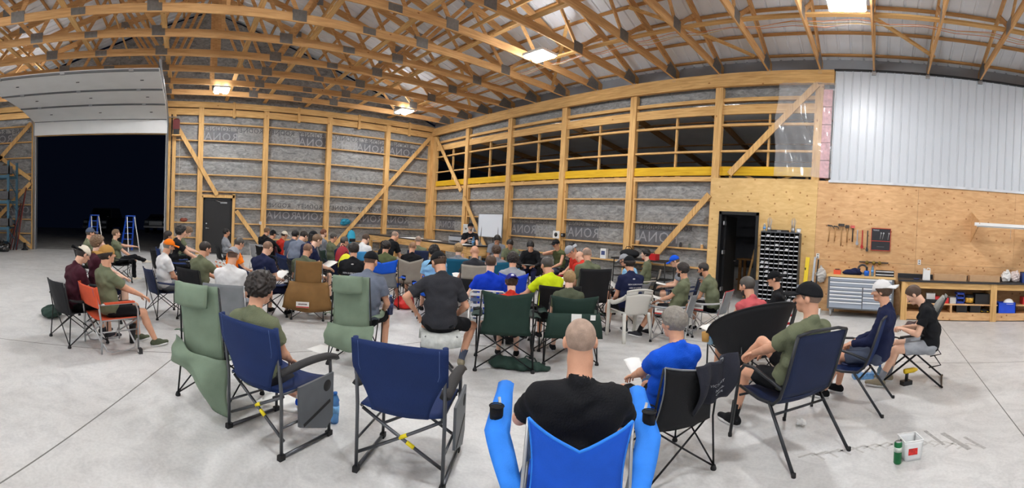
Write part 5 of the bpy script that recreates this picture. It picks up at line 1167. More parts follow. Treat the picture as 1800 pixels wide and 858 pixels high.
Q((-4.75, 6.06, 1.33), 64.1, 'tall bald man in olive T-shirt seen from behind, in black chair', 'camp','black camp chair with straight top under the tall bald man', dict(fc='black', peak=.01, top=1.0, w=.29), key='M15', smax=1.14, lean=6, hunch=12, head=(-4,16), shirt='olive', lowc='black', hair='ring', hc='grey', skn=1, fat=1.1)
Q((-3.60, 4.29, 1.08), 48.1, 'blond child in grey-green top peeking over a dark green chair', 'camp','dark green camp chair with its storage flap and white tags behind', dict(fc='dgreen', peak=.04, top=.86, w=.29), key='M16', csc=.98, coff=(.04,.04), smin=.82, lean=12, hunch=16, head=(-14,8), shirt='dolive', lowc='black', hair='medium', hc='blond', skn=3, hands=((-.16,.20,.86),(.1,.3,.6)))
# ---- right side
Q((-3.71, 5.82, 1.26), 62.5, 'man in black cap and navy T-shirt with white back lettering', 'plastic','white moulded plastic armchair', dict(), key='R1', coff=(.03,.02), lean=8, hunch=16, head=(4,8), shirt='navy', lowc='black', hair='medium', hc='dark', hat='c', hatc='black', hat_back=False, skn=1, hands=((-.12,.30,.60),(.16,.34,.60)), feet=((-.16,.42),(.18,.40)), shoe='charcoal', sock='black', fat=1.06)
Q((-4.62, 7.02, 1.20), 95.4, 'man in pale grey cap and light blue T-shirt holding a sheet', 'camp','grey folding chair behind the man in lettered navy shirt', dict(fc='grey', peak=.04, top=.78), key='R2', lean=4, hunch=24, head=(0,24), shirt='lblue', lowc='black', hair='short', hc='grey', hat='c', hatc='lgrey', skn=1)
Q((-5.07, 8.62, 1.27), 118.5, 'black-haired youth in olive T-shirt in profile near the wall', 'camp','charcoal and tan folding chair under the youth near the wall', dict(fc='tan', peak=.0, top=.86, lower='black'), lean=8, hunch=10, head=(0,4), shirt='olive', lowc='black', hair='medium', hc='black', skn=3, sleeve=1.5)
Q((-3.94, 7.76, 1.21), 116.9, 'man in blue cap and grey T-shirt reading from a booklet', 'camp','navy folding chair under the man in blue cap', dict(fc='navy', peak=.03, top=.84), key='R4', lean=2, hunch=24, head=(0,28), shirt='grey', lowc='grey', hair='short', hc='lbrown', hat='c', hatc='blue', skn=0, hands=((-.10,.42,.66),(.10,.42,.66)))
Q((-2.98, 6.22, 1.19), 101.6, 'dark-bearded man in olive T-shirt leaning back in grey chair', 'camp','pale grey camp chair with red-edged tag under the dark-bearded man', dict(fc='grey', fr='silver', peak=.02, top=.82, w=.28, holder=False), key='R5', lean=22, hunch=14, head=(-10,6), shirt='olive', lowc='charcoal', hair='medium', hc='dark', beard='dark', skn=1, hands=((-.06,.30,.66),(.28,.16,.60)), feet=((-.10,.62),(.16,.50)), shoe='charcoal', sock='black', fat=1.12)
Q((-2.94, 6.90, 1.18), 93.0, 'dark-haired man in glasses and olive T-shirt with hand to chin', 'camp','grey and red folding chair with tag under the man with hand to chin', dict(fc='grey', fr='silver', arm='lgrey', rim='red', peak=.0, top=.84, w=.27, holder=False), key='R6', lean=0, hunch=24, head=(0,18), shirt='olive', lowc='black', hair='short', hc='dark', glasses=True, beard='dark', skn=2, hands=((-.10,.40,.60),(.06,.20,.90)), elbow=(.2,.3), feet=((-.10,.46),(.18,.40)), shoe='black', sock='white', fat=1.08)
Q((-1.52, 4.87, 1.12), 57.4, 'crop-haired man in pink-red vest low in a wide black chair', 'bucket','wide black bucket camp chair with tan cup pocket', dict(), key='R7', coff=(.0,.02), csc=1.0, lean=12, hunch=20, head=(16,14), shirt='pinkred', sleeve=.08, lowc='slate', hair='short', hc='dgrey', beard='dark', skn=1, hands=((-.20,.34,.62),(.10,.34,.60)))
Q((-1.45, 5.92, 1.14), 97.8, 'man in black cap worn backwards and black jacket with red collar', 'camp','black camp chair with red arms behind the wide bucket chair', dict(fc='black', arm='red', peak=.02, top=.90, w=.30), key='R8', lean=12, hunch=16, head=(0,8), shirt='black', sleeve=1.5, lowc='black', hair='short', hc='dark', hat='c', hatc='black', hat_back=True, glasses=True, skn=1, hands=((-.20,.36,.64),(.16,.30,.62)))
text_on_back('R1', ['BEEN SURROUNDED', 'HERE OF A ROAD', 'DANGEROUS CITY'], .030, 0.90, PRINTW, gap=1.9, dx=.03)
text_on_back('L27', ['BEEN SURROUNDED', 'HERE OF A ROAD'], .034, 0.84, PRINTW, gap=1.7)
for key in ('R1', 'L27'):
    t, J, sc, loc, R_, c = PEOPLE[key]; so = [o for o in t.children if o.name.startswith('shirt')][0]; q = min((v.co for v in so.data.vertices if abs(v.co.x) < .02 and abs(v.co.z - 1.0) < .015), key=lambda p: p.y)
    m = MB(); m.ell((.0, q.y - .002, q.z), (.024, .004, .011), nu=12, nv=6); m.build('nape_logo', PRINTW, so)
t, J, sc, loc, R_, c = PEOPLE['SP']; so = [o for o in t.children if o.name.startswith('shirt')][0]; V = np.array([v.co[:] for v in so.data.vertices])
for ln, zz in (('SERVE', 1.17), ('TODAY', 1.12)):
    me = lettering(ln, .06, depth=.001); me.transform(Matrix.Rotation(PI, 4, 'Z'))
    for v in me.vertices:
        q = V[(abs(V[:, 0] - v.co.x) < .02) & (abs(V[:, 2] - zz - v.co.z) < .02)]; v.co = (v.co.x, (q[:, 1].max() if len(q) else .12) + .003 + v.co.y, zz + v.co.z)
    me.materials.append(PRINTW); link('shirt_line', me, so)
# ================================================================ doors, fittings and furniture
def loft_cloth(fn, nu, nv, th, name, m, parent=None): b = MB(); b.sheet(fn, nu, nv, th); return b.build(name, m, parent)
PAPER = mat('paper', (236, 236, 232), .8, 0, .02)
def paper(label, loc, rz, w=.21, h=.28, tilt=0.0, curl=.02, cat='sheet of paper', group=None, name='paper_sheet', text=False):
    m = MB(); R_ = Matrix.Rotation(rz, 3, 'Z') @ Matrix.Rotation(tilt, 3, 'X')
    m.sheet(lambda u, v: Vector(loc) + R_ @ Vector(((u - .5) * w, (v - .5) * h, .003 + curl * math.sin(PI * u) * (v - .2))), 8, 8, .0015)
    return tag(m.build(name, PAPER), label, cat, group)
# small black door in the left wall
t = bpy.data.objects.new('door_1', None); COL.objects.link(t); t['kind'] = 'structure'; t.location = (-17.47, 1.27, 0)
m = MB(); m.bx(-.03, .03, -.50, .50, .02, 2.14); d = m.build('door_leaf', mat('door_black', (30, 31, 33), .45, .1, .04), t)
for (y0, y1, z0, z1) in ((-.57, -.50, 0, 2.21), (.50, .57, 0, 2.21), (-.57, .57, 2.14, 2.21)): m = MB(); m.bx(-.06, .06, y0, y1, z0, z1); m.build('door_frame', DARK, t)
m = MB(); m.ell((.06, -.43, 1.04), (.02, .03, .03), nu=10, nv=6); m.tube([(.03, -.43, 1.04), (.07, -.43, 1.04), (.075, -.33, 1.035)], .010, 8); m.build('door_handle', GALV, d)
m = MB(); m.ell((.04, -.43, 1.22), (.02, .03, .03), nu=10, nv=6); m.build('deadbolt', GALV, d)
m = MB(); m.bx(.03, .09, .10, .36, 2.02, 2.08); m.tube([(.07, .30, 2.05), (.16, .05, 2.08), (.08, -.1, 2.14)], .010, 6); m.build('door_closer', GALV, d)
m = MB(); m.bx(-.10, .10, -.57, .57, 0, .03); m.build('threshold', GALV, t)
# doorway to the lean-to, door leaf standing open inwards
t = bpy.data.objects.new('door_2', None); COL.objects.link(t); t['kind'] = 'structure'; t.location = ((RD0 + RD1) / 2, 10.68, 0)
hw = (RD1 - RD0) / 2
for (x0, x1, z0, z1) in ((-hw, -hw + .07, 0, RDZ), (hw - .07, hw, 0, RDZ), (-hw, hw, RDZ - .08, RDZ)): m = MB(); m.bx(x0, x1, -.05, .18, z0, z1); m.build('door_frame', DARK, t)
m = MB(); m.bx(-hw + .07, -hw + .12, .18, 1.05, .02, RDZ - .10); d = m.build('door_leaf', mat('door_black', (30, 31, 33), .45, .1, .04), t)
for z in (.3, 1.25, 2.0): m = MB(); m.bx(-hw + .10, -hw + .135, .02, .17, z - .05, z + .05); m.build('hinge', GALV, t)
m = MB(); m.tube([(-hw + .12, .95, 1.0), (-hw + .18, .95, 1.0), (-hw + .18, .84, 1.0)], .01, 6); m.build('door_handle', GALV, d)
# ---- raised door operator, cord and football on the left wall
t = thing('door_opener', 'dark red door opener box beside the overhead door, on a wooden bracket', 'door opener', (-17.20, -.42, 4.85))
m = MB(); m.box((0, 0, .12), (.22, .26, .34)); m.ell((0, 0, .30), (.11, .13, .07), nu=12, nv=5); m.build('motor_cover', mat('dark_red', (96, 26, 28), .45, 0, .1), t)
m = MB(); m.box((0, 0, -.14), (.20, .22, .18)); m.build('gear_case', BLACKP, t); m = MB(); m.box((0, 0, -.27), (.26, .34, .04)); m.build('bracket', WY, t)
m = MB(); m.tube([(-17.33, -.28, 4.5), (-17.33, -.27, 3.0), (-17.33, -.28, 1.0)], .008, 5); tag(m.build('pull_cord', mat('cord', (190, 184, 168), .8)), 'thin pale pull cord hanging below the red door opener', 'cord')
t = thing('football', 'brown American football lying on a wall girt left of the black door', 'football', (-17.49, -.05, 1.262))
m = MB(); m.ell((0, 0, .085), (.085, .15, .085), nu=16, nv=10); m.build('football_skin', mat('leather', (130, 62, 44), .6, 0, .12, 20, bump=.4), t); m = MB(); m.tube([(.05, -.05, .158), (.055, .05, .158)], .006, 5); m.build('laces', PAPER, t)
def outlet(label, loc, dirx=False):
    t = thing('electrical_outlet', label, 'outlet', loc, PI / 2 if dirx else 0)
    m = MB(); m.box((0, -.004, 0), (.075, .008, .12)); m.build('cover_plate', WHITEP, t)
    for z in (.028, -.028): m = MB(); m.box((0, -.0095, z), (.034, .003, .034)); m.build('socket', mat('socket_grey', (120, 120, 118), .5, 0, 0), t)
outlet('white wall outlet between the bolt cabinet and the hammers', (-1.53, 10.65, 1.31)); outlet('white wall outlet above the black bench top', (.92, 10.65, 1.28))
outlet('white outlet box on the second wall post left of the bench', (-17.375, 2.98, 1.30), True)
for lab, x, z in (('white outlet box on the girt near the middle of the long wall', -9.62, 1.42), ):
    t = thing('electrical_outlet', lab, 'outlet', (x, 10.70, z)); m = MB(); m.box((0, 0, 0), (.26, .10, .24)); m.build('box', WHITEP, t); m = MB(); m.lathe((0, -.051, 0), [(.07, 0), (.07, .004)], 16, Matrix.Rotation(PI / 2, 3, 'X')); m.build('socket', BLACKP, t)
t = thing('security_camera', 'small black webcam on a post beside the outlet box', 'camera', (-9.32, 10.66, 1.36)); m = MB(); m.box((0, 0, .06), (.12, .08, .12)); m.build('body', BLACKP, t); m = MB(); m.ell((0, -.05, .06), (.035, .02, .035), nu=10, nv=6); m.build('lens', GALV, t)
# ---- storage rack, pipes and bags at the far left
RB_ = mat('rack_blue', (66, 104, 124), .5, .3, .1)
t = thing('pallet_rack', 'blue steel storage rack loaded with dark parts at the left edge', 'storage rack', (-16.6, -7.75, 0))
for y in (-.95, .95):
    for x in (-.45, .45): m = MB(); m.bx(x - .04, x + .04, y - .04, y + .04, 0, 3.55); m.build('upright', RB_, t)
    for k in range(5): m = MB(); m.bar((-.45, y, .3 + .65 * k), (.45, y, .85 + .65 * k), .03, .03); m.build('brace', RB_, t)
for z in (.9, 1.95, 2.95):
    for x in (-.45, .45): m = MB(); m.bx(x - .03, x + .03, -.95, .95, z - .06, z + .06); m.build('beam', RB_, t)
    m = MB(); m.bx(-.45, .45, -.9, .9, z + .06, z + .085); m.build('shelf', WY, t)
rnd = random.Random(5)
for k, (z, lab) in enumerate(((.985, 'lower'), (2.035, 'middle'), (3.035, 'top'))):
    for j in range(3):
        y = -7.75 + .55 * (j - .6); hgt = .22 + .12 * rnd.random()
        t = thing('parts_crate', '%s crate of %s parts on the %s shelf of the blue rack' % (['brown', 'dark', 'grey'][j], ['rusty', 'black', 'wrapped'][(j + k) % 3], lab), 'crate', (-16.3, y, z))
        c_ = [(92, 62, 44), (44, 44, 48), (88, 88, 90)][j]; cm_ = mat('crate_%d' % c_[0], c_, .8, 0, .3, 12)
        m = MB(); m.bx(-.2, .2, -.22, .22, 0, .02); m.bx(-.2, -.18, -.22, .22, 0, hgt); m.bx(.18, .2, -.22, .22, 0, hgt); m.bx(-.2, .2, -.22, -.2, 0, hgt); m.bx(-.2, .2, .2, .22, 0, hgt); m.build('crate_shell', cm_, t)
        for q in range(3): m = MB(); m.tube([(-.14 + .12 * q, -.16, hgt * .8), (-.1 + .1 * q, .0, hgt + .06), (-.14 + .13 * q, .17, hgt * .9)], .035, 7); m.build('part', mat('crate_part_%d' % q, [(70, 48, 40), (52, 54, 58), (96, 80, 64)][q], .6, .3, .2), t)
bagm = mat('bin_liner', (14, 14, 16), .22, 0, 0, spec=.7)
for i, (x, y, s) in enumerate(((-15.3, -7.35, .62), (-15.9, -6.95, .5))):
    G = Field((-.9 * s - .1, -.9 * s - .1, 0), (.9 * s + .1, .9 * s + .1, 1.2 * s), .03); G.ell((0, 0, .42 * s), (.62 * s, .7 * s, .46 * s), np.eye(3), .1); G.cone((0, 0, .7 * s), (.05, 0, 1.0 * s), .18 * s, .06 * s, .12); G.folds(.018, 16, i + 1); G.cut((0, 0, .02), (0, 0, -1)); V, F = G.mesh()
    o = link('rubbish_bag', np_mesh('bag', V, F, bagm)); o.location = (x, y, -.03); tag(o, ['large shiny black rubbish bag on the floor at the left edge', 'smaller black rubbish bag tucked behind the large one'][i], 'bag')
for i in range(5):
    m = MB(); y = -6.55 - .11 * i; m.tube([(-16.7 + .05 * i, y - .12, .0), (-17.28, y + .08 + .05 * (i % 2), 2.55 - .32 * i)], .028 + .006 * (i % 2), 8)
    tag(m.build('steel_pipe', mat('pipe_rust_%d' % (i % 2), [(112, 48, 44), (70, 52, 50)][i % 2], .6, .3, .2)), ['tallest dark red pipe leaning on the wall braces', 'second rusty pipe leaning left of the tallest', 'dark red pipe in the middle of the leaning bundle', 'short rusty pipe leaning near the rack', 'shortest dark red pipe leaning next to the blue rack'][i], 'pipe')
t = thing('trailer_jack', 'dark metal hand jack on the floor by the left door jamb', 'jack', (-16.9, -6.38, 0)); m = MB(); m.lathe((0, 0, 0), [(.14, 0), (.14, .03), (.06, .08), (.05, .30)], 12); m.build('base', DARK, t); m = MB(); m.tube([(0, 0, .26), (.05, .25, .20)], .018, 8); m.build('handle', GALV, t)
# ---- step ladders and parked vehicles out in the night
def ladder(label, loc, rz):
    t = thing('step_ladder', label, 'ladder', loc, rz, None); BL = mat('ladder_blue', (30, 84, 196), .5, 0, .05)
    for s in (-1, 1): m = MB(); m.bar((s * .25, -.02, 0), (s * .16, .42, 1.45), .07, .035); m.build('side_rail', BL, t); m = MB(); m.bar((s * .24, .98, 0), (s * .16, .50, 1.42), .035, .03); m.build('rear_leg', WHITEP, t)
    for k in range(5): f = .16 + .17 * k; m = MB(); m.box((0, .44 * f * 1.02, 1.45 * f), (.46 - .14 * f, .10, .03)); m.build('step', BL, t)
    m = MB(); m.box((0, .45, 1.46), (.36, .20, .04)); m.build('top_cap', BL, t)
    return t
ladder('left blue step ladder standing outside the open overhead door', (-18.9, -4.05, -.02), math.radians(-60)); ladder('right blue step ladder standing outside the open overhead door', (-18.6, -2.45, -.02), math.radians(-64))
def vehicle(label, cat, nm, loc, rz, h0, col):
    t = thing(nm, label, cat, loc, rz); B_ = mat('car_paint_%d' % col[0], col, .3, .3, 0); GLS = mat('car_glass', (14, 16, 20), .1, 0, 0)
    prof = [(-2.4, .45), (-2.4, 1.05), (-1.1, 1.12), (-.85, h0), (.9, h0), (1.2, 1.12), (2.3, 1.0), (2.4, .45)]
    m = MB(); k = len(prof); m._add([(-.9 if z < 1.3 else -.72, y, z) for y, z in prof] + [(.9 if z < 1.3 else .72, y, z) for y, z in prof], [tuple(range(k)), tuple(range(2 * k - 1, k - 1, -1))] + [(i, i + k, (i + 1) % k + k, (i + 1) % k) for i in range(k)]); m.build('body', B_, t)
    m = MB(); m.sheet(lambda u, v: ((u - .5) * (1.5 - .2 * v), 1.23 - .31 * v, 1.16 + (h0 - 1.24) * v), 4, 4, .02); m.build('windscreen', GLS, t)
    for s in (-1, 1):
        m = MB(); m.box((s * .7, 2.39, .85), (.28, .06, .16)); m.build('headlight', mat('headlight_off', (190, 196, 204), .2, .2, 0), t)
        for y in (-1.5, 1.5): m = MB(); m.lathe((s * .82 - .1, y, .36), [(.36, 0), (.38, .05), (.38, .2), (.36, .24)], 18, Matrix.Rotation(PI / 2, 3, 'Y')); m.build('wheel', RUB, t)
    m = MB(); m.bx(-.5, .5, 2.40, 2.43, .62, .92); m.build('grille', GALV, t); m = MB(); m.bx(-.9, .9, 2.38, 2.50, .42, .56); m.build('bumper', GALV, t)
vehicle('dark pickup truck parked in the night beyond the left ladder', 'truck', 'pickup_truck', (-33.0, -5.9, -.02), math.radians(-100), 1.85, (52, 56, 62)); vehicle('low dark car barely visible at right in the night outside', 'car', 'car', (-36.0, -1.9, -.02), math.radians(-98), 1.45, (70, 74, 80))
# ---- long bench with printer by the far corner
t = thing('work_bench', 'long timber bench with dark top between the crowd and the far corner', 'bench', (-13.2, 7.75, 0))
BT = mat('bench_top_black', (36, 37, 40), .35, 0, .1, 4)
m = MB(); m.bx(-3.5, 3.3, -.40, .40, .98, 1.02); m.build('bench_top', BT, t); m = MB(); m.bx(-3.5, 3.25, -.40, -.36, .78, .98); m.build('apron', WX, t); m = MB(); m.bx(-3.5, 3.25, .34, .38, .78, .98); m.build('apron', WX, t)
for x in (-3.4, -1.2, 1.0, 3.15):
    for y in (-.33, .32): m = MB(); m.bx(x - .07, x + .07, y - .045, y + .045, 0, .98); m.build('leg', WZ, t)
m = MB(); m.bx(3.18, 3.26, -.36, .36, .72, .98); m.build('end_rail', WY, t); m = MB(); m.bx(-3.4, 3.2, -.30, .34, .30, .33); m.build('lower_shelf', WX, t)
t = thing('printer', 'grey desktop printer on the long bench', 'printer', (-10.95, 7.85, 1.02), .1); m = MB(); m.box((0, 0, .10), (.62, .42, .20)); m.build('body', mat('printer_grey', (196, 200, 206), .5, 0, .03), t); m = MB(); m.box((0, -.05, .225), (.50, .34, .05)); m.build('lid', mat('printer_dark', (80, 82, 88), .5, 0, 0), t); m = MB(); m.box((0, -.23, .07), (.40, .10, .02)); m.build('paper_tray', BLACKP, t)
t = thing('speaker_box', 'tall white portable speaker standing behind the printer', 'speaker', (-10.85, 8.05, 1.27), 0); m = MB(); m.box((0, 0, .17), (.26, .2, .34)); m.build('cabinet', WHITEP, t); m = MB(); m.lathe((.02, -.101, .20), [(.03, 0), (.03, .006)], 12, Matrix.Rotation(PI / 2, 3, 'X')); m.build('driver', DARK, t)
t = thing('monitor', 'black box beside the printer at the bench end', 'box', (-10.42, 7.9, 1.02), 0); m = MB(); m.box((0, 0, .12), (.22, .22, .24), taper=.94); m.build('box_shell', BLACKP, t); m = MB(); m.box((0, 0, .25), (.18, .18, .02)); m.build('lid', DARK, t)
def bottle(label, loc, h=.24, r=.032, col=(150, 190, 216), cap=(40, 110, 190), group=None, lab=(90, 150, 210)):
    t = thing('water_bottle', label, 'bottle', loc, 0, group); pm_ = mat('pet_%d' % col[0], col, .08, 0, 0, trans=.55, spec=.6)
    m = MB(); m.lathe((0, 0, 0), [(r * .8, 0), (r, .01), (r * .97, h * .2), (r, h * .24), (r, h * .6), (r * .9, h * .68), (r, h * .74), (r * .55, h * .88), (r * .40, h * .90), (r * .40, h * .93)], 16); m.build('bottle_body', pm_, t)
    m = MB(); m.lathe((0, 0, h * .92), [(r * .46, 0), (r * .46, h * .075)], 12); m.build('bottle_cap', mat('cap_%d' % cap[0], cap, .4, 0, 0), t)
    m = MB(); m.lathe((0, 0, h * .34), [(r * 1.02, 0), (r * 1.02, h * .24)], 16); m.build('bottle_label', mat('blabel_%d' % lab[0], lab, .5, 0, .2, 40), t)
    return t
bottle('clear water bottle on the bench end beside the black box', (-10.16, 7.75, 1.02)); bottle('second clear water bottle near the bench edge', (-10.02, 7.62, 1.02), .20)
paper('white papers spread on the bench end', (-10.3, 7.50, 1.022), .2, .42, .28, curl=.03); paper('blue and white printed drawing unrolled on the bench', (-13.6, 7.65, 1.022), .1, .9, .5, curl=.02); paper('loose white sheets in the middle of the bench', (-12.0, 7.6, 1.022), -.2, .6, .3, curl=.015)
# whiteboard
t = thing('whiteboard', 'white dry-erase board propped against the wall behind the speaker', 'whiteboard', (-12.55, 10.30, 0)); m = MB(); m.box((0, 0, 1.60), (1.36, .03, .86)); m.build('board', mat('whiteboard', (226, 232, 240), .25, 0, 0), t)
for (a_, b_) in (((-.69, 1.17), (.69, 1.17)), ((-.69, 2.03), (.69, 2.03)), ((-.69, 1.17), (-.69, 2.03)), ((.69, 1.17), (.69, 2.03))): m = MB(); m.bar((a_[0], -.01, a_[1]), (b_[0], -.01, b_[1]), .03, .03, (0, 1, 0)); m.build('board_frame', GALV, t)
for s in (-1, 1): m = MB(); m.tube([(s * .45, .02, 2.0), (s * .55, -.08, 0)], .014, 6); m.build('easel_leg', DARK, t)
m = MB(); m.tube([(0, .03, 2.0), (0, .33, 0)], .014, 6); m.build('easel_leg', DARK, t)
# stools
def stool(label, loc, h, rz=0, col='black', seatc='black', r=.17):
    t = thing('bar_stool' if h > .6 else 'folding_stool', label, 'stool', loc, rz)
    m = MB(); m.lathe((0, 0, h - .05), [(r * .95, 0), (r, .02), (r * .95, .05)], 20); m.build('seat', fabric(seatc), t)
    for k in range(4): a = PI / 4 + k * PI / 2; m = MB(); m.tube([(r * .6 * math.cos(a), r * .6 * math.sin(a), h - .05), (r * 1.35 * math.cos(a), r * 1.35 * math.sin(a), 0)], .012, 8); m.build('leg', FRM[col], t)
    m = MB(); m.tube([(r * 1.15 * math.cos(q * PI / 8), r * 1.15 * math.sin(q * PI / 8), h * .36) for q in range(16)], .009, 6, closed=True); m.build('foot_ring', FRM[col], t)
p = wpt('SP', (0, .02, 0)); stool('tall black stool under the man with the microphone', p, .76)
p = wpt('L35', (0, -.02, 0)); sL = (PEOPLE['L35'][2] * .47) / .36; t = thing('folding_stool', 'low folding stool with pale grey cloth seat under the man in charcoal shirt', 'stool', p, PEOPLE['L35'][0].rotation_euler.z, None, sL)
m = MB(); m.sheet(lambda u, v: ((u - .5) * .34, (v - .5) * .30, .365 - .02 * math.sin(PI * u) - .10 * max(0, abs(v - .5) - .38) * 8), 10, 10, .02); m.build('seat', mat('pale_camo', (186, 190, 186), .8, 0, .18, 26), t)
for s in (-1, 1):
    for y in (-1, 1): m = MB(); m.tube([(s * .14, y * .12, .35), (-s * .15, y * .12, .0)], .011, 8); m.build('leg', FRM['grey'], t)
m = MB(); a_ = wpt('SP', (.085, .30, 1.19)); t = thing('microphone', 'black handheld microphone held to the speaker’s mouth'.replace('’', ''), 'microphone', a_); m = MB(); d_ = (wpt('SP', (.03, .14, 1.33)) - a_); m.tube([(0, 0, 0), d_ * .6], .013, 8); m.build('handle', BLACKP, t); m = MB(); m.ell(d_ * .75, (.026, .026, .026), nu=10, nv=8); m.build('grille', DARK, t)
# ---- black side table by the long wall with a red cooler, and things on the ledges
t = thing('folding_table', 'black folding table by the long wall below the diagonal brace', 'table', (-6.0, 10.15, 0)); m = MB(); m.bx(-.85, .85, -.3, .3, .90, .94); m.build('tabletop', BLACKP, t)
for x in (-.78, .78):
    for y in (-.25, .25): m = MB(); m.tube([(x, y, .9), (x * 1.02, y, 0)], .014, 6); m.build('leg', DARK, t)
for z in (.18, .45, .68): m = MB(); m.bx(-.8, .8, -.26, .26, z - .01, z + .01); m.build('shelf', DARK, t)
t = thing('tool_box', 'small red tool box on the black table by the wall', 'tool box', (-5.75, 10.1, .94)); m = MB(); m.box((0, 0, .08), (.38, .22, .16)); m.build('case', mat('red_plastic', (190, 32, 36), .4, 0, 0), t); m = MB(); m.tube([(-.1, 0, .16), (-.09, 0, .20), (.09, 0, .20), (.1, 0, .16)], .01, 6); m.build('handle', BLACKP, t)
t = thing('duffel_bag', 'black bag lying on the folding table by the wall', 'bag', (-6.45, 10.15, .94)); m = MB(); m.ell((0, 0, .11), (.30, .18, .13), nu=16, nv=8, z0=-.8); m.build('bag_body', fabric('black'), t); m = MB(); m.tube([(-.12, -.05, .2), (-.06, -.08, .30), (.06, -.08, .30), (.12, -.05, .2)], .01, 6); m.build('handle', fabric('mblack'), t)
t = thing('paper_towel_pack', 'white printed carton standing on the low wall ledge', 'carton', (-7.75, 10.78, .80)); m = MB(); m.box((0, 0, .15), (.20, .13, .30)); m.build('carton_box', WHITEP, t); m = MB(); m.box((0, -.068, .17), (.13, .004, .12)); m.build('carton_print', mat('carton_blue', (70, 84, 130), .6, 0, .5, 60), t)
for (lab, x, z, r, h_, c_) in (('roll of brown tape standing on the wall girt', -6.62, 1.30, .06, .12, (190, 150, 104)), ('dark can on the girt right of the diagonal brace', -5.25, 1.30, .035, .13, (50, 46, 50)), ('small glass jar on the girt beside the dark can', -4.98, 1.30, .035, .11, (92, 104, 96)), ('tan paper cup on the girt next to the plywood', -4.62, 1.30, .04, .12, (206, 160, 104))):
    t = thing('container', lab, 'jar', (x, 10.79, z)); m = MB(); m.lathe((0, 0, 0), [(r * .9, 0), (r, h_ * .1), (r, h_ * .8), (r * .8, h_ * .9)], 14); m.build('jar_body', mat('jar_%d' % c_[0], c_, .4, 0, .1), t); m = MB(); m.lathe((0, 0, h_ * .9), [(r * .85, 0), (r * .85, h_ * .12)], 14); m.build('jar_lid', DARK if c_[0] < 100 else WHITEP, t)
t = thing('work_light', 'timber tripod stand in the dark doorway', 'tripod', (-3.55, 12.3, 0))
for a in (0, 2.1, 4.2): m = MB(); m.bar((0, 0, 1.55), (.62 * math.cos(a + .3), .62 * math.sin(a + .3), 0), .05, .03); m.build('leg', WZ, t)
m = MB(); m.ell((0, 0, 1.66), (.05, .05, .07), nu=10, nv=8); m.build('head', GALV, t)
# ---- pigeon-hole bolt cabinet
t = thing('bolt_bin_cabinet', 'tall black pigeon-hole bolt cabinet against the plywood', 'cabinet', (-2.42, 10.48, 0))
CBM = mat('cabinet_grey', (78, 80, 84), .5, .3, .05)
m = MB(); m.bx(-.47, .47, .10, .12, .10, 1.82); m.build('back_panel', mat('cab_inside', (20, 20, 22), .8, 0, 0), t)
for x in [-.47 + .94 * i / 8 for i in range(9)]: m = MB(); m.bx(x - .006, x + .006, -.16, .12, .10, 1.82); m.build('divider', CBM, t)
for i in range(17): z = .10 + 1.72 * i / 16; m = MB(); m.bx(-.47, .47, -.16, .12, z - .005, z + .005); m.bx(-.47, .47, -.17, -.16, z - .012, z + .022); m.build('shelf', CBM, t)
rnd = random.Random(3); LB = mat('label_strip', (224, 226, 228), .6, 0, 0)
for i in range(16):
    z = .10 + 1.72 * i / 16
    m = MB()
    for j in range(8):
        x = -.47 + .94 * (j + .5) / 8; m.box((x, -.172, z + .006), (.085, .003, .018))
    o_ = m.build('label_row', LB, t); o_['kind'] = 'stuff'
for i in range(16):
    for j in range(8):
        if rnd.random() < .22: z = .11 + 1.72 * i / 16; x = -.47 + .94 * (j + .5) / 8; m = MB(); m.box((x, -.08, z + .02), (.07, .12, .035), Matrix.Rotation(rnd.uniform(-.4, .4), 3, 'Z')); m.build('stored_packet', LB, t)
for x in (-.45, .45): m = MB(); m.bx(x - .03, x + .03, -.14, .10, 0, .10); m.build('foot', CBM, t)
def tall_things(cx, zz, label, kind):
    t = thing(kind, label, 'holder', (cx, 10.44, zz)); m = MB(); m.lathe((0, 0, 0), [(.05, 0), (.055, .12)], 12); m.build('cup', GALV, t)
    for q in range(6): a = q * 1.05; m = MB(); m.tube([(.02 * math.cos(a), .02 * math.sin(a), .02), (.06 * math.cos(a), .05 * math.sin(a), .30 + .03 * (q % 3))], .006, 5); m.build('rod', GALV, t)
tall_things(-2.72, 1.825, 'cup of brushes on top of the bolt cabinet, left', 'brush_cup'); tall_things(-2.13, 1.825, 'cup of metal rods on top of the bolt cabinet, right', 'rod_cup')
bottle('clear spray bottle on the left end of the bolt cabinet', (-2.84, 10.42, 1.825), .20, .035, (196, 204, 206), (224, 224, 224)); t = thing('organiser_case', 'flat black organiser case on the bolt cabinet', 'case', (-2.45, 10.44, 1.825)); m = MB(); m.box((0, 0, .03), (.40, .22, .06)); m.build('case_body', BLACKP, t); m = MB(); m.box((0, -.112, .03), (.10, .01, .02)); m.build('latch', GALV, t)
t = thing('light_cylinder', 'small white tub on the right end of the bolt cabinet', 'tub', (-1.99, 10.42, 1.825)); m = MB(); m.lathe((0, 0, 0), [(.05, 0), (.055, .10)], 14); m.build('tub_body', WHITEP, t); m = MB(); m.lathe((0, 0, .10), [(.058, 0), (.058, .015)], 14); m.build('tub_lid', GALV, t)
def leaner(name, label, cat, x, w_, h_, mt, y0=10.42, x1=None):
    m = MB(); m.bar((x, y0, .0), ((x1 if x1 is not None else x), 10.60, h_), w_, .03, (0, 1, 0)); o = m.build(name, mt); return tag(o, label, cat)
lv = leaner('spirit_level', 'long yellow spirit level leaning beside the bolt cabinet', 'level', -1.80, .095, 1.26, mat('level_yellow', (238, 206, 30), .4, 0, .02), x1=-1.76)
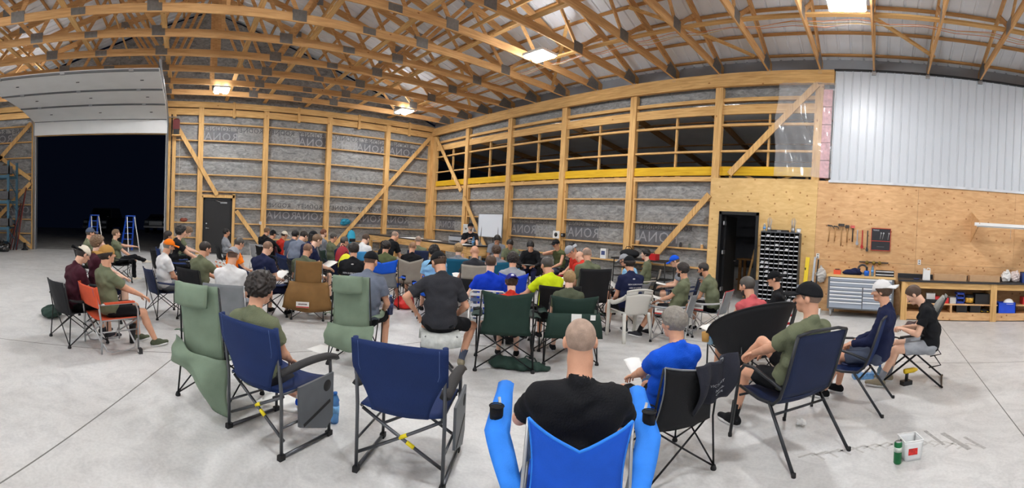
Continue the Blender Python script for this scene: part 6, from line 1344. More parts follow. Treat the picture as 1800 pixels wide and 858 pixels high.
for z in (.25, .62, .98): m = MB(); m.tube([(-1.80, 10.42 + z * .14, z - .03), (-1.80, 10.42 + z * .14, z + .03)], .02, 8); m.build('bubble_vial', mat('vial', (60, 62, 40), .2, 0, 0), lv)
leaner('straight_edge', 'silver straight edge leaning right of the yellow level', 'straight edge', -1.63, .05, 1.28, GALV, x1=-1.58); leaner('black_bar', 'thin black bar leaning next to the silver straight edge', 'bar', -1.53, .03, 1.22, DARK, x1=-1.50); leaner('grey_board', 'narrow grey board leaning left of the bolt cabinet', 'board', -3.0, .09, .62, CBM)
G = Field((-.2, -.12, -.25), (.2, .12, .25), .012); G.ell((0, 0, -.03), (.13, .06, .17), np.eye(3), .05); G.cone((0, 0, .12), (.0, 0, .2), .04, .015, .04); G.folds(.008, 40, 2); V, F = G.mesh(); o = link('plastic_bag', np_mesh('pbag', V, F, mat('cloudy_plastic', (206, 204, 200), .3, 0, .1, alpha=.75))); o.location = (-1.42, 10.57, .88); tag(o, 'cloudy plastic bag hanging on the plywood beside the levels', 'bag')
# ---- hand tools hung on the plywood
HW = wood('tool_handle', (150, 110, 70), (184, 144, 98), 2, knots=False); IRON = mat('dark_iron', (70, 66, 64), .5, .6, .2, 30)
def hammer(label, x, z, L, hd, mt=IRON, hm=HW, tilt=0, nail=True):
    t = thing('hammer', label, 'hammer', (x, 10.60, z)); t.rotation_euler = (0, tilt, 0)
    m = MB(); m.tube([(0, 0, .02), (0, 0, -L)], [.012, .016], 8); m.build('handle', hm, t)
    m = MB(); m.box((0, 0, .02), hd); m.ell((-hd[0] * .5, 0, .02), (.02, hd[1] * .6, hd[2] * .6), nu=10, nv=6)
    if nail: m.tube([(hd[0] * .4, 0, .02), (hd[0] * .8, .0, -.005), (hd[0] * .95, 0, -.04)], [.016, .012, .006], 6)
    m.build('head', mt, t)
hammer('first claw hammer hanging on the plywood, leftmost tool', -1.26, 2.03, .36, (.10, .03, .035), tilt=.08); hammer('second smaller claw hammer on the plywood', -1.12, 2.02, .34, (.08, .028, .03), tilt=.06); hammer('long sledge hammer in the row of wall tools', -.98, 2.06, .48, (.13, .06, .06), nail=False)
hammer('square-headed hammer right of the sledge hammer', -.84, 2.03, .36, (.08, .05, .07), nail=False); hammer('mallet with red and white head in the tool row', -.71, 2.03, .34, (.09, .05, .06), mat('mallet_red', (206, 90, 84), .5, 0, .2, 20), BLACKP, nail=False)
def wrench(label, x, z, L, mt, hm, nm='pipe_wrench'):
    t = thing(nm, label, 'wrench', (x, 10.61, z)); m = MB(); m.bar((0, 0, 0), (0, 0, -L), .028, .018, (0, 1, 0)); m.build('handle', hm, t)
    m = MB(); m.prism([(-.02, -L), (-.035, -L - .06), (-.02, -L - .10), (.03, -L - .10), (.035, -L - .05), (.012, -L)], -.012, .012, 'y'); m.build('jaw', mt, t)
wrench('silver adjustable wrench among the wall tools', -.595, 1.98, .26, GALV, GALV, 'adjustable_wrench'); wrench('red pipe wrench hanging on the plywood', -.475, 1.98, .34, mat('wrench_red', (176, 44, 40), .5, .2, 0), mat('wrench_red', (176, 44, 40), .5, .2, 0)); wrench('dark pipe wrench left of the wrench roll', -.35, 1.98, .40, IRON, IRON)
t = thing('wrench_roll', 'black wrench roll with red trim on the plywood', 'tool roll', (-.03, 10.62, 1.78)); m = MB(); m.box((0, 0, 0), (.46, .02, .54)); m.build('roll_panel', mat('roll_black', (28, 30, 36), .6, 0, .1), t)
RT = mat('trim_red', (190, 60, 44), .6, 0, 0)
for (c_, d_) in (((0, -.012, .262), (.47, .012, .014)), ((0, -.012, -.262), (.47, .012, .014)), ((-.228, -.012, 0), (.012, .012, .54)), ((.228, -.012, 0), (.012, .012, .54)), ((0, -.012, -.04), (.46, .012, .012))): m = MB(); m.box(c_, d_); m.build('trim_edge', RT, t)
for x in (-.02, .04, .17): m = MB(); m.tube([(x, -.018, .0), (x + .02, -.018, .14)], .008, 6); m.ell((x + .022, -.018, .15), (.02, .006, .022), nu=10, nv=6); m.build('wrench', GALV, t)
me = lettering('TOOLS', .045, depth=.0008); me.materials.append(PRINTW); o = link('brand_text', me, t); o.location = (-.12, -.0125, .215)
me = lettering('- - - - - -', .05, depth=.0008); me.materials.append(PRINTW); o = link('size_marks', me, t); o.location = (0, -.0125, -.17)
t = thing('bar_clamp', 'long dark bar clamp with brass knobs on the plywood above the tool chest', 'clamp', (-.17, 10.62, 1.225)); m = MB(); m.box((0, 0, 0), (.70, .02, .03)); m.build('bar', IRON, t)
for x in (-.16, 0, .14): m = MB(); m.lathe((x, -.01, -.01), [(.045, 0), (.045, .02)], 12, Matrix.Rotation(PI / 2, 3, 'X')); m.build('knob', mat('brass', (120, 100, 40), .5, .4, .2), t)
# ---- rolling tool chest
t = thing('tool_chest', 'silver rolling tool chest with many drawers and timber top', 'tool chest', (-.42, 10.22, 0))
SB = mat('chest_steel', (160, 170, 184), .45, .2, .02); m = MB(); m.bx(-.74, .74, -.30, .34, .17, .89); m.build('cabinet_body', mat('chest_body', (104, 106, 108), .5, .3, 0), t); m = MB(); m.bx(-.77, .77, -.33, .36, .89, .935); m.build('worktop', wood('chest_top', (206, 170, 112), (228, 196, 140), 0, knots=False), t)
def drawer(x0, x1, z0, z1):
    m = MB(); m.bx(x0 + .006, x1 - .006, -.318, -.30, z0 + .005, z1 - .005); d = m.build('drawer', SB, t); m = MB(); m.bx(x0 + .01, x1 - .01, -.340, -.318, z1 - .032, z1 - .006); m.build('handle', mat('pull_bright', (240, 242, 244), .35, .1, 0), d)
drawer(-.70, .70, .79, .88); drawer(-.70, .70, .68, .785); drawer(.05, .70, .59, .675) ; drawer(-.70, .04, .59, .675)
for (z0, z1) in ((.51, .585), (.43, .505), (.35, .425), (.20, .345)): drawer(-.70, .04, z0, z1)
for (z0, z1) in ((.48, .585), (.37, .475), (.20, .365)): drawer(.05, .70, z0, z1)
for x in (-.66, .66):
    for y in (-.22, .26): m = MB(); m.lathe((x - .02, y, .08), [(.08, 0), (.08, .04)], 16, Matrix.Rotation(PI / 2, 3, 'Y')); m.box((x, y, .15), (.08, .08, .05)); m.build('caster', mat('caster_grey', (150, 150, 150), .5), t)
G = Field((-.3, -.16, 0), (.3, .16, .22), .012); G.ell((-.02, 0, .06), (.22, .11, .07), np.eye(3), .04); G.ell((.08, 0, .09), (.10, .09, .08), np.eye(3), .04); G.folds(.010, 30, 3); G.cut((0, 0, .003), (0, 0, -1)); V, F = G.mesh(); o = link('folded_jacket', np_mesh('jk', V, F, cloth('navy'))); o.location = (-.62, 10.15, .932); tag(o, 'crumpled navy jacket on the tool chest', 'jacket')
t = thing('wire_coil', 'grey coil of cable behind the jacket on the tool chest', 'cable coil', (-.42, 10.38, .935)); m = MB()
for q in range(4): m.tube([((.12 - .012 * q) * math.cos(a * PI / 8), .02 * q - .03, .125 + (.12 - .012 * q) * math.sin(a * PI / 8)) for a in range(16)], .008, 6, closed=True)
m.build('coil', mat('coil_grey', (96, 98, 102), .6), t)
t = thing('battery_charger', 'orange-red box at the left end of the tool chest top', 'box', (-.98, 10.1, .935)); m = MB(); m.box((0, 0, .05), (.16, .14, .10)); m.build('case', mat('orange_red', (216, 84, 50), .5), t); m = MB(); m.box((0, 0, .11), (.10, .10, .02)); m.build('battery', BLACKP, t)
t = thing('paint_can', 'bright blue container on the tool chest beside the jacket', 'container', (-.31, 10.05, .935)); m = MB(); m.lathe((0, 0, 0), [(.055, 0), (.06, .10), (.05, .12)], 14); m.build('can_body', mat('can_blue', (24, 100, 210), .4), t); m = MB(); m.box((0, 0, .16), (.05, .05, .08)); m.build('nozzle', BLACKP, t)
bottle('clear water bottle on the tool chest', (-.18, 10.03, .935))
for i, z in enumerate((.935, 1.005)):
    t = thing('parts_case', ['lower', 'upper'][i] + ' black and clear parts case stacked on the tool chest', 'case', (.10, 10.15, z)); m = MB(); m.box((0, 0, .033), (.42, .28, .064)); m.build('case_body', BLACKP, t); m = MB(); m.box((0, -.142, .045), (.40, .006, .020)); m.build('clear_lid', mat('clear_lid', (206, 210, 212), .3), t)
t = thing('toy_block', 'small white box and red jug on the floor left of the tool chest', 'jug', (-1.40, 10.1, 0)); m = MB(); m.box((0, 0, .06), (.16, .14, .12)); m.build('box', WHITEP, t); m = MB(); m.lathe((-.12, .08, 0), [(.06, 0), (.06, .16), (.03, .20)], 12); m.build('jug', mat('jug_red', (150, 30, 36), .5), t)
# ---- workbench with black top along the plywood
t = thing('workshop_bench', 'long timber workbench with black top and shelf along the right wall', 'workbench', (0, 0, 0))
m = MB(); m.bx(.42, 9.5, 9.93, 10.64, .86, .90); m.build('bench_top', BT, t); m = MB(); m.bx(.42, 9.5, 10.60, 10.64, .90, 1.0); m.build('upstand', BT, t)
m = MB(); m.bx(.50, 9.5, 9.98, 10.02, .72, .86); m.build('front_rail', WX, t); m = MB(); m.bx(.50, 9.5, 9.99, 10.58, .36, .385); m.build('lower_shelf', PLY, t); m = MB(); m.bx(.50, 9.5, 9.98, 10.02, .02, .19); m.build('kick_board', PLY, t); m = MB(); m.bx(.50, 9.5, 10.02, 10.58, .17, .19); m.build('base_shelf', PLY, t)
for x in (.56, 2.62, 4.7, 6.8, 8.9):
    for y in (10.0, 10.56): m = MB(); m.bx(x - .07, x + .07, y - .045, y + .045, 0, .86); m.build('leg', WZ, t)
m = MB(); m.bx(1.62, 1.66, 10.0, 10.5, .19, .36); m.build('divider', PLY, t)
def boxthing(name, label, cat, c, d, mt, lid=None, lidname='lid', rz=0, taper=1):
    t = thing(name, label, cat, (c[0], c[1], c[2]), rz); m = MB(); m.box((0, 0, d[2] / 2), d, taper=taper); m.build('shell', mt, t)
    m = MB(); m.box((0, 0, d[2] + .006), (d[0] * .98 * taper + .01, d[1] * .98 * taper + .01, .014)); m.build(lidname, lid or mt, t); return t
CARD = mat('cardboard', (190, 154, 116), .85, 0, .06, 8)
boxthing('cardboard_box', 'left of two long cardboard boxes on the black bench', 'cardboard box', (1.62, 10.30, .90), (.76, .30, .13), CARD, lidname='flap'); boxthing('cardboard_box', 'right of two long cardboard boxes on the black bench', 'cardboard box', (2.44, 10.30, .90), (.72, .30, .13), CARD, lidname='flap')
t = thing('jug', 'white plastic jug with handle on the black bench', 'jug', (1.06, 10.2, .90)); m = MB(); m.box((0, 0, .11), (.17, .13, .22), taper=.92); m.lathe((-.05, 0, .22), [(.035, 0), (.03, .04)], 12); m.build('jug_body', WHITEP, t); m = MB(); m.tube([(.0, 0, .22), (.02, 0, .27), (.08, 0, .26), (.085, 0, .16)], .010, 6); m.build('handle', WHITEP, t)
t = thing('tape_coil', 'small blue coil of wire lying on the bench beside the white jug', 'coil', (.83, 10.1, .903)); m = MB()
for q in range(3): m.tube([((.055 + .006 * q) * math.cos(a * PI / 6), (.045 + .006 * q) * math.sin(a * PI / 6), .008 + .008 * q) for a in range(12)], .005, 5, closed=True)
m.build('coil', mat('coil_blue', (70, 80, 120), .5), t)
for i, (x, s, lab, c_) in enumerate(((2.98, .11, 'white crumpled bag on the bench right of the boxes', (226, 226, 224)), (3.20, .13, 'patterned red and white plastic bag on the bench', (210, 196, 192)))):
    G = Field((-.25, -.2, 0), (.25, .2, .35), .013); G.ell((0, 0, .12), (.12, .10, .13), np.eye(3), .05); G.cone((0, 0, .2), (.05, 0, .27), .06, .02, .05); G.folds(.012, 42, i + 5); G.cut((0, 0, .003), (0, 0, -1)); V, F = G.mesh(); o = link('plastic_bag', np_mesh('pb', V, F, mat('bag_%d' % i, c_, .5, 0, .3 if i else .03, 30))); o.location = (x, 10.25, .90); tag(o, lab, 'bag')
boxthing('tote', 'blue plastic caddy on the bench near the right edge', 'caddy', (3.43, 10.22, .90), (.16, .2, .24), mat('tote_blue', (30, 60, 130), .4), DARK); bottle('tan bottle with pump on the bench near the right edge', (3.62, 10.2, .90), .24, .045, (206, 186, 156), (90, 60, 50), lab=(226, 210, 180)); bottle('blue bottle near the coffee maker on the bench', (3.78, 10.12, .90), .22, .045, (70, 120, 180), (230, 230, 230), lab=(200, 214, 230))
t = thing('coffee_maker', 'black tall machine on the bench at the right edge', 'machine', (3.98, 10.25, .90)); m = MB(); m.box((0, 0, .22), (.18, .24, .44)); m.build('housing', BLACKP, t); m = MB(); m.box((0, -.06, .47), (.20, .20, .08)); m.build('head', DARK, t)
# under the bench: upper shelf (z .385) and base shelf (z .19)
RDP = mat('red_plastic', (190, 32, 36), .4, 0, 0); BLP = mat('crate_blue', (28, 62, 160), .4, 0, .05); CLP = mat('clear_tub', (196, 196, 192), .3, 0, .1)
shelf = [('tool_case', 'grey tool case at the left end of the bench shelf', (.85, .385), (.34, .3, .09), CBM), ('tool_case', 'long dark tool case in front on the bench shelf', (1.20, .385), (.50, .3, .06), DARK), ('wipes_tub', 'white tub standing on the long dark tool case', (1.18, .465), (.20, .16, .12), WHITEP),
         ('tool_case', 'red tool case on the bench shelf beside the white tub', (1.33, .465), (.10, .26, .06), RDP), ('tool_case', 'second red case further right on the bench shelf', (1.52, .385), (.14, .26, .11), RDP), ('parts_bin', 'clear parts bin on the bench shelf behind the red cases', (1.70, .385), (.16, .26, .13), CLP),
         ('battery_box', 'black battery box on the bench shelf near the thick leg', (2.38, .385), (.34, .3, .22), BLACKP), ('storage_box', 'tan jar carton on the bench shelf below the left box', (.66, .385), (.12, .2, .20), mat('carton_tan', (190, 170, 150), .7, 0, .3, 40)), 
         ('storage_bin', 'left black bin on the lowest bench shelf', (1.90, .19), (.24, .3, .15), BLACKP), ('storage_bin', 'right black bin on the lowest bench shelf', (2.22, .19), (.24, .3, .15), BLACKP)]
for (nm, lab, (x, z), d, mt) in shelf: boxthing(nm, lab, nm.replace('_', ' '), (x, 10.22, z), d, mt)
t = thing('bottle_crate', 'blue open crate of small bottles on the bench shelf', 'crate', (1.86, 10.2, .385))
for z in (.03, .13, .23): m = MB(); m.bx(-.10, .10, -.13, -.12, z - .02, z + .02); m.bx(-.10, .10, .12, .13, z - .02, z + .02); m.bx(-.10, -.09, -.13, .13, z - .02, z + .02); m.bx(.09, .10, -.13, .13, z - .02, z + .02); m.build('crate_rail', BLP, t)
for x in (-.09, .09): m = MB(); m.bx(x - .01, x + .01, -.13, -.11, 0, .26); m.build('crate_post', BLP, t)
t = thing('wipes_tub', 'round black tub with yellow and orange label on the bench shelf', 'tub', (2.08, 10.18, .385)); m = MB(); m.lathe((0, 0, 0), [(.10, 0), (.115, .18)], 20); m.build('tub_body', BLACKP, t); m = MB(); m.lathe((0, 0, .03), [(.104, 0), (.113, .11)], 20); m.build('tub_label', mat('tub_label', (206, 160, 60), .5, 0, .5, 24), t); m = MB(); m.lathe((0, 0, .18), [(.12, 0), (.12, .02)], 20); m.build('tub_lid', BLACKP, t)
t = thing('power_drill', 'yellow and black drill on the lowest bench shelf, left', 'drill', (1.02, 10.12, .19)); m = MB(); m.tube([(-.09, 0, .13), (.05, 0, .13), (.10, 0, .13)], [.03, .03, .015], 10); m.build('drill_body', mat('drill_yellow', (236, 196, 30), .5), t); m = MB(); m.tube([(-.05, 0, .12), (-.06, 0, .03)], .02, 8); m.box((-.06, 0, .02), (.09, .06, .04)); m.build('grip', BLACKP, t)
t = thing('wire_pile', 'tangled black and yellow straps on the lowest bench shelf', 'straps', (2.45, 10.1, .19)); 
for q in range(4): m = MB(); m.tube([(.10 * math.cos(a * .9 + q), .08 * math.sin(a * 1.3 + q * 2), .015 + .015 * q + .01 * math.sin(a)) for a in range(12)], .010, 6); m.build('strap', [DARK, mat('drill_yellow', (236, 196, 30), .5), DARK, RUB][q], t)
t = thing('recycling_tote', 'blue plastic tote with white hard hat under the bench at right', 'tote', (2.95, 10.12, .0)); t.location.z = .195; m = MB(); m.bx(-.2, .2, -.12, .14, 0, .02); m.bx(-.22, .22, -.14, -.12, 0, .24); m.bx(-.22, .22, .14, .16, 0, .24); m.bx(-.22, -.20, -.14, .16, 0, .24); m.bx(.20, .22, -.14, .16, 0, .24); m.build('tote_shell', mat('tote_bright', (20, 70, 200), .4), t)
t = thing('hard_hat', 'white hard hat sitting in the blue tote', 'hard hat', (3.02, 10.10, .36)); m = MB(); m.ell((0, 0, .05), (.13, .11, .11), nu=18, nv=8, z0=0); m.build('shell', WHITEP, t); m = MB(); m.lathe((0, 0, .045), [(.15, 0), (.15, .006)], 18); m.build('brim', WHITEP, t)
for i, (x, c_) in enumerate(((3.5, RDP), (3.85, BLP))): boxthing('storage_bin', ['dark red', 'blue'][i] + ' bin on the bench shelf at the right edge', 'bin', (x, 10.2, .385), (.26, .26, .16), c_)
# tube light over the bench on plywood gussets
t = thing('tube_light', 'long white tube light fitting over the bench at right', 'light fitting', (3.0, 9.75, 2.20)); m = MB(); m.box((0, 0, .02), (1.9, .10, .07)); m.build('housing', WHITEP, t); m = MB(); m.tube([(-.9, 0, -.03), (.9, 0, -.03)], .014, 8); m.build('tube', WHITEP, t)
for x in (-.85, .85): m = MB(); m.prism([(-.06, .03), (.88, -.38), (.88, .36), (-.02, .10)], x - .01, x + .01, 'x'); m.build('gusset_bracket', PLY, t)
m = MB(); m.tube([(-.1, 0, -.02), (-.1, 0, -.28)], .004, 5); m.build('pull_chain', GALV, t)
# ================================================================ empty chairs and loose things on the floor
C('director', 'empty navy director chair with folded side tray in the foreground', (-2.56, 1.50, 0), math.radians(44), 1.0, fc='dnavy', tray=True)
gl = C('lounge', 'empty tall pale green lounge chair left of the curly-haired youth', (-3.92, .36, 0), math.radians(47), .93, fc='green', w=.245, skirt=False)
def drape(u, v):
    x = -.30 + .62 * u; z = .60 - .10 * u - (.26 + .46 * max(0, u - .45) * 1.8) * v - .05 * math.sin(PI * u) * (1 - v)
    return (x + .10 * v * (u - .2) + .012 * math.sin(11 * v), -.33 - .05 * math.sin(PI * v) - .10 * math.sin(PI * u) * .6 + .02 * math.sin(12 * u + 5 * v), max(.02, z))
m = MB(); m.sheet(drape, 26, 16, .008); o = m.build('carry_cloth', fabric('green')); o.location = gl.location; o.rotation_euler = gl.rotation_euler; o.scale = gl.scale; tag(o, 'pale green cloth draped behind the empty green lounge chair down to the floor', 'cloth')
# the hoodie over the black chair
c = PEOPLE['R9'][5]; M9 = Matrix.Translation(c.location) @ Matrix.Rotation(c.rotation_euler.z, 4, 'Z') @ Matrix.Scale(c.scale[0], 4)
HD = mat('hoodie_navy', (26, 28, 40), .9, 0, .12, 9, bump=.4, bs=70)
def hood(u, v):
    x = .02 + .33 * u + .10 * (1 - v) * (u - .3); z = .965 - .34 * v - .05 * (1 - u) * (1 - v) - .10 * v * (1 - u) ** 2 + .01 * math.sin(9 * u); y = -.40 - .05 * math.sin(PI * v) + .05 * v - .03 * math.sin(6 * u + 3 * v) - .02 * math.sin(15 * u)
    return M9 @ Vector((x, y, z))
m = MB(); m.sheet(hood, 22, 18, .022); o = m.build('hoodie', HD); tag(o, 'dark navy hoodie with white lettering hung over the black chair corner', 'hoodie')
me = lettering('MERCER', .040, depth=.0006)
for k_, (txt, dz, dx) in enumerate((('VICTORY', 0, -.02), ('Number', -.05, .02), ('Chicago', -.085, .03))):
    me = lettering(txt, .032, depth=.0006); 
    for v in me.vertices:
        uu = (.24 + dx + v.co.x - .02) / .36; p = Vector(hood(min(1, max(0, uu)), .55 - (dz + v.co.z) / .34)); nn = (M9.to_3x3() @ Vector((0, -1, 0))).normalized(); v.co = p + nn * .014
    me.materials.append(PRINTW); link('printed_word', me, o)
# papers held by people
def held(key, p, rz_off, label, w=.21, h=.28, tilt=.5, **k):
    t, J, sc, loc, R_, c = PEOPLE[key]; q = wpt(key, p); r = math.atan2(R_[1][0], R_[0][0]) + rz_off; return paper(label, q, r, w, h, tilt, **k)
held('R10', (-.14, .34, .72), .1, 'open white booklet on the lap of the shaven-headed man', .30, .22, .25)
held('R9', (-.02, .40, .70), 0, 'white card in the hands of the grey-haired man', .14, .18, .5)
held('R5', (-.02, .34, .70), .2, 'white sheets on the lap of the dark-bearded man', .24, .30, .25); held('R4', (0, .46, .70), 0, 'open booklet held by the man in blue cap', .30, .21, .15)
held('R2', (-.05, .40, .68), 0, 'white sheet on the lap of the man in light blue shirt'); held('L23', (.04, .46, .72), .3, 'white sheet held by the man in navy T-shirt', .28, .24, .4); held('M6', (0, .40, .70), 0, 'white papers on the lap of the man in black hoodie', .36, .26, .1)
held('L22', (.20, .40, .66), 0, 'white note held by the crop-haired man in brown chair', .12, .18, .6); held('M10', (.20, .42, .60), .3, 'folded white sheet hanging by the black chair', .22, .30, 1.1); held('M15', (-.20, .40, .70), 0, 'white sheets held by the tall bald man', .30, .24, .4); held('R7', (-.26, .40, .62), .3, 'crumpled white paper on the arm of the wide black chair', .26, .22, .2)
held('M2', (-.28, .34, .70), .2, 'white paper held by the bald man in hooded top', .16, .2, .5); held('L15', (.12, .38, .72), 0, 'white paper held by the man in navy chair', .2, .26, .4)
paper('white sheet lying on the floor behind the tall green chair', (-5.1, 1.75, .0), .6, .42, .30, 0, .01); paper('white sheet on the floor between the green and navy chairs', (-3.72, .92, .0), .9, .46, .32, 0, .01)
# phone
t = thing('mobile_phone', 'dark mobile phone in the hands of the curly-haired young man at left', 'phone', wpt('L3', (.05, .46, .74)), math.radians(200)); m = MB(); m.box((0, 0, 0), (.075, .15, .010), Matrix.Rotation(.8, 3, 'X')); m.build('case', BLACKP, t); m = MB(); m.box((0, .004, .006), (.066, .14, .003), Matrix.Rotation(.8, 3, 'X')); m.build('screen', mat('screen_dark', (60, 70, 90), .1), t)
# bottles, cans and small things on the floor
bottle('blue-tinted water bottle on the floor right of the navy director chair', (-3.27, 1.21, 0), .25, .036, (96, 160, 220), (40, 110, 200), lab=(120, 180, 230))
bottle('water bottle standing under the recliner', (.05, 5.25, 0), .24, .034); bottle('water bottle in the tan pocket of the wide black chair', wpt('R7', (-.47, .16, .50)), .22, .034); bottle('blue drink bottle hanging at the arm of the tall green chair', wpt('L29', (.27, .30, .52)), .24, .036, (60, 70, 110), (130, 170, 220), lab=(60, 70, 110))
t = thing('water_case', 'blue-wrapped pack of water lying under the recliner', 'bottle pack', (-.15, 5.50, 0), .3); m = MB(); m.box((0, 0, .035), (.26, .12, .07)); m.build('pack_wrap', mat('wrap_blue', (110, 160, 210), .2, 0, .3, 30), t)
for q in (-.08, .0, .08): m = MB(); m.lathe((q, 0, .07), [(.028, 0), (.012, .02)], 10); m.build('bottle_neck', WHITEP, t)
t = thing('power_drill', 'yellow and black cordless tool on the floor under the recliner', 'drill', (.42, 5.35, 0), .6); m = MB(); m.tube([(-.09, 0, .16), (.05, 0, .16), (.10, 0, .16)], [.03, .03, .015], 10); m.build('drill_body', mat('drill_yellow', (236, 196, 30), .5), t); m = MB(); m.tube([(-.05, 0, .15), (-.06, 0, .05)], .02, 8); m.box((-.06, 0, .025), (.13, .08, .05)); m.build('grip', BLACKP, t)
t = thing('jacket', 'brown and black jacket hanging from the arm of the recliner', 'jacket', PEOPLE['R13'][5].location, PEOPLE['R13'][5].rotation_euler.z)
G = Field((.15, -.40, .30), (.48, .16, .76), .013); G.ell((.32, -.10, .60), (.055, .19, .09), np.eye(3), .05); G.ell((.32, -.16, .50), (.05, .15, .13), np.eye(3), .05); G.folds(.012, 34, 4); V, F = G.mesh(); link('jacket_cloth', np_mesh('jk', V, F, mat('jacket_brown', (84, 66, 66), .8, 0, .25, 12, bump=.4)), t)
G = Field((.15, -.40, .22), (.48, .16, .66), .013); G.ell((.32, -.16, .40), (.055, .15, .10), np.eye(3), .05); G.folds(.010, 30, 5); V, F = G.mesh(); link('lining', np_mesh('jk', V, F, cloth('black')), t)
t = thing('drink_can', 'tall green and silver drink can beside the white bucket', 'can', (.20, 3.40, 0)); m = MB(); m.lathe((0, 0, 0), [(.026, 0), (.031, .008), (.031, .150), (.025, .162)], 20); m.build('can_body', mat('can_green', (30, 110, 64), .35, .5, .25, 16), t); m = MB(); m.lathe((0, 0, .158), [(.0245, 0), (.0245, .005)], 16); m.build('can_lid', GALV, t); m = MB(); m.lathe((0, 0, .09), [(.0315, 0), (.0315, .035)], 20); m.build('can_band', mat('can_band', (196, 206, 196), .4, .4, .3, 30), t)
t = thing('bucket', 'small white square bucket with red print on the floor', 'bucket', (.30, 3.50, 0), .35)
s0, s1, hB = .062, .078, .155; m = MB()
for (sx, sy) in ((1, 0), (-1, 0), (0, 1), (0, -1)):
    m.sheet(lambda u, v: ((sx * (s0 + (s1 - s0) * v)) if sx else (u - .5) * 2 * (s0 + (s1 - s0) * v), (sy * (s0 + (s1 - s0) * v)) if sy else (u - .5) * 2 * (s0 + (s1 - s0) * v), hB * v), 6, 6, .003)
m.bx(-s0, s0, -s0, s0, 0, .004); m.build('bucket_shell', mat('bucket_white', (228, 230, 230), .45, 0, .02), t); m = MB(); m.tube([(-s1, -s1, hB), (s1, -s1, hB), (s1, s1, hB), (-s1, s1, hB)], .005, 6, closed=True); m.build('bucket_rim', WHITEP, t)
m = MB(); m.bx(-.045, .03, -.074, -.071, .05, .10); m.build('bucket_print', mat('print_red', (196, 40, 36), .6, 0, .4, 60), t)
for s in (-1, 1): m = MB(); m.ell((s * (s1 + .003), 0, hB - .02), (.006, .018, .012), nu=10, nv=6); m.build('handle_lug', BLACKP, t)
t = thing('tape_puck', 'small black tape measure on the floor beside the orange chair', 'tape measure', (-5.03, -.48, 0), .4); m = MB(); m.box((0, 0, .03), (.075, .045, .06), taper=.85); m.build('case', BLACKP, t); m = MB(); m.box((.0, -.0235, .032), (.036, .002, .03)); m.build('badge', WHITEP, t)
G = Field((-.08, -.06, 0), (.08, .06, .08), .005); G.ell((0, 0, .025), (.045, .03, .025), np.eye(3), .02); G.ell((.02, .01, .035), (.025, .02, .02), np.eye(3), .01); G.folds(.005, 110, 2); G.cut((0, 0, .002), (0, 0, -1)); V, F = G.mesh(); o = link('crumpled_tissue', np_mesh('ts', V, F, PAPER)); o.location = (-.64, 3.94, 0); tag(o, 'crumpled white tissue on the floor between the patio chair and bucket', 'tissue')
def softbag(label, loc, rz, parts, mt, nm='carry_bag', seed=1, vox=.013, strap=None, cat='bag'):
    t = thing(nm, label, cat, loc, rz); lo = np.array([min(p[0][i] - p[1][i] for p in parts) for i in range(3)]) - .05; hi = np.array([max(p[0][i] + p[1][i] for p in parts) for i in range(3)]) + .05; lo[2] = 0
    G = Field(lo, hi, vox)
    for c_, r_ in parts: G.ell(c_, r_, np.eye(3), .05)
    G.folds(.007, 36, seed); G.cut((0, 0, .004), (0, 0, -1)); V, F = G.mesh(); link('bag_body', np_mesh('bag', V, F, mt), t)
    m = MB(); m.tube(strap or [(-.08, 0, .1), (-.05, -.03, .16), (.05, -.03, .16), (.08, 0, .1)], .008, 6); m.build('strap', mt, t); return t
softbag('dark green chair bag lying on the floor behind the capped child', (-3.66, 3.50, 0), math.radians(38), [((-.18, 0, .06), (.15, .12, .075)), ((.05, 0, .05), (.18, .12, .065)), ((.25, .02, .035), (.13, .08, .04))], fabric('dgreen'), strap=[(.05, .05, .08), (.10, .06, .14), (.20, .06, .12), (.24, .04, .06)])
softbag('crumpled bright red bag on the floor in the middle of the crowd', (-7.2, 3.95, 0), .5, [((0, 0, .10), (.20, .16, .13)), ((.08, 0, .16), (.10, .10, .09))], mat('bag_red', (214, 36, 30), .5, 0, .08))
softbag('dark green bag with white sheet on the floor behind the grey camp chair', (-6.5, -2.0, 0), .3, [((0, 0, .07), (.26, .16, .085))], fabric('dgreen')); softbag('black shoulder bag on the floor beside the dark green chair', (-4.55, 4.10, 0), .8, [((0, 0, .13), (.17, .11, .16))], fabric('black')); softbag('navy denim bag on the floor beside the grey-haired man', (-2.1, 4.0, 0), .4, [((0, 0, .13), (.18, .12, .16))], cloth('jean')); softbag('red stuff bag on the floor behind the wide black chair', (-.72, 5.05, 0), .4, [((0, 0, .14), (.13, .11, .15))], mat('bag_red', (214, 36, 30), .5, 0, .08))
def backpack(label, loc, rz, c1, c2, sc=1.0):
    t = thing('backpack', label, 'backpack', loc, rz, None, sc); G = Field((-.2, -.16, 0), (.2, .16, .55), .014); G.ell((0, 0, .25), (.15, .09, .24), np.eye(3), .05); G.ell((0, -.06, .16), (.11, .06, .12), np.eye(3), .03); G.cut((0, 0, .01), (0, 0, -1)); V, F = G.mesh(); link('bag_body', np_mesh('bp', V, F, c1), t)
    m = MB(); m.sheet(lambda u, v: ((u - .5) * .22, -.125 + .01 * math.cos(PI * (u - .5)), .08 + .12 * v), 6, 4, .01); m.build('front_pocket', c2, t); m = MB(); m.tube([(-.04, 0, .48), (0, 0, .53), (.04, 0, .48)], .01, 6); m.build('grab_loop', c2, t)
    for s in (-1, 1): m = MB(); m.tube([(s * .07, .07, .44), (s * .09, .13, .30), (s * .08, .07, .08)], .018, 6); m.build('shoulder_strap', c2, t)
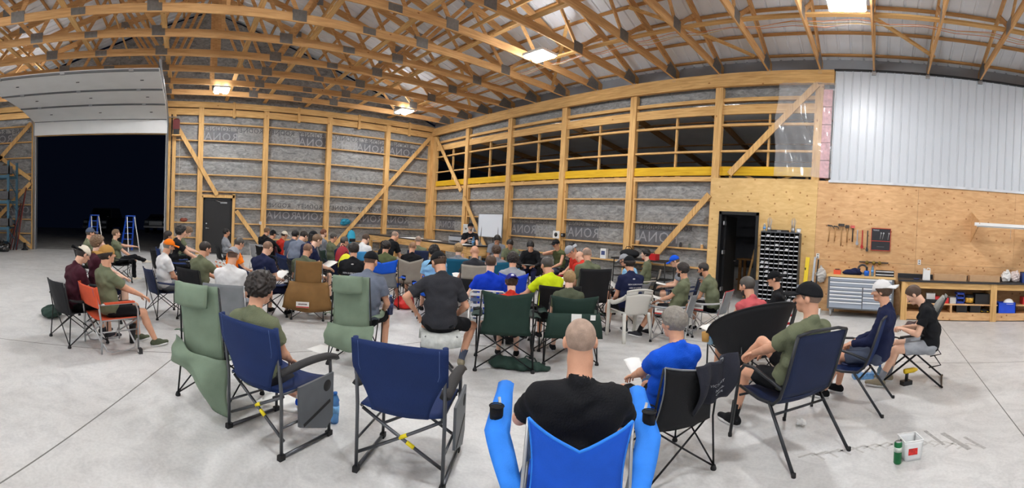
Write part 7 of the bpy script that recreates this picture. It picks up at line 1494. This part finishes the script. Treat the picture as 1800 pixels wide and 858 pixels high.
backpack('red and black backpack hanging behind the grey-haired man in navy', (-8.62, 3.22, .56), math.radians(72), mat('pack_red', (150, 30, 44), .7, 0, .2), fabric('black')); backpack('yellow and black backpack behind the man in lettered black shirt', (-7.95, 3.05, .46), math.radians(70), mat('pack_yellow', (222, 220, 30), .6, 0, .1), fabric('black')); backpack('turquoise backpack hanging against the wall beside the long brace', (-17.12, 6.75, .55), math.radians(90), mat('pack_teal', (40, 160, 196), .6, 0, .1), fabric('black'), 1.2)
G = Field((-.2, -.3, -.3), (.2, .3, .3), .016); G.ell((0, 0, 0), (.08, .22, .13), np.eye(3), .05); G.ell((0, -.1, -.08), (.07, .12, .10), np.eye(3), .05); G.folds(.012, 26, 2); V, F = G.mesh(); o = link('jacket', np_mesh('tj', V, F, mat('jacket_teal', (20, 120, 150), .7, 0, .15))); o.location = (-17.33, 6.55, 1.48); tag(o, 'dark turquoise jacket stuffed on the wall behind the long brace', 'jacket')
# table edge items: tumbler under the orange chair, tags on chairs
t = thing('tumbler', 'black insulated tumbler on the floor under the orange chair', 'tumbler', (-5.42, -.62, 0)); m = MB(); m.lathe((0, 0, 0), [(.032, 0), (.045, .22)], 16); m.build('cup', BLACKP, t); m = MB(); m.lathe((0, 0, .22), [(.047, 0), (.047, .02)], 16); m.build('lid', DARK, t)
def chair_tag(key, p, label, w=.2, h=.11, rz=0):
    t_, J, sc, loc, R_, c = PEOPLE[key]; M = Matrix.Translation(c.location) @ Matrix.Rotation(c.rotation_euler.z, 4, 'Z') @ Matrix.Scale(c.scale[0], 4)
    t = thing('care_label', label, 'label card', M @ Vector(p), c.rotation_euler.z + rz); m = MB(); m.box((0, 0, 0), (w, .004, h)); m.build('card', PAPER, t); m = MB(); m.box((0, -.003, -h * .38), (w, .002, h * .18)); m.build('red_edge', mat('print_red', (196, 40, 36), .6, 0, .4, 60), t); m = MB(); m.box((0, -.003, h * .1), (w * .7, .002, h * .25)); m.build('printed_block', mat('print_grey', (150, 140, 140), .6, 0, .5, 90), t)
chair_tag('R5', (-.375, .10, .545), 'white card with red edge hanging on the grey chair of the bearded man', rz=-PI / 2); chair_tag('R6', (-.365, .10, .545), 'white card with red edge on the chair of the man with hand to chin', rz=-PI / 2); chair_tag('L22', (-.08, -.50, .33), 'pink and white instruction card on the brown chair cloth', .2, .09)
# storage flap on the blond child's chair
c = PEOPLE['M16'][5]; M = Matrix.Translation(c.location) @ Matrix.Rotation(c.rotation_euler.z, 4, 'Z') @ Matrix.Scale(c.scale[0], 4)
m = MB(); m.sheet(lambda u, v: M @ Vector(((u - .5) * (.62 + .10 * v), -.42 - .03 * math.sin(PI * v), .66 - .30 * v)), 10, 6, .012); o = m.build('storage_flap', fabric('dgreen')); tag(o, 'dark green storage flap with two white tags hanging on the blond child chair', 'flap')
for (x, z, w_) in ((.02, .60, .12), (.22, .62, .06)): m = MB(); m.box(M @ Vector((x, -.455, z)), (w_, .006, w_), Matrix.Rotation(c.rotation_euler.z, 3, 'Z')); m.build('white_tag', PAPER, o)
